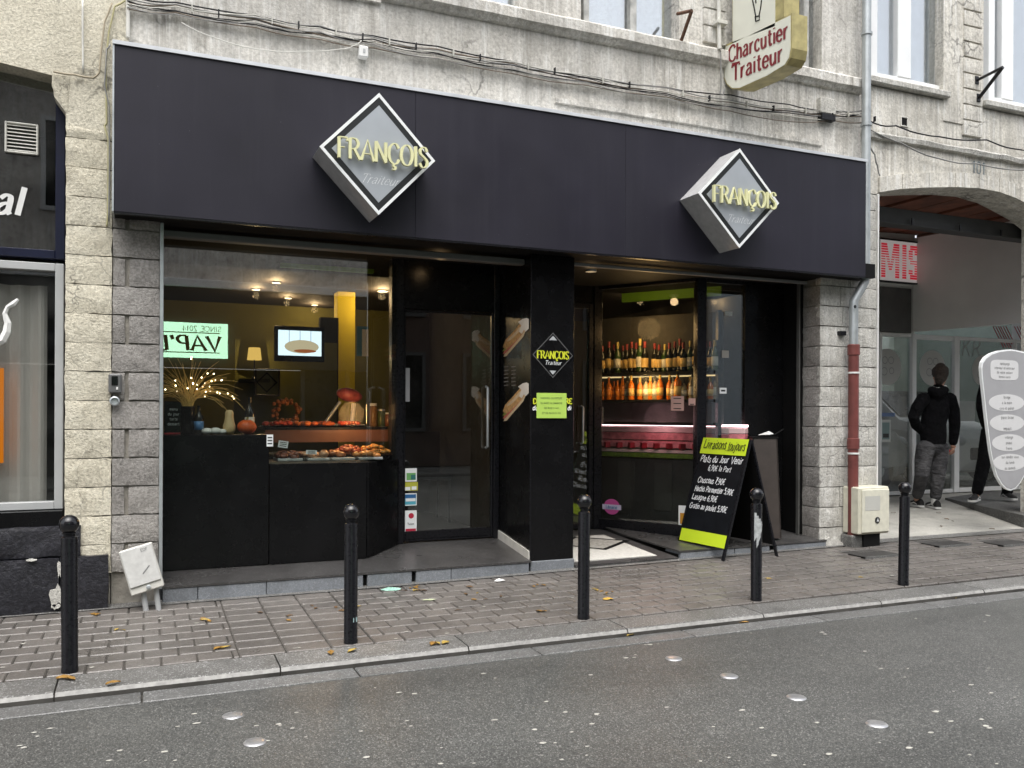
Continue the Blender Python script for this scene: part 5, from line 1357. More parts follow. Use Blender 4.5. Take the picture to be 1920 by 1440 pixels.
for k, pts in enumerate(([(238,0),(215,12),(204,60),(198,120),(200,230),(196,235),(203,260),(203,330),(202,400),(200,425)], [(207,84),(200,92),(196,160),(205,200),(205,330),(204,415)], [(155,0),(155,60),(156,137)], [(100,134),(140,140),(175,145),(186,135),(190,90),(196,40),(210,6)])):
    MB().tube(sag(pts, -.022-.008*(k % 2), 4, .004, k*2), (.006,.005,.007,.006)[k], 6).build('wire', (plain('yellowed_wire', (.4,.37,.2), .6), cabs[1], M['off_white'], plain('tan_wire', (.36,.31,.22), .7))[k], cw_, smooth='all')
wc_ = thing('corner_conduit', 'short white conduit at the corner of the cream house above the fascia', 'pipe', P(240, 50, -.03))
MB().tube([P(240,-40,-.03), P(240,20,-.03), P(240,70,-.03)], .013, 8).build('pipe', M['off_white'], wc_, smooth=50)
al = thing('alarm_box', 'small white box fixed to the facade below the cables', 'alarm', P(678, 97, -.02))
MB().box(X(670,-.05), X(687,-.05), -.065, .0, Z(678,107,-.05), Z(678,86,-.05), .006).build('housing', M['white_plastic'], al)
MB().box(X(677,-.05), X(681,-.05), -.069, -.064, Z(678,100,-.05), Z(678,92,-.05), .002).build('lens', M['grey_frame'], al)
jb = thing('junction_box', 'weathered pale junction box on the facade beside the zinc downpipe', 'junction box', P(1550, 200, -.03))
MB().box(X(1535,-.04), X(1564,-.04), -.05, .0, Z(1550,213,-.04), Z(1550,184,-.04), .006).build('housing', M['pale_stone'], jb)
MB().box(X(1536,-.04), X(1562,-.04), -.06, .0, Z(1550,226,-.04), Z(1550,214,-.04), .004).build('terminal', M['black_metal'], jb)
rb = thing('rusty_bracket', 'rusty triangular iron bracket beside the old upper window', 'bracket', P(1285, 50, -.1))
rust = plain('rust', (.12,.06,.035), .8, var=.4, vscale=30, bmp=.4)
t0, t1, t2 = P(1270, 26, -.03), P(1297, 20, -.22), P(1276, 80, -.03)
MB().tube([t0, t1], .014, 6).build('arm', rust, rb); MB().tube([t1, t2], .016, 6).build('strut', rust, rb)
kb = thing('iron_bracket', 'black triangular iron bracket on the quoins of the passage house', 'bracket', P(1850, 160, -.1))
t0, t1, t2 = P(1833, 150, -.04), P(1880, 126, -.34), P(1836, 183, -.04)
MB().tube([t0, t1], .014, 6).build('arm', M['black_metal'], kb); MB().tube([t1, t2], .018, 6).build('strut', M['black_metal'], kb)
for p in (t0, t2): MB().obox(Matrix.Translation(p+Vector((0,.015,0))), .05, .03, .08, .004).build('foot_plate', M['black_metal'], kb)
wp = thing('white_conduit', 'thin white conduit on the facade beside the projecting sign', 'pipe', P(1349, 60, -.04))
MB().tube([P(1347,-60,-.08), P(1348,30,-.08), P(1349,92,-.08)], .018, 8).build('pipe', M['off_white'], wp, smooth=50)
MB().box(X(1338,-.08), X(1358,-.08), -.11, -.03, Z(1348,46,-.08), Z(1348,39,-.08), .003).build('clip', M['off_white'], wp)
MB().tube(sag([(1351,95),(1352,130),(1352,160),(1350,176),(1356,178),(1359,166)], -.07, 5, .0), .006, 6).build('wire', cabs[1], wp, smooth='all')

# ================================================================== cellar gratings in the pavement
grate_m = plain('grating_iron', (.07,.068,.065), .6, var=.2)
for i, (pts, lb) in enumerate(((((1578,1033),(1640,1028),(1680,1043),(1628,1051)), 'dark cellar grating set in the pavement below the red downpipe'), (((1706,1016),(1790,1010),(1822,1020),(1745,1030)), 'dark cellar grating at the sill of the passage'), (((1838,1015),(1880,1010),(1925,1018),(1890,1028)), 'dark cellar grating farthest along the pavement'))):
    ps_ = [PP(*q) for q in pts]; cxg = sum(p.x for p in ps_)/4; cyg = max(-.5, sum(p.y for p in ps_)/4)
    g = thing('cellar_grating', lb, 'grating', (cxg, cyg, zp(cxg,cyg)), 'cellar gratings along the houses')
    zg = zp(cxg, cyg)
    MB().box(cxg-.2, cxg+.2, cyg-.14, cyg+.14, zg-.03, zg+.004).build('pit', M['black_matt'], g)
    mb = MB(); mb.box(cxg-.2,cxg+.2,cyg-.15,cyg-.14,zg-.02,zg+.009); mb.build('frame', M['gutter'], g)
    mb = MB(); mb.box(cxg-.2,cxg+.2,cyg+.14,cyg+.15,zg-.02,zg+.009); mb.build('frame', M['gutter'], g)
    for k in range(13):
        xk = cxg-.19+.38*k/12
        MB().box(xk-.007, xk+.007, cyg-.139, cyg+.139, zg+.0045, zg+.009).build('bar', grate_m, g)
# ================================================================== shop room
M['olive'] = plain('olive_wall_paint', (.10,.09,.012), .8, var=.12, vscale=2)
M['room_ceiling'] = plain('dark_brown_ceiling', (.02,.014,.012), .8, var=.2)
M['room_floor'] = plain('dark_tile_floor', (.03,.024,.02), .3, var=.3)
M['lime_band'] = plain('lime_paint', (.14,.30,.02), .6, var=.1)
ROOMZ = 2.62
mb = MB(); mb.box(XG1-.02, 6.2, 5.4, 5.5, .1, ROOMZ); mb.build('back_wall', M['olive'], shop)
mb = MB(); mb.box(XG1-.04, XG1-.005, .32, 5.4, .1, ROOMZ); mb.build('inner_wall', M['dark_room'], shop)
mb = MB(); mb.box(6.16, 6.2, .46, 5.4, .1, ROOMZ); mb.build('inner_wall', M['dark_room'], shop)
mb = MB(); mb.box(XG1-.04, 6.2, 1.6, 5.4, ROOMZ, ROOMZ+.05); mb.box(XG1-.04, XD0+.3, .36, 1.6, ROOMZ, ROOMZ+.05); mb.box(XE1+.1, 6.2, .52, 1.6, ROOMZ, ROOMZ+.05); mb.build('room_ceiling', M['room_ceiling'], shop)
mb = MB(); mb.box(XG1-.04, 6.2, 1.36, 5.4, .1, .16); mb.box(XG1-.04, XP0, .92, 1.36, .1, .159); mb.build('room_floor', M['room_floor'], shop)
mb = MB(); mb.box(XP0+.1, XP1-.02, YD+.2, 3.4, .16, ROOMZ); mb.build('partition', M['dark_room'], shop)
mb = MB(); mb.box(X(525,1.2), X(700,1.2), 1.2, 1.25, Z(600,505,1.2), Z(600,468,1.2)); mb.build('lime_soffit', M['lime_band'], shop)
a3, b3 = A2+Vector((.45,.32)), B2+Vector((.5,.3))
wallseg(MB(), a3, b3, 2.38, 2.60, .03).build('lime_soffit', M['lime_band'], shop)
ycol = 3.75; xc0, xc1 = X(632,ycol), X(665,ycol)
mb = MB(); mb.box(xc0, xc1, ycol, ycol+.2, .16, ROOMZ, .004); mb.build('yellow_column', plain('yellow_paint', (.75,.58,.015), .6, var=.04), shop)
mb = MB(); mb.box(X(600,3.6), X(634,3.6), 3.6, 3.7, .16, 2.3); mb.build('dark_doorway', M['black_matt'], shop)
mb = MB(); mb.box(X(752,2.9), X(862,2.9), 2.9, 2.95, .16, ROOMZ); mb.build('dark_backdrop', M['black_matt'], shop)  # black sheet added to keep the view through the side door dark
mb = MB(); mb.box(X(870,4.6), X(905,4.6), 4.6, 4.7, .5, 2.1); mb.build('red_panel', plain('red_wall_panel', (.30,.03,.015), .7), shop)

# ------------------------------------------------------------------ ceiling spots (lit lamps)
sp_e = emitter('warm_lamp_lens', (1,.82,.55), 14)
def spot(px, py, z, power, label, group='recessed ceiling spots', rad=.035, col=(1,.66,.34)):
    p = PZ(px, py, z-.012)
    t = thing('ceiling_spot', label, 'lamp', p, group)
    MB().lathe([(rad,-.002),(rad+.012,-.004),(rad+.014,.012),(rad,.012)], p, 16).build('rim', M['zinc'], t, smooth=30)
    MB().lathe([(.001,.0),(rad,.0),(rad,.004),(.001,.004)], p, 16).build('lens', sp_e, t)
    if power:
        l = bpy.data.lights.new('spot_light', 'POINT'); l.energy = power; l.color = col; l.shadow_soft_size = .04
        lo = bpy.data.objects.new('spot_light', l); COL.objects.link(lo); lo.parent = t; lo.location = (0,0,-.06)
    return t
sl_ = ['first recessed spot above the window shelf', 'recessed spot between lime band and window shelf', 'recessed spot over the deli counter', 'recessed spot over the deli counter towards the television', 'recessed spot above the television', 'farthest recessed spot above the television', 'bright recessed spot beside the yellow column']
for (px, py, pw), lb in zip(((358,458,4), (322,490,0), (480,543,5), (518,530,5), (540,559,4), (590,572,4), (718,546,8)), sl_):
    spot(px, py, ROOMZ, pw, lb, rad=.05 if px == 718 else .032)
spot(825, 483, 2.47, .15, 'recessed spot in the porch ceiling before the side door')
spot(1108, 509, 2.47, .15, 'recessed spot in the porch ceiling before the entrance')
for (px, py, z, pw) in ((1200,556,ROOMZ,1.6), (1340,556,ROOMZ,1.2)):
    spot(px, py, z, pw, 'recessed spot over the bottle shelves' if px == 1200 else 'recessed spot over the cold cabinet')

# ------------------------------------------------------------------ television
tvy = 3.2
tv = thing('television', 'lit television screen showing a sandwich, high on the olive wall', 'television', P(561, 680, tvy))
MB().box(X(514,tvy), X(608,tvy), tvy, tvy+.05, Z(561,678,tvy), Z(561,612,tvy), .006).build('casing', M['black'], tv)
x0, x1, z0, z1 = X(521,tvy), X(602,tvy), Z(561,667,tvy), Z(561,620,tvy)
scr = MB().box(x0, x1, tvy-.004, tvy-.001, z0, z1).build('screen', emitter('screen_pale', (.62,.75,.85), .9), tv)
el = lambda c, rx, rz, y, n=18: [Vector((c[0]+rx*math.cos(2*math.pi*i/n), y, c[1]+rz*math.sin(2*math.pi*i/n))) for i in range(n)]
cxv, czv = x0+(x1-x0)*.54, z0+(z1-z0)*.36
mb = MB(); mb.quad(*el((cxv,czv), (x1-x0)*.40, (z1-z0)*.27, tvy-.006)); mb.build('sandwich_image', emitter('screen_bread', (.55,.46,.30), .55), scr)
mb = MB(); mb.quad(*el((cxv+.035,czv-.045), (x1-x0)*.26, (z1-z0)*.07, tvy-.008)); mb.build('filling_image', emitter('screen_filling', (.35,.10,.03), .5), scr)
for f in (.25, .5, .75):
    MB().box(x0+(x1-x0)*f-.003, x0+(x1-x0)*f+.003, tvy-.0055, tvy-.0042, z0+(z1-z0)*.5, z1).build('grid_line', emitter('screen_line', (.3,.4,.5), .4), scr)
# shaded wall lamp
ly = 3.4; lp = P(477, 675, ly)
tl = thing('shaded_lamp', 'small lamp with a glowing shade on the olive wall', 'lamp', lp)
MB().lathe([(.075,.0),(.06,.13)], lp+Vector((0,0,.0)), 18).build('shade', emitter('lit_shade', (1,.62,.15), .45), tl, smooth='all')
MB().lathe([(.035,-.2),(.03,-.19),(.008,-.17),(.008,.0)], lp, 12).build('stand', M['black_metal'], tl, smooth=40)
MB().box(lp.x-.15, lp.x+.15, ly-.1, ly+.1, lp.z-.24, lp.z-.2).build('shelf', M['black_matt'], tl)
l = bpy.data.lights.new('lamp_light', 'POINT'); l.energy = 2; l.color = (1,.7,.35); lo = bpy.data.objects.new('lamp_light', l); COL.objects.link(lo); lo.parent = tl; lo.location = (0,-.12,.05)
# framed diamond picture
fy = 3.3
fp = thing('framed_picture', 'dark framed picture with a diamond on the olive wall', 'picture', P(500, 742, fy))
MB().box(X(478,fy), X(524,fy), fy, fy+.02, Z(500,742,fy), Z(500,692,fy)).build('panel', plain('picture_olive', (.10,.10,.03), .6), fp)
frame_rect(MB(), X(477,fy), X(525,fy), Z(500,743,fy), Z(500,691,fy), .02, fy-.012, fy+.02).build('picture_frame', M['black_metal'], fp)
pcx, pcz = (X(500,fy)), Z(500,717,fy); a = [Vector((pcx, fy-.002, pcz-.11)), Vector((pcx+.11, fy-.002, pcz)), Vector((pcx, fy-.002, pcz+.11)), Vector((pcx-.11, fy-.002, pcz))]
mb = MB()
for i in range(4): mb.quad(a[i], a[(i+1)%4], a[(i+1)%4].lerp(Vector((pcx,fy-.002,pcz)), .18), a[i].lerp(Vector((pcx,fy-.002,pcz)), .18))
mb.build('diamond', M['black_matt'], fp)
MB().box(X(440,3.5), X(632,3.5), 3.5, 3.55, .16, Z(540,640,3.5)).build('olive_screen', M['olive'], shop)

# ------------------------------------------------------------------ things on the window shelf
SZ = 1.0805; SY = YA+.15
def on(px, y=SY): return Vector((X(px, y), y, SZ))
q = on(463); pk = thing('pumpkin', 'small orange pumpkin on the window shelf', 'pumpkin', q)
mb = MB(); n = 24; k = 10; i0 = 0
for j in range(k+1):
    ph = math.pi*j/k
    for i in range(n):
        th = 2*math.pi*i/n; r_ = .068*math.sin(ph)*(1-.10*abs(math.sin(th*4)))
        mb.v.append(q+Vector((r_*math.cos(th), r_*math.sin(th), .056*(1-math.cos(ph))*.95-.012*(1 if j == k else 0))))
for j in range(k):
    for i in range(n): mb.f.append((j*n+i, j*n+(i+1)%n, (j+1)*n+(i+1)%n, (j+1)*n+i)); mb.m.append(0)
mb.build('flesh', plain('pumpkin_orange', (.62,.10,.012), .45, var=.15), pk, smooth='all')
MB().tube([q+Vector((0,0,.095)), q+Vector((.006,0,.125))], [.010,.007], 7).build('stalk', plain('stalk', (.2,.16,.06), .8), pk)
q = on(430); tag(MB().lathe([(.001,0),(.03,.002),(.042,.03),(.044,.06),(.034,.095),(.029,.13),(.030,.155),(.02,.172),(.001,.176)], q, 18).build('butternut', plain('butternut_beige', (.6,.44,.22), .5, var=.08), None, smooth='all'), 'pale butternut squash standing beside the pumpkin', 'squash')
q = on(398); 
for dx, s_, lb in ((-.035,.038,'white pattypan squash beside the blue-labelled bottle'), (.02,.04,'white pattypan squash between two others'), (.066,.032,'small white pattypan squash beside the butternut')):
    tag(MB().ball((q.x+dx, q.y-.02, SZ+s_*.62), s_, 14, (1.05,1,.62)).build('white_squash', plain('white_squash_skin', (.7,.7,.66), .5, var=.05), None, smooth='all'), lb, 'squash')
def bottle(p, h, r_, mat, lab, label, cat='bottle', group=None, cap=None, shared={}):
    t = thing('bottle', label, cat, p, group)
    MB().lathe([(r_*.9,0),(r_,.01),(r_,h*.55),(r_*.85,h*.64),(r_*.36,h*.76),(r_*.32,h*.95),(r_*.36,h*.96),(r_*.36,h),(.001,h)], p, 12).build('glass_body', mat, t, smooth=45)
    MB().lathe([(r_*1.015,h*.16),(r_*1.015,h*.46)], p, 12).build('paper_label', lab, t, smooth='all')
    if cap: MB().lathe([(r_*.40,h*.80),(r_*.40,h*1.005),(.001,h*1.006)], p, 10).build('capsule', cap, t, smooth=45)
    return t
def bglass(name, col): return plain(name, col, .12, var=.05)
M['bot_dark'] = bglass('dark_bottle_glass', (.012,.012,.010)); M['bot_amber'] = bglass('amber_bottle_glass', (.55,.14,.01)); M['bot_green'] = bglass('green_bottle_glass', (.03,.06,.015)); M['bot_clear'] = bglass('clear_bottle_glass', (.3,.24,.14))
lab_blue = c_('blue_label', (.08,.2,.4)); lab_yel = c_('cream_label', (.65,.42,.14)); lab_wh = c_('white_label', (.6,.56,.48)); lab_or = c_('orange_label', (.7,.22,.02))
bottle(on(373), .205, .032, M['bot_dark'], lab_blue, 'dark beer bottle with blue label on the window shelf')
bottle(on(468, SY+.14), .27, .035, M['bot_dark'], lab_wh, 'tall dark bottle standing behind the pumpkin')
# vase with dried twigs and tiny lights
q = on(352, SY+.03); vs_ = thing('twig_vase', 'dark vase of dried twigs with tiny lights on the window shelf', 'vase', q)
MB().lathe([(.045,0),(.05,.01),(.046,.12),(.05,.20),(.046,.20),(.04,.02),(.001,.02)], q, 16).build('vase', M['black'], vs_, smooth=40)
mb = MB(); rr_ = random.Random(11); tips = []
for i in range(70):
    an = rr_.uniform(-1.25, 1.35); L = rr_.uniform(.22,.40); dp_ = rr_.uniform(-.5,.5)
    base = q+Vector((rr_.uniform(-.03,.03), rr_.uniform(-.03,.03), .18)); pts = []
    for s_ in range(6):
        f = s_/5; bend = an*f*1.25
        pts.append(base+Vector((math.sin(bend)*L*f, dp_*L*f*.25, math.cos(bend)*L*f)))
    tips += pts[3:]
    mb.tube(pts, [.0036,.0032,.0027,.0022,.0018,.0014], 4)
tw = mb.build('twigs', plain('gilded_straw', (.70,.46,.14), .6, var=.3, vscale=40), vs_, kind='stuff')
mb = MB()
for i in range(46):
    p = rr_.choice(tips); p = p+Vector((rr_.uniform(-.01,.01),0,rr_.uniform(-.01,.01)))
    if p.x > q.x-.02 or rr_.random() < .2: mb.ball(p, .0042, 6)
mb.build('fairy_lights', emitter('fairy_light', (1,.8,.5), 9), vs_, kind='stuff')
# small menu board with red frame
q0, q1 = on(308, SY+.06), on(343, SY+.06); mbd = thing('menu_board', 'small black menu board with red edge on the window shelf', 'menu', q0)
MB().box(q0.x, q1.x, q0.y, q0.y+.012, SZ, SZ+.235, .002).build('board', M['black'], mbd)
MB().box(q0.x, q1.x+.006, q0.y-.006, q0.y+.014, SZ-.0, SZ+.012, .002).build('red_edge', c_('red_trim', (.4,.02,.03)), mbd)
MB().box(q1.x-.002, q1.x+.006, q0.y-.006, q0.y+.014, SZ+.013, SZ+.235, .002).build('red_edge', c_('red_trim', (.4,.02,.03)), mbd)
mb = MB()
for i, s in enumerate(('menu', 'du jour', 'tarte', 'dessert')): write(mb, s, ((q0.x+q1.x)/2, q0.y-.0005, SZ+.17-.035*i), XV, ZV, .02, .1, .1, lift=.001)
mb.build('lettering', M['sign_white'], mbd)
# price cards
def price(px, py, y, lb, tilt=0, w_=.07, h_=.05):
    p = P(px, py, y); t = thing('price_card', lb, 'price card', p)
    Mx = Matrix.Translation(p) @ Matrix.Rotation(R(tilt),4,'Y')
    MB().obox(Mx, w_, .002, h_).build('card', M['sign_white'], t)
    for k_ in (-1, 0, 1): MB().obox(Mx @ Matrix.Translation((0,-.0018,k_*h_*.25)), w_*.7, .001, h_*.1).build('print_line', M['sign_black'], t)
price(506, 826, YA-.013, 'white price card stuck on the black panel edge', 0, .045, .085); price(531, 833, YA+.10, 'white price card standing at the edge of the deli display', 8); price(584, 848, YA+.12, 'white price card lying among the deli trays', 3, .08, .03)

# ------------------------------------------------------------------ deli counter
dl = thing('deli_counter', 'long deli counter with glass shelf behind the display window', 'counter', (X(600,1.0), .9, .16))
cz = .90
MB().box(pA+.01, 1.84, .72, 1.5, .165, cz, .005).build('counter_body', M['black'], dl)
MB().prism([(pA+.01,YA+.04,cz-.02), (XK-.03,YA+.04,cz-.02), (XD0-.11,.71,cz-.02), (pA+.01,.71,cz-.02)], (0,0,-.04)).build('display_floor', plain('tray_steel', (.25,.2,.16), .3, metal=.5), dl)
MB().box(pA+.05, 1.84, .95, 1.45, 1.10, 1.12, .003).build('upper_shelf', M['black_metal'], dl)
MB().box(pA+.05, 1.84, .94, .95, 1.0, 1.098).build('shelf_edge', plain('wood_edge', (.12,.05,.03), .5), dl)
foods = [(545,855,'food_tray','tray of dark terrine slices in the deli display',(.14,.05,.03)), (590,858,'food_tray','tray of pale rillettes in the deli display',(.4,.22,.12)), (640,856,'food_tray','tray of glazed sausages in the deli display',(.36,.12,.04)), (685,857,'food_tray','heaped tray of golden gratin in the deli display',(.5,.2,.05))]
rf = random.Random(5)
for px, py, nm, lb, col in foods:
    p = Vector((X(px,.5), .5, cz-.018)); t = thing(nm, lb, 'food', p, 'deli trays')
    MB().box(p.x-.11, p.x+.11, .38, .64, p.z, p.z+.02, .004).build('tray', M['zinc'], t)
    mb = MB()
    for i in range(16): mb.ball((p.x+rf.uniform(-.085,.085), rf.uniform(.41,.61), p.z+.03+rf.uniform(0,.025)), rf.uniform(.022,.034), 8, (1.2,1,.7))
    mb.build('pieces', plain('food_'+nm+str(px), col, .35, var=.5, vscale=35), t, smooth='all', kind='stuff')
for px, lb, col in ((520,'platter of red charcuterie on the counter shelf',(.42,.05,.02)), (560,'platter of orange crab bites on the counter shelf',(.6,.14,.02)), (605,'platter of reddish pastries on the counter shelf',(.45,.1,.03)), (655,'platter of tomato tarts on the counter shelf',(.5,.06,.02))):
    p = Vector((X(px,1.1), 1.1, 1.121)); t = thing('platter', lb, 'food', p, 'platters on the counter shelf')
    MB().lathe([(.001,0),(.12,0),(.14,.012),(.13,.012),(.001,.006)], p, 16).build('dish', M['black_metal'], t, smooth=40)
    mb = MB()
    for i in range(12): mb.ball((p.x+rf.uniform(-.09,.09), p.y+rf.uniform(-.08,.08), p.z+.022+rf.uniform(0,.012)), rf.uniform(.018,.03), 8, (1.2,1,.7))
    mb.build('pieces', plain('snack'+str(px), col, .35, var=.4, vscale=40), t, smooth='all', kind='stuff')
dpl = thing('display_lamp', 'slim warm lamp under the counter shelf shining on the deli trays', 'lamp', (1.2, .93, 1.08))
MB().box(pA+.1, 1.8, .96, .98, 1.085, 1.097).build('tube', emitter('deli_strip', (1,.55,.2), 3), dpl)
l = bpy.data.lights.new('deli_light', 'POINT'); l.energy = 5; l.color = (1,.5,.18); l.shadow_soft_size = .1; lo = bpy.data.objects.new('deli_light', l); COL.objects.link(lo); lo.parent = dpl; lo.location = (.28,-.25,.15)
# raw ham on a stand
hp = P(655, 745, 1.3); hm = thing('ham_on_stand', 'cured ham held on a slanting stand at the counter', 'ham', (hp.x, 1.3, 1.12))
MB().ball(hp+Vector((0,0,.02)), .1, 14, (1.15,.7,.6), Matrix.Rotation(R(12),4,'Y')).build('ham', plain('cured_ham', (.38,.08,.08), .45, var=.35, vscale=22), hm, smooth='all')
MB().tube([hp+Vector((-.08,0,-.04)), Vector((hp.x-.22,1.3,1.13))], .015, 8).build('stand_arm', M['zinc'], hm, smooth=50)
MB().tube([hp+Vector((.04,0,-.05)), Vector((hp.x+.02,1.3,1.13))], .02, 8).build('stand_post', M['white_plastic'], hm, smooth=50)
MB().box(hp.x-.26, hp.x+.12, 1.22, 1.38, 1.121, 1.14, .004).build('stand_base', M['off_white'], hm)
mb = MB(); q = Vector((X(520,1.6), 1.6, 1.0)); fl_ = thing('wreath', 'round wreath of dried orange flowers above the deli counter', 'decoration', P(537, 750, 1.5))
wc = P(537, 772, 1.5)
for i in range(60):
    th = rf.uniform(0, 2*math.pi); mb.ball(wc+Vector((.10*math.cos(th)+rf.uniform(-.02,.02), rf.uniform(-.03,.03), .09*math.sin(th)+rf.uniform(-.02,.02))), rf.uniform(.012,.022), 6)
mb.build('flowers', plain('dried_flowers', (.34,.12,.03), .7, var=.6, vscale=30), fl_, kind='stuff')
for px_, h_, c0_, lb_ in ((700, .2, (.25,.13,.04), 'tall jar of honey on the counter shelf'), (715, .15, (.08,.10,.02), 'jar of green gherkins on the counter shelf'), (728, .12, (.22,.08,.02), 'small jar of dark marmalade on the counter shelf')):
    q = Vector((X(px_,1.3), 1.3, 1.121)); t = thing('preserve_jar', lb_, 'jar', q, 'jars on the counter shelf')
    MB().lathe([(.032,0),(.036,.008),(.036,h_*.8),(.028,h_*.88)], q, 14).build('jar_body', plain('preserve'+str(px_), c0_, .2, var=.25, vscale=40), t, smooth=45)
    MB().lathe([(.031,h_*.88),(.031,h_),(.001,h_)], q, 14).build('lid', M['zinc'] if px_ % 2 else M['sign_white'], t, smooth=40)
for px_, yq_, rr0, lb_, col_ in ((700, .60, .14, 'wide black pan of golden paella at the end of the deli display', (.55,.24,.04)), (655, .58, .12, 'round pan of glazed ratatouille in the deli display', (.45,.09,.03))):
    q = Vector((X(px_,yq_), yq_, cz-.02)); t = thing('food_pan', lb_, 'food', q, 'pans in the deli display')
    MB().lathe([(rr0*.9,0),(rr0,.03),(rr0+.012,.035),(rr0-.01,.03),(.001,.02)], q, 20).build('pan', M['black_metal'], t, smooth=40)
    mb = MB()
    for i in range(70):
        a_ = rf.uniform(0,6.28); d_ = rr0*.85*rf.random()**.5; mb.ball(q+Vector((d_*math.cos(a_), d_*math.sin(a_), .035+.06*(1-(d_/rr0)**2)+rf.uniform(-.008,.012))), rf.uniform(.008,.02), 6, (1.3,1,.8))
    mb.build('food', plain('pan_food'+str(px_), col_, .35, var=.6, vscale=45), t, smooth='all', kind='stuff')
# poster and till seen through the angled pane
card('poster', 668, 690, 612, 668, 1.9, c_('poster_blue', (.05,.2,.32)), 'blue poster hanging behind the angled pane', 'poster', shapes=(('white_field', .45,1.0,.0,.9, M['sign_white']),), t=.004)
chm = thing('cafe_chair', 'dark cafe chair seen through the side door', 'chair', (X(800,2.2), 2.2, .16))
cxh, cyh = X(800,2.2), 2.2
MB().box(cxh-.2, cxh+.2, cyh-.2, cyh+.2, .58, .62, .01).build('seat', M['black_matt'], chm)
for a_ in (-.18,.18):
    for b_ in (-.18,.18): MB().tube([(cxh+a_,cyh+b_,.16), (cxh+a_,cyh+b_,.58)], .014, 6).build('leg', M['black_metal'], chm)
MB().box(cxh-.2, cxh+.2, cyh+.17, cyh+.2, .63, 1.05, .01).build('backrest', M['black_matt'], chm)
rl = P(888, 700, 4.2); rt = thing('red_lamp', 'red table lamp glowing at the far end of the room', 'lamp', rl)
MB().lathe([(.10,0),(.07,.14)], rl, 16).build('shade', emitter('red_shade', (.8,.09,.02), .5), rt, smooth='all'); MB().lathe([(.05,-.3),(.05,-.28),(.012,-.26),(.012,0)], rl, 10).build('stand', M['black_metal'], rt)
for i, px in enumerate((868, 880, 892, 900)): bottle(Vector((X(px,4.2), 4.1, rl.z-.3)), .28, .034, M['bot_amber'] if i % 2 else M['bot_green'], lab_or, ('green bottle nearest the red lamp foot', 'amber bottle below the red lamp', 'second green bottle below the red lamp', 'amber bottle at the edge of the doorway')[i], group='bottles below the red lamp')
MB().box(X(860,4.1), X(915,4.1), 4.0, 4.3, rl.z-.34, rl.z-.301).build('wall_shelf', M['black_matt'], shop)

# ------------------------------------------------------------------ bottle shelves behind the entrance glazing
ofs = Vector((.835,.55))*.25
S0, S1 = A2+ofs-(B2-A2).normalized()*.2, B2+ofs+(B2-A2).normalized()*.12
sh = thing('bottle_shelves', 'dark shelf unit of wine and juice bottles behind the entrance glazing', 'shelf', (S0.x, S0.y, .16))
zs1, zs2 = 1.64, 1.375
for z_ in (zs1, zs2, 1.16): wallseg(MB(), S0, S1, z_-.03, z_, .2, .003).build('shelf_board', M['black_matt'], sh)
wallseg(MB(), S0+ofs*.5, S1+ofs*.5, 1.13, 2.2, .02).build('back_panel', M['dark_room'], sh)
for q_ in (S0, S1): MB().box(q_.x-.02, q_.x+.02, q_.y-.02, q_.y+.02, .16, 2.2).build('upright', M['black_metal'], sh)
nb_b = 26; protos = {}
def place_bottle(kind, p, label, group):
    if kind not in protos:
        g_, lb_, cp_, h_, r_ = {'wine': (M['bot_dark'], lab_yel, c_('dark_red_capsule', (.2,.02,.02)), .30, .0365), 'white': (M['bot_green'], lab_wh, c_('gold_capsule', (.4,.3,.08)), .30, .0365), 'juice': (M['bot_amber'], lab_or, None, .20, .032), 'spirit': (M['bot_clear'], lab_wh, c_('black_capsule', (.02,.02,.02)), .23, .034), 'rum': (M['bot_amber'], lab_yel, c_('brass_capsule', (.45,.3,.06)), .24, .033)}[kind]
        protos[kind] = bottle(p, h_, r_, g_, lb_, label, group=group, cap=cp_); return
    o = dup(protos[kind], p, label); s_ = rf.uniform(.88,1.1); o.scale = (s_, s_, s_*rf.uniform(.92,1.08))
for i in range(nb_b):
    f = (i+.6+rf.uniform(-.16,.16))/(nb_b+.2); q_ = S0.lerp(S1, f)+ofs*rf.uniform(-.12,.12)
    if i == 12: continue
    place_bottle('wine' if i % 5 else 'white', Vector((q_.x, q_.y, zs1)), ('dark wine bottle with cream label in the row on the upper shelf' if i % 5 else 'green wine bottle with white label in the row on the upper shelf'), 'wine bottles on the upper shelf')
for i in range(nb_b):
    f = (i+.6+rf.uniform(-.2,.2))/(nb_b+.2); q_ = S0.lerp(S1, f)+ofs*rf.uniform(-.15,.12)
    if i in (9, 15): continue
    k_ = 'juice' if i < 7 else ('rum','spirit','rum','spirit')[i % 4]
    place_bottle(k_, Vector((q_.x, q_.y, zs2)), {'juice':'orange juice bottle in the row on the lower shelf', 'rum':'amber spirit bottle with cream label on the lower shelf', 'spirit':'clear spirit bottle with black cap on the lower shelf'}[k_], 'bottles on the lower shelf')
strip_l = bpy.data.lights.new('shelf_light', 'AREA'); 
lt = thing('unseen_shelf_lamp', 'added slim warm strip lamp under the upper board of the bottle shelves', 'lamp', (S0.x, S0.y, zs1-.04))  # lamp out of sight, put in to light the bottles
wallseg(MB(), S0+ofs*.3, S1+ofs*.3, zs1-.045, zs1-.032, .02).build('tube', emitter('warm_strip', (1,.7,.35), .5), lt)
mdl = bpy.data.lights.new('shelf_fill_light', 'POINT'); mdl.energy = 4.5; mdl.color = (1,.6,.25); mdl.shadow_soft_size = .15  # added fill lights floating before the bottles, away from the tube
bpy.data.lights.remove(strip_l)
lo = bpy.data.objects.new('shelf_fill_light', mdl); COL.objects.link(lo); lo.parent = lt; mq = S0.lerp(S1,.5)-ofs*.6; lo.location = (mq.x-S0.x, mq.y-S0.y, .45)
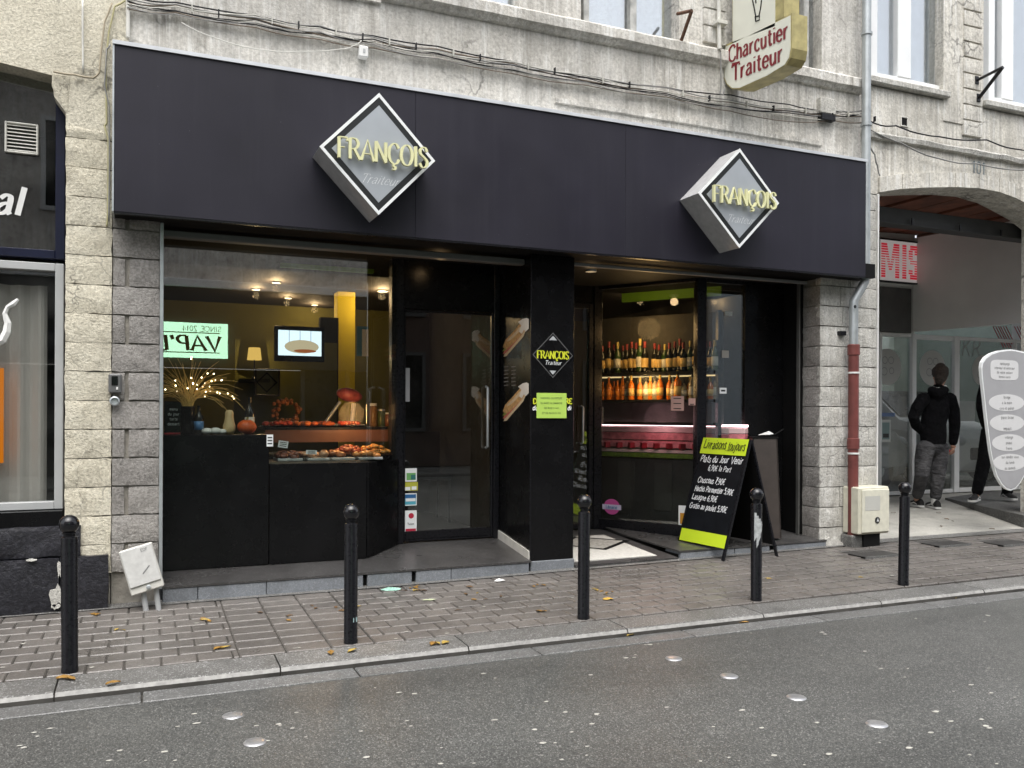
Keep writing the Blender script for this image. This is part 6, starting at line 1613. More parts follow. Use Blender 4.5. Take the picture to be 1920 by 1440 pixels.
lo2 = bpy.data.objects.new('shelf_fill_light', mdl); COL.objects.link(lo2); lo2.parent = lt; lo2.location = (mq.x-S0.x, mq.y-S0.y, -.06)
# open cold cabinet with pink-lit packs
cold = thing('cold_cabinet', 'open cold cabinet with pink lit meat packs behind the entrance glazing', 'cabinet', (S0.x, S0.y, .16))
E0, E1 = A2+ofs*1.5-dirA*.25, B2+ofs*1.5+dirA*.35
wallseg(MB(), E0, E1, .16, .80, .12, .004).build('cabinet_base', plain('dark_grey_cabinet', (.045,.043,.042), .35, var=.1), cold)
pinkm = plain('meat_pack_pink', (.75,.24,.27), .3, var=.35, vscale=18); palep = plain('pale_pink_edge', (.9,.62,.62), .4, var=.1); grn = plain('parsley_strip', (.12,.2,.02), .7, var=.4, vscale=40)
for z_, h_, m_ in ((1.06,.05,palep), (.985,.07,pinkm), (.91,.065,pinkm), (.86,.03,palep), (.81,.045,grn)): wallseg(MB(), E0-ofs*.1, E1-ofs*.1, z_, z_+h_, .10, .003).build('pack_row', m_, cold)
npk = 12
for i in range(npk):
    q_ = (E0-ofs*.34).lerp(E1-ofs*.34, (i+.5)/npk); MB().box(q_.x-.03, q_.x+.03, q_.y-.02, q_.y+.02, .90, .955, .004).build('meat_pack', plain('meat_pack_red', (.3,.02,.03), .3, var=.3) if i == 0 else bpy.data.materials['meat_pack_red'], cold)
wallseg(MB(), E0, E1, 1.12, 1.14, .06).build('light_strip', emitter('pink_strip', (1,.6,.65), 3.0), cold)
pl_ = bpy.data.lights.new('cabinet_light', 'POINT'); pl_.energy = 3; pl_.color = (1,.5,.55); pl_.shadow_soft_size = .2
po_ = bpy.data.objects.new('cabinet_light', pl_); COL.objects.link(po_); po_.parent = cold; em_ = E0.lerp(E1,.5)-ofs*.75; po_.location = (em_.x-S0.x, em_.y-S0.y, 1.02)
for f in (.25, .5, .75):
    q_ = E0.lerp(E1, f); wallseg(MB(), q_-ofs*.26-dirA*.09, q_-ofs*.26+dirA*.09, .3, .76, .01, .002).build('drawer_front', plain('drawer_grey', (.06,.058,.056), .3, var=.1), cold)
# ================================================================== other side of the street (behind the camera, seen in the panes)
YO = -11.2
M['grey_frame_dark'] = plain('dark_window_frame', (.06,.06,.06), .5)
mb = MB(); mb.box(-40, 50, -14, -9.2, -.2, -.02); structure(mb.build('far_pavement', M['gutter']))
vy = 2*YA - YO                    # where the mirror image of the opposite front stands
op = thing('opposite_building', 'beige rendered house across the street with a dark shopfront', 'building', (0, YO, 0))
M['beige'] = rock('beige_render', (.58,.52,.47), (.74,.68,.62), (.82,.78,.73), .6, 8, .2, .01, .9, streak=.4, objrand=0)
zt = Z(520, 547, vy)
ox0, ox1 = -6.0, X(760, vy)
MB().box(ox0, ox1, YO-6, YO, zt+.15, 8.6).build('wall', M['beige'], op)
MB().box(ox0, ox1, YO-.1, YO+.14, zt-.02, zt+.14, .01).build('cornice', plain('white_cornice', (.88,.88,.87), .6, var=.03), op)
MB().box(ox0, ox1, YO-.3, YO+.10, 2.1, zt-.025).build('fascia', plain('opposite_fascia', (.03,.028,.028), .5), op)
MB().box(ox0, ox1, YO-3, YO-.6, 0, 2.1).build('shop_interior', M['dark_room'], op)
for xw in (-4.2, -1.2, 1.8):
    w_ = frame_rect(MB(), xw-.6, xw+.6, zt+1.2, zt+2.9, .08, YO-.02, YO+.05).build('window', M['white_frame'], op)
    MB().box(xw-.52, xw+.52, YO+.003, YO+.01, zt+1.28, zt+2.82).build('pane', M['black'], w_)
vp = thing('lit_shop_sign', 'pale green lit shop sign across the street, seen mirrored in the display window', 'sign', P(365, 672, vy)*1.0)
vx0, vx1, vz0, vz1 = X(225, vy), X(425, vy), Z(365, 672, vy), Z(365, 607, vy)
vp.location = (vx0, YO+.1, vz0); BASE[vp.name] = Vector(vp.location)
MB().box(vx0, vx1, YO+.102, YO+.2, vz0, vz1, .005).build('light_face', emitter('pale_green_lightbox', (.42,.75,.50), 3.6), vp)
ink = plain('sign_dark_ink', (.004,.01,.006), .6, var=0)
mb = MB(); hV = (vz1-vz0)*.42
write(mb, "VAP'L", (vx1-.12, YO+.203, vz0+(vz1-vz0)*.2), (-1,0,0), ZV, hV, .24, .12, serif=.1, slant=.1, track=.14, xs=1.15, center=False); mb.build('lettering', ink, vp)
mb = MB(); write(mb, 'SINCE 2014', (vx1-.12, YO+.203, vz0+(vz1-vz0)*.76), (-1,0,0), ZV, hV*.36, .12, .12, xs=1.1, center=False); mb.build('lettering', ink, vp)
for f in (.13, .70): MB().box(vx0+.05, vx1-.15, YO+.201, YO+.203, vz0+(vz1-vz0)*f, vz0+(vz1-vz0)*(f+.03)).build('rule', ink, vp)
o2 = thing('grey_townhouse', 'grey townhouse across the street with tall dark windows', 'building', (ox1, YO, 0))
MB().box(ox1+.1, 13.2, YO-6, YO-.15, 0, 9.4).build('wall', plain('grey_brick_far', (.07,.045,.035), .9, var=.3, vscale=1.5), o2)
for xw in (3.4+i*1.9 for i in range(5)):
    for zz in (.8, 3.4, 6.2):
        w_ = frame_rect(MB(), xw-.5, xw+.5, zz, zz+1.8, .08, YO-.17, YO-.08).build('window', M['grey_frame_dark'], o2)
        MB().box(xw-.42, xw+.42, YO-.14, YO-.13, zz+.08, zz+1.72).build('pane', M['black'], w_)
o3 = thing('pale_townhouse', 'pale plastered townhouse farther along the other side of the street', 'building', (13.4, YO, 0))
MB().box(13.3, 20, YO-6, YO, 0, 8.2).build('wall', plain('pale_blue_plaster', (.45,.5,.54), .9, var=.08), o3)
for xw in (15.4, 17.6):
    for zz in (.9, 3.6):
        w_ = frame_rect(MB(), xw-.5, xw+.5, zz, zz+1.8, .08, YO-.02, YO+.06).build('window', M['white_frame'], o3)
        MB().box(xw-.42, xw+.42, YO+.002, YO+.01, zz+.08, zz+1.72).build('pane', M['black'], w_)
o4 = thing('brick_townhouse', 'brown brick townhouse opposite the cream house', 'building', (-7, YO, 0))
MB().box(-16, -6.1, YO-6, YO-.1, 0, 8.8).build('wall', plain('brown_brick_far', (.42,.34,.29), .9, var=.3, vscale=1.5), o4)
# ================================================================== people in the passage
def skin(name, pts, edges, mat, parent=None, root=0, sub=2, smooth_shade=True):
    """pts: list of (pixel x, pixel y, depth y, radius) or (Vector, radius)"""
    me = bpy.data.meshes.new(name)
    base = BASE.get(parent.name, Vector()) if parent else Vector()
    vs_ = []; rs = []
    for p in pts:
        if len(p) == 4: vs_.append(P(p[0], p[1], p[2])); rs.append(p[3])
        else: vs_.append(Vector(p[0])); rs.append(p[1])
    me.from_pydata([tuple(v-base) for v in vs_], edges, [])
    o = bpy.data.objects.new(name, me); COL.objects.link(o)
    if parent: o.parent = parent
    BASE[o.name] = base
    sm = o.modifiers.new('skin', 'SKIN'); sm.use_smooth_shade = smooth_shade; sm.branch_smoothing = .6
    for i, sv in enumerate(me.skin_vertices[0].data):
        r_ = rs[i]; sv.radius = r_ if isinstance(r_, tuple) else (r_, r_)
        sv.use_root = (i == root)
    ss = o.modifiers.new('sub', 'SUBSURF'); ss.levels = sub; ss.render_levels = sub
    me.materials.append(mat)
    return o
M['skin'] = plain('skin', (.46,.26,.18), .55, var=.08)
M['hoodie'] = plain('black_hoodie', (.006,.006,.007), .95, var=.3, vscale=12, bmp=1.0, bscale=11, dist=.06, spec=.1)
def jeans_mat():
    m, nt, b = mat_base('washed_grey_jeans')
    c = ramp(nt, nz(nt, 5, 5, .6), [(.38, (.035,.035,.038)), (.52, (.065,.064,.067)), (.66, (.12,.118,.122))])
    nt.links.new(c, b.inputs['Base Color']); b.inputs['Roughness'].default_value = .9; bump(nt, b, nz(nt, 13, 4, .5, (1,1,2)), 1.0, .05); return m
M['jeans'] = jeans_mat()
M['hair'] = plain('dark_brown_hair', (.03,.019,.012), .7, var=.6, vscale=55, bmp=1.0, bscale=60, dist=.03)
M['shoe_black'] = plain('shoe_black', (.012,.012,.012), .6); M['shoe_white'] = plain('shoe_white', (.65,.65,.63), .6)
yp = 1.47
def blobs(name, chains, mat, parent=None, voxel=.012, smooth_it=6):
    """one continuous skin grown over overlapping limbs; a chain is a list of (px, py, depth, half width, half depth)"""
    mb = MB()
    for ch in chains:
        pts = [P(q[0], q[1], q[2]) for q in ch]; n = 14; i0 = len(mb.v)
        rows = []
        for k, p in enumerate(pts):
            t = (pts[min(k+1, len(pts)-1)] - pts[max(k-1, 0)]).normalized()
            u = t.cross(YV)
            if u.length < .2: u = t.cross(XV)
            u.normalize(); v_ = u.cross(t).normalized()
            rx, ry = ch[k][3], (ch[k][4] if len(ch[k]) > 4 else ch[k][3])
            rows.append([(p, u, v_, rx, ry, t)])
        for k, r_ in enumerate(rows):
            p, u, v_, rx, ry, t = r_[0]
            ends = []
            if k == 0: ends = [(-.8,.35), (-.5,.72), (0,1)]
            elif k == len(rows)-1: ends = [(0,1), (.5,.72), (.8,.35)]
            else: ends = [(0,1)]
            for o_, s_ in ends:
                for j in range(n):
                    an = 2*math.pi*j/n
                    mb.v.append(p + t*(o_*min(rx,ry)) + (u*math.cos(an)*rx + v_*math.sin(an)*ry)*s_)
        m_ = (len(mb.v)-i0)//n
        for k in range(m_-1):
            for j in range(n): mb.f.append((i0+k*n+j, i0+k*n+(j+1)%n, i0+(k+1)*n+(j+1)%n, i0+(k+1)*n+j)); mb.m.append(0)
        mb.f.append(tuple(i0+j for j in range(n))[::-1]); mb.m.append(0)
        mb.f.append(tuple(i0+(m_-1)*n+j for j in range(n))); mb.m.append(0)
    o = mb.build(name, mat, parent)
    r_ = o.modifiers.new('remesh', 'REMESH'); r_.mode = 'VOXEL'; r_.voxel_size = voxel; r_.use_smooth_shade = True
    sm = o.modifiers.new('smooth', 'SMOOTH'); sm.iterations = smooth_it; sm.factor = .5
    return o
def figure(y, J, label, top, legs, topname, legname):
    """J: joints in pixels"""
    hx, hy = J['head']; nx, ny = J['neck']; cx, cy_ = J['chest']; wx, wy = J['waist']
    L = [[(wx,wy+8,y,.12,.09), (wx,wy-12,y,.12,.09), (cx,cy_+14,y,.13,.09), (cx,cy_-4,y,.12,.08), (nx,ny+4,y,.06,.055), (nx,ny-6,y,.05,.05)],
         [(nx,ny,y,.05,.05), (hx-1,hy+11,y+.01,.055,.065), (hx,hy+2,y+.012,.072,.088), (hx,hy-8,y+.012,.07,.085), (hx,hy-13,y+.01,.045,.06)],
         [(hx,hy+4,y+.08,.018,.018), (hx,hy+5,y+.115,.014,.014)],
         [(hx+12,hy+2,y,.012,.018), (hx+12,hy+6,y,.010,.014)], [(hx-12,hy+2,y,.012,.018), (hx-12,hy+6,y,.010,.014)]]
    for a in J['arms']: L.append([(q[0], q[1], y+q[2], r_, r_) for q, r_ in zip(a, (.05,.043,.038,.034,.028,.024)[:len(a)])])
    for a in J['legs']: L.append([(q[0], q[1], y+q[2], r_, r_) for q, r_ in zip(a, (.09,.075,.055,.05,.04,.036)[:len(a)])])
    b_ = blobs('person', L, M['skin'], None, .012, 4)
    tag(b_, label, 'person')
    hm_ = J['hem']
    T = [[(wx,hm_,y,.165,.125), (wx,hm_-14,y,.17,.13), (wx,wy-14,y,.165,.128), (cx,cy_+12,y,.18,.125), (cx,cy_-3,y,.17,.11), (nx,ny+5,y,.10,.085), (nx,ny-1,y,.075,.07)]]
    for a in J['arms']: T.append([(q[0], q[1], y+q[2], r_, r_) for q, r_ in zip(a[:-1], (.08,.072,.066,.058,.05,.046))])
    T.append([(nx-13,ny+3,y-.06,.05,.05), (nx,ny+11,y-.10,.075,.05), (nx+13,ny+3,y-.06,.05,.05)])
    blobs(topname, T, top, b_, .011, 5)
    G_ = [[(wx,hm_-16,y,.145,.115), (wx,hm_-2,y,.15,.12), (wx,hm_+10,y,.13,.115)]]
    for a in J['legs']: G_.append([(q[0], q[1], y+q[2], r_, r_*1.05) for q, r_ in zip(a[:-1], (.105,.095,.078,.072,.062,.06))])
    blobs(legname, G_, legs, b_, .011, 4)
    H_ = [[(hx,hy+5,y-.035,.080,.065), (hx,hy-4,y-.02,.092,.095), (hx,hy-12,y+.0,.088,.098), (hx,hy-17,y+.01,.06,.07)], [(hx-2,hy+13,y-.045,.05,.04), (hx-1,hy+4,y-.05,.065,.05)]]
    hr = blobs('hair', H_, M['hair'], b_, .010, 2)
    return b_
J1 = dict(head=(1763,705), neck=(1759,728), chest=(1756,757), waist=(1750,806), hem=830,
    arms=[[(1732,747,0),(1719,766,-.03),(1713,782,-.04),(1717,797,.02),(1728,808,.09),(1731,812,.13)], [(1780,746,0),(1788,770,-.02),(1790,795,-.03),(1789,815,-.03),(1787,830,-.03),(1786,838,-.03)]],
    legs=[[(1736,838,0),(1731,862,-.01),(1728,892,-.05),(1725,908,.02),(1720,928,.10),(1719,937,.14)], [(1762,838,0),(1761,862,-.01),(1759,892,-.04),(1757,910,-.04),(1754,932,-.02),(1753,945,-.02)]])
body = figure(yp, J1, 'person in black hoodie and washed grey jeans walking into the passage', M['hoodie'], M['jeans'], 'hoodie', 'jeans')
blobs('collar', [[(1749,727,yp-.03,.02), (1758,730,yp-.07,.022), (1769,727,yp-.04,.02), (1773,724,yp,.018)]], M['shoe_white'], body, .008, 2)
# right hand: palm and curled fingers
hb = P(1786, 836, yp-.03)
hand = [(hb, (.030,.018)), (hb+Vector((.004,-.004,-.045)), (.034,.018))]; he = [(0,1)]
for i, (dx, L) in enumerate(((-.026,.055), (-.009,.064), (.009,.06), (.026,.05))):
    k_ = len(hand); b_ = hb+Vector((.004+dx, -.004, -.06))
    hand += [(b_, .0095), (b_+Vector((-.004,.012,-L*.5)), .0088), (b_+Vector((-.012,.03,-L*.75)), .0078)]; he += [(1,k_), (k_,k_+1), (k_+1,k_+2)]
k_ = len(hand); hand += [(hb+Vector((.036,.008,-.03)), .010), (hb+Vector((.046,.022,-.055)), .0085)]; he += [(0,k_), (k_,k_+1)]
skin('hand', hand, he, M['skin'], body, 0, 2)
def shoe(px, py, yy, parent, dirx=.04, diry=.13, z=None):
    c = P(px, py, yy); c.z = (zf(yy) if z is None else z)+.001
    f = Vector((dirx, diry, 0)).normalized(); s_ = Vector((f.y, -f.x, 0)); up = ZV
    mb = MB(); prof = [(-.105,.034,.075,.0),(-.08,.038,.085,0),(-.02,.036,.082,0),(.05,.043,.052,0),(.11,.045,.04,0),(.15,.036,.032,0),(.168,.02,.02,.0)]
    def ring(t): 
        a, w_, h_, _ = t; p = c+f*(a+.02)
        return [p+s_*(w_*math.cos(k_*math.pi/5))+up*(.022+h_*math.sin(k_*math.pi/5)) for k_ in range(6)]
    rs = [ring(t) for t in prof]
    for a, b in zip(rs, rs[1:]):
        for k_ in range(5): mb.quad(a[k_], a[k_+1], b[k_+1], b[k_])
    mb.quad(*rs[0]); mb.quad(*rs[-1][::-1])
    up_ = mb.build('shoe', M['shoe_black'], parent, smooth=50)
    mb = MB(); L_ = [c+f*(t[0]+.02)+s_*t[1]*1.06 for t in prof]; R_ = [c+f*(t[0]+.02)-s_*t[1]*1.06 for t in prof][::-1]
    mb.prism(L_+R_, (0,0,.024)); mb.build('sole', M['shoe_white'], up_)
    mb = MB(); 
    for sg_ in (-1, 1):
        q = [c+f*a+s_*sg_*w_+up*h_ for a, w_, h_ in ((-.05,.041,.04),(.0,.042,.062),(.05,.045,.045),(.1,.047,.035),(.1,.047,.027),(.04,.046,.033),(.0,.043,.045),(-.05,.041,.03))]
        mb.quad(*[v_+s_*sg_*.003 for v_ in q])
    mb.build('stripe', M['shoe_white'], up_)
    return up_
shoe(1753, 950, yp-.02, body, .05, .12); shoe(1720, 938, yp+.14, body, .03, .14)
# socks
blobs('sock', [[(1753, 934, yp-.02, .046), (1753, 946, yp-.015, .044)]], M['shoe_white'], body, .008, 2)
# red packet in the hand
pkt = P(1783, 846, yp-.03); tag(MB().obox(Matrix.Translation(pkt+Vector((-.035,.01,.012))) @ Matrix.Rotation(R(25),4,'Y'), .06, .02, .035, .004).build('small_packet', c_('red_packet', (.4,.03,.02))), 'small red packet held in the hand of the person in the hoodie', 'packet')
# second person behind the board sign, striding
y2 = 1.25
M['dark_cloth'] = plain('dark_clothing', (.008,.008,.009), .95, var=.3, vscale=12, bmp=1.0, bscale=12, dist=.05, spec=.1)
J2 = dict(head=(1868,682), neck=(1867,703), chest=(1868,730), waist=(1871,778), hem=802,
    arms=[[(1850,724,0),(1843,745,0),(1841,765,-.02),(1844,782,.0),(1848,798,.03),(1849,806,.03)], [(1888,724,0),(1897,745,0),(1899,765,0),(1898,782,0),(1896,798,0),(1896,806,0)]],
    legs=[[(1858,808,0),(1852,835,-.02),(1846,862,-.03),(1840,888,-.02),(1832,922,.0),(1830,930,.0)], [(1884,808,0),(1888,835,.01),(1890,862,.02),(1890,888,.03),(1889,922,.04),(1888,930,.04)]])
b2 = figure(y2, J2, 'person in dark clothes striding behind the tongue-shaped board', M['dark_cloth'], M['dark_cloth'], 'jacket', 'trousers')
shoe(1829, 932, y2, b2, -.14, -.06, .205); shoe(1888, 934, y2+.04, b2, -.06, -.13, .205)

# ================================================================== tongue-shaped board sign
yS = -.12
sb = thing('board_sign', 'grey tongue-shaped board with white text bubbles hanging at the passage', 'sign', P(1896, 920, yS))
axp = 1896
prof = [(920,0), (917,8), (908,17), (893,26), (870,33), (845,38), (810,43), (770,48), (735,52), (705,55.5), (690,56.5), (680,55), (671,49), (663,38), (658,24), (655.5,8), (655,0)]
cxs = X(axp, yS)
half = [(cxs - X(axp-w_, yS), Z(axp-w_*.5, py, yS)) for py, w_ in prof]
def tongue(k, y, dz=0): 
    zc0 = (half[0][1]+half[-1][1])/2
    pts = [Vector((cxs+a*k, y, zc0+(z-zc0)*(1-(1-k)*.6))) for a, z in half] + [Vector((cxs-a*k, y, zc0+(z-zc0)*(1-(1-k)*.6))) for a, z in half[::-1]][1:-1]
    return pts
grey_b = plain('grey_board', (.33,.33,.34), .5, var=.05)
mb = MB(); mb.prism(tongue(1, yS), (0,.03,0)); mb.build('edge', M['sign_white'], sb)
mb = MB(); mb.prism(tongue(.965, yS-.003), (0,.003,0)); mb.build('face', grey_b, sb)
def blob(cx, cz, rx, rz, p=2.0, n=28): 
    o = []
    for i in range(n):
        t_ = 2*math.pi*i/n; c_0, s_0 = math.cos(t_), math.sin(t_)
        o.append(Vector((cx+rx*math.copysign(abs(c_0)**(2/p), c_0), yS-.0045, cz+rz*math.copysign(abs(s_0)**(2/p), s_0))))
    return o
inkb = plain('grey_small_print', (.16,.16,.16), .7)
lines = [['nettoyage', 'interieur et exterieur', 'de votre voiture', 'bonne route'], ['lavage', 'a la main', 'cire et polish'], ['pare brise', 'impact'], ['vidange', 'pneus', 'freins'], ['sur rendez vous', 'du lundi', 'au samedi']]
for (px, py, rx, ry, pw), ls in zip(((1883,694,26,19,5), (1887,755,33,16,2), (1888,793,32,16,2), (1891,830,31,16,2), (1893,867,31,16,2)), lines):
    cc = P(px, py, yS); r1 = X(px+rx,yS)-X(px,yS); r2 = Z(px,py-ry,yS)-Z(px,py,yS)
    mb = MB(); mb.prism(blob(cc.x, cc.z, r1, r2, pw), (0,.0015,0)); bo = mb.build('text_bubble', plain('bubble_white', (.6,.6,.6), .6, var=.03) if px == 1883 else bpy.data.materials['bubble_white'], sb)
    mb = MB(); n = len(ls); hh_ = min(.03, r2*1.5/n*.62)
    for i, s in enumerate(ls): write(mb, s, (cc.x, yS-.0047, cc.z+r2*(.62-1.3*i/max(1,n-1)) - hh_*.4), XV, ZV, hh_, .12, .12, xs=min(1.1, r1*1.45/(text_width(s)*hh_)), lift=.0006)
    mb.build('lettering', inkb, bo)
for zz in (Z(1930,690,yS), Z(1930,800,yS)): MB().tube([(cxs+.25, yS+.03, zz), (8.80, yS+.03, zz), (8.80, .0, zz)], .012, 8).build('bracket', M['black_metal'], sb)

# ================================================================== prints and painted reflections on the passage panes
yy = YB-.015
def disc(px, py, r_, lb, mat=None, marks=True):
    c = P(px, py, yy); t = tag(MB().lathe([(.001,0),(r_,0),(r_,.002),(.001,.002)], c, 32, Matrix.Rotation(R(90),3,'X') @ Matrix.Diagonal((1,1,1))).build('round_decal', mat or plain('frosted_decal', (.45,.45,.43), .6, var=.05)), lb, 'sticker', 'round decals on the passage panes')
    for (dx, dz, q) in ((-.05,.09,.05), (.06,.09,.05), (-.06,-.06,.055), (.07,-.05,.045)):
        mb = MB(); n = 18
        for i in range(n):
            a0, a1 = 2*math.pi*i/n, 2*math.pi*(i+1)/n; z_ = c.y-.004
            mb.quad((c.x+dx+q*math.cos(a0), z_, c.z+dz+q*math.sin(a0)), (c.x+dx+q*math.cos(a1), z_, c.z+dz+q*math.sin(a1)), (c.x+dx+(q-.008)*math.cos(a1), z_, c.z+dz+(q-.008)*math.sin(a1)), (c.x+dx+(q-.008)*math.cos(a0), z_, c.z+dz+(q-.008)*math.sin(a0)))
        mb.build('ring_print', plain('decal_grey', (.2,.2,.2), .6), t)
    return t
disc(1664, 688, .245, 'round frosted decal on the pane beside the stone pier'); disc(1748, 690, .245, 'round frosted decal on the pane behind the person'); disc(1843, 695, .22, 'round frosted decal partly behind the tongue-shaped board')
card('poster', 1652, 1670, 787, 829, yy, c_('poster_frame_pale', (.5,.52,.5)), 'small pale poster of a car on the passage door', 'poster', shapes=(('picture', .12,.88,.12,.88, c_('poster_teal', (.18,.26,.26))), ('car_picture', .2,.8,.2,.38, M['sign_black'])))
card('poster', 1653, 1678, 774, 781, yy, c_('poster_blue2', (.10,.16,.3)), 'narrow blue strip above the car poster', 'poster')
card('poster', 1798, 1828, 752, 790, yy+.002, c_('poster_grey', (.3,.33,.32)), 'grey photo print taped inside the pane behind the person', 'poster')
mb = MB()
for k_, off in enumerate((0, 14, 40)):
    for i in range(3):
        a, b = P(1862+off+i*5, 612, yy), P(1882+off+i*5, 652, yy); w_ = .012
        mb.quad(a-XV*w_, a+XV*w_, b+XV*w_, b-XV*w_)
tag(mb.build('red_stripes', c_('red_reflection', (.4,.06,.07))), 'slanting red reflections painted across the upper passage pane', 'painted reflection')  # reflections in the glass, painted on as red stripes
gf = MB(); write(gf, '2KR', P(1812, 668, yy), XV, ZV, .24, .07, .07, slant=.15, track=.15, lift=.002); tag(gf.build('graffiti', plain('scratched_white', (.3,.3,.29), .8)), 'scrawled white graffiti on the passage pane', 'graffiti')

# ================================================================== cars in the showroom
def car(label, col, Mx, name='car'):
    t = thing(name, label, 'car', Mx.translation)
    def ring(s, w_, z0, z1, z2, wt):
        return [(s,-w_*.9,z0), (s,-w_,z0+.15), (s,-w_,z1-.08), (s,-wt,z2), (s,wt,z2), (s,w_,z1-.08), (s,w_,z0+.15), (s,w_*.9,z0)]
    st = [(0,.55,.38,.62,.66,.5), (.06,.76,.25,.66,.72,.66), (.3,.84,.2,.78,.84,.74), (.85,.86,.2,.9,.95,.76), (1.05,.86,.2,.93,1.0,.78), (1.75,.86,.2,.95,1.47,.62), (2.9,.86,.2,.97,1.5,.62), (3.55,.85,.22,.98,1.25,.64), (3.85,.8,.3,.95,1.0,.62), (3.92,.7,.4,.8,.85,.55)]
    mb = MB(); rs = [ring(*q) for q in st]
    for a, b in zip(rs, rs[1:]):
        for k_ in range(8): mb.quad(*[Mx @ Vector(v_) for v_ in (a[k_], b[k_], b[(k_+1)%8], a[(k_+1)%8])])
    mb.quad(*[Mx @ Vector(v_) for v_ in rs[0]]); mb.quad(*[Mx @ Vector(v_) for v_ in rs[-1][::-1]])
    mb.build('bodywork', col, t, smooth=32)
    gl_ = M['black']
    mb = MB(); mb.quad(*[Mx @ Vector(v_) for v_ in ((1.12,-.70,1.05),(1.12,.70,1.05),(1.72,.60,1.46),(1.72,-.60,1.46))])
    for v_ in mb.v: v_ += Mx.to_3x3() @ Vector((-.012,0,.012))
    mb.build('windscreen', gl_, t)
    for sg_ in (-1, 1):
        mb = MB(); mb.quad(*[Mx @ Vector((a, sg_*(w_+.012), z_)) for a, w_, z_ in ((1.35,.80,1.02),(3.3,.80,1.04),(2.95,.66,1.42),(1.85,.66,1.42))]); mb.build('side_window', gl_, t)
        c = Mx @ Vector((.12, sg_*.62, .68)); MB().ball(c, .13, 12, (.9,1.2,.7), Mx).build('headlight', M['silver_face'], t, smooth='all')
        for s in (.72, 3.12):
            p = Mx @ Vector((s, sg_*.74, .3)); rt_ = Mx.to_3x3() @ Matrix.Rotation(R(90),3,'X')
            wh = MB().lathe([(.17,-.1),(.29,-.1),(.31,-.07),(.31,.07),(.29,.1),(.17,.1)], p, 20, rt_).build('wheel', M['black_matt'], t, smooth=30)
            MB().lathe([(.001,-.112),(.06,-.112),(.18,-.09),(.19,.09),(.06,.112),(.001,.112)], p, 20, rt_).build('rim', M['zinc'], wh, smooth=30)
    mb = MB(); mb.obox(Mx @ Matrix.Translation((.02,0,.50)), .10, 1.0, .18, .02); mb.build('grille', M['black_matt'], t)
    mb = MB(); mb.obox(Mx @ Matrix.Translation((-.005,0,.50)), .03, .52, .11, .004); mb.build('number_plate', M['sign_white'], t)
    return t
car('white car parked nose forward behind the passage pane', plain('white_car_paint', (.65,.66,.67), .25, var=.03), Matrix.Translation((11.75, 3.0, zb_)) @ Matrix.Rotation(R(90),4,'Z'), 'car')
car('silver car parked sideways behind the passage door', plain('silver_car_paint', (.36,.38,.40), .28, metal=.4, var=.03), Matrix.Translation((10.05, 3.75, zb_)) @ Matrix.Rotation(R(180),4,'Z'), 'car')
# ================================================================== leaves and litter
rl_ = random.Random(21)
leafm = [plain('leaf_ochre', (.26,.14,.025), .7, var=.3, vscale=40), plain('leaf_brown', (.13,.07,.025), .75, var=.3, vscale=40), plain('leaf_yellow', (.36,.25,.05), .7, var=.25, vscale=40)]
def leaf_mesh(m):
    mb = MB(); n = 6; L = []; R_ = []
    for i in range(n+1):
        f = i/n; w_ = .018*math.sin(math.pi*f)**.8*(1+.25*math.sin(f*14)); z = .003+.004*math.sin(f*3.1+.3)
        L.append((f*.07-.035, w_, z+.006)); R_.append((f*.07-.035, -w_, z+.003))
    C_ = [(f/n*.07-.035, 0, .002+.004*math.sin(f/n*3.1+.3)) for f in range(n+1)]
    for i in range(n): mb.quad(L[i], L[i+1], C_[i+1], C_[i]); mb.quad(C_[i], C_[i+1], R_[i+1], R_[i])
    o = mb.build('fallen_leaf', m); d = o.data; bpy.data.objects.remove(o); return d
lm = [leaf_mesh(m) for m in leafm]
def leaf(px, py, k, s=1.0, surf='p', lb=None):
    if surf == 'p': q = PP(px, py); q.z += .001
    elif surf == 'k': q = PZ(px, py, -.028); q.z = -.026
    elif surf == 'r': q = PZ(px, py, ROADZ+.006)
    else: q = PZ(px, py, zf(.5)); q.z = zf(q.y)+.002
    o = bpy.data.objects.new('fallen_leaf', lm[k]); COL.objects.link(o); o.location = q
    o.rotation_euler = (rl_.uniform(-.05,.05), rl_.uniform(-.05,.05), rl_.uniform(0, 6.28)); o.scale = (s, s*rl_.uniform(.7,1.2), s)
    tag(o, lb or {'p': 'small withered leaf lying on the grey pavers', 'k': 'small withered leaf lying on the kerb stones', 'r': 'small withered leaf lying by the gutter', 'f': 'small dark leaf lying on the passage floor'}[surf], 'leaf', {'p': 'withered leaves on the pavers', 'k': 'withered leaves on the kerb', 'r': 'withered leaves by the gutter', 'f': 'leaves on the passage floor'}[surf])
clusters = [(385,1163,0,5,18), (418,1224,0,4,16), (790,1103,0,5,22), (780,1108,1,4,20), (1010,1098,0,3,16), (1018,1147,0,3,12), (1135,1112,0,4,20), (1120,1106,2,2,10), (175,1153,0,3,14), (215,1180,2,2,14), (900,1118,1,4,60), (560,1150,1,6,90), (1440,1085,2,2,12), (1620,1092,2,1,20), (640,1140,1,3,40), (860,1130,1,3,120)]
for cx, cy, k, n, sp in clusters:
    for i in range(n):
        px = cx+rl_.gauss(0, sp*.5); py = cy+rl_.gauss(0, sp*.12)
        if py > 1268-px*.1107+0: py = 1262-px*.1107
        leaf(px, py, k if rl_.random() < .75 else rl_.randrange(3), rl_.uniform(.45,.85))
for px, py, k in ((120,1273,0),(132,1275,0),(212,1283,0),(620,1226,0),(660,1222,2),(820,1208,2),(835,1207,2),(812,1209,0)): leaf(px, py, k, 1.0, 'k')
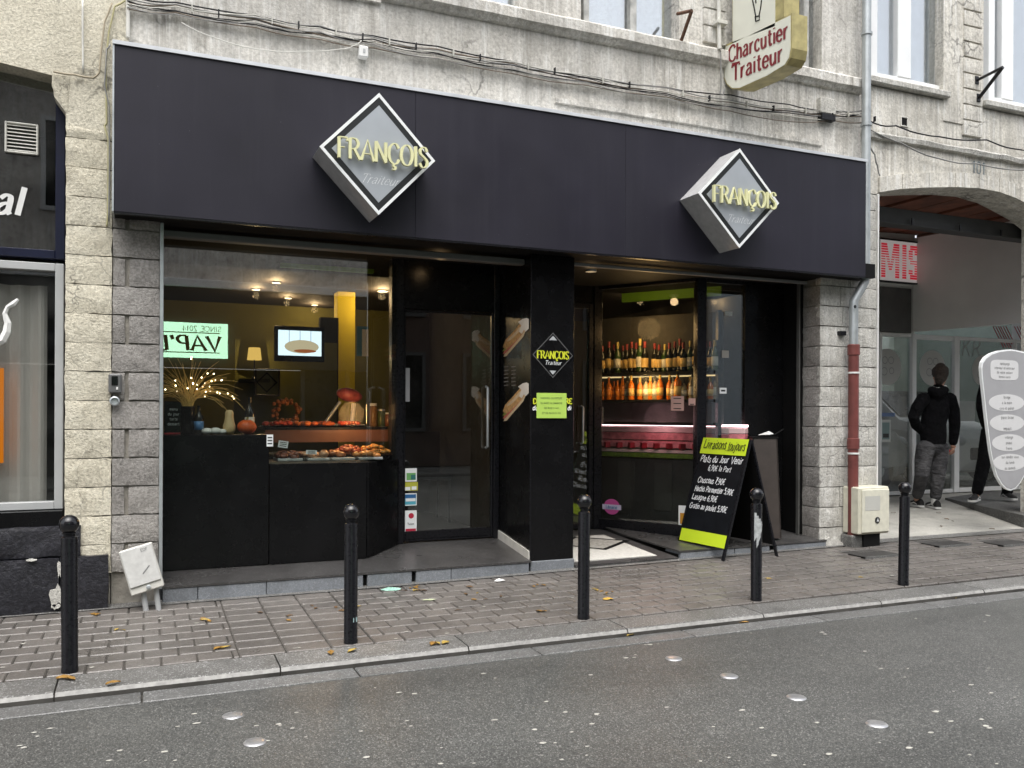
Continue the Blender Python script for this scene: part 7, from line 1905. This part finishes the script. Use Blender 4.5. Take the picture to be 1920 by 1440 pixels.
for px, py, k in ((250,1288,2),(262,1286,2),(322,1287,2),(1165,1183,0),(1182,1192,2),(1395,1168,0),(1790,1121,2),(1838,1111,0)): leaf(px, py, k, .9, 'r')
for px, py, k in ((1775,976,1),(1786,979,1),(1760,966,1),(1690,982,1),(1700,984,2),(1765,987,1),(1860,990,1),(1675,967,1)): leaf(px, py, k, .8, 'f')
# flattened chewing gum and paper specks, too many to count
mb = MB()
for i in range(260):
    if i < 130: px, py, zz = rl_.uniform(0,1920), rl_.uniform(1150,1440), ROADZ+.001
    else: px, py, zz = rl_.uniform(0,1920), rl_.uniform(1060,1280), None
    q = PZ(px, py, zz) if zz is not None else PP(px, py)
    if zz is not None and q.y > -1.82: continue
    if zz is None:
        if not -1.37 < q.y < -.08: continue
        q.z += .002
    r_ = rl_.uniform(.004,.011)*(1.3 if rl_.random() < .1 else 1); n = 7
    a0 = rl_.uniform(0,6)
    pts = [q+Vector((r_*1.5*rl_.uniform(.7,1.2)*math.cos(a0+2*math.pi*k/n), r_*rl_.uniform(.7,1.2)*math.sin(a0+2*math.pi*k/n), .0015)) for k in range(n)]
    mb.quad(*pts)
gum = mb.build('gum_specks', plain('pale_gum', (.42,.41,.37), .7, var=.3, vscale=30)); gum['kind'] = 'stuff'
def tissue(px, py, mat, lb, rx=.07, ry=.045, hz=.018, seed=1, cat='litter', name='crumpled_tissue'):
    q = PP(px, py); r_ = random.Random(seed); mb = MB(); n = 9
    ring = [q+Vector((rx*r_.uniform(.7,1.1)*math.cos(2*math.pi*k/n), ry*r_.uniform(.7,1.1)*math.sin(2*math.pi*k/n), .003+r_.uniform(0,.006))) for k in range(n)]
    inn = [q+Vector((rx*.5*r_.uniform(.6,1.1)*math.cos(2*math.pi*k/n), ry*.5*math.sin(2*math.pi*k/n), hz*r_.uniform(.5,1.2))) for k in range(n)]
    for k in range(n): mb.quad(ring[k], ring[(k+1)%n], inn[(k+1)%n], inn[k])
    mb.quad(*inn); return tag(mb.build(name, mat), lb, cat)
tissue(735, 1106, plain('mint_tissue', (.35,.62,.5), .8, var=.1), 'crumpled mint green tissue on the pavers in front of the step', .085, .05)
tissue(937, 1090, M['white_plastic'], 'scrap of white paper on the pavers near the pillar', .05, .03, seed=4)
tissue(805, 1126, plain('pale_green_scrap', (.5,.55,.35), .8), 'pale green paper scrap on the pavers behind the second bollard', .05, .02, .008, 6)
tissue(1140, 1124, plain('ochre_scrap', (.5,.3,.05), .8), 'ochre scrap of peel on the pavers beside the third bollard', .05, .03, .012, 8)
q = PZ(1740, 1010, .06);
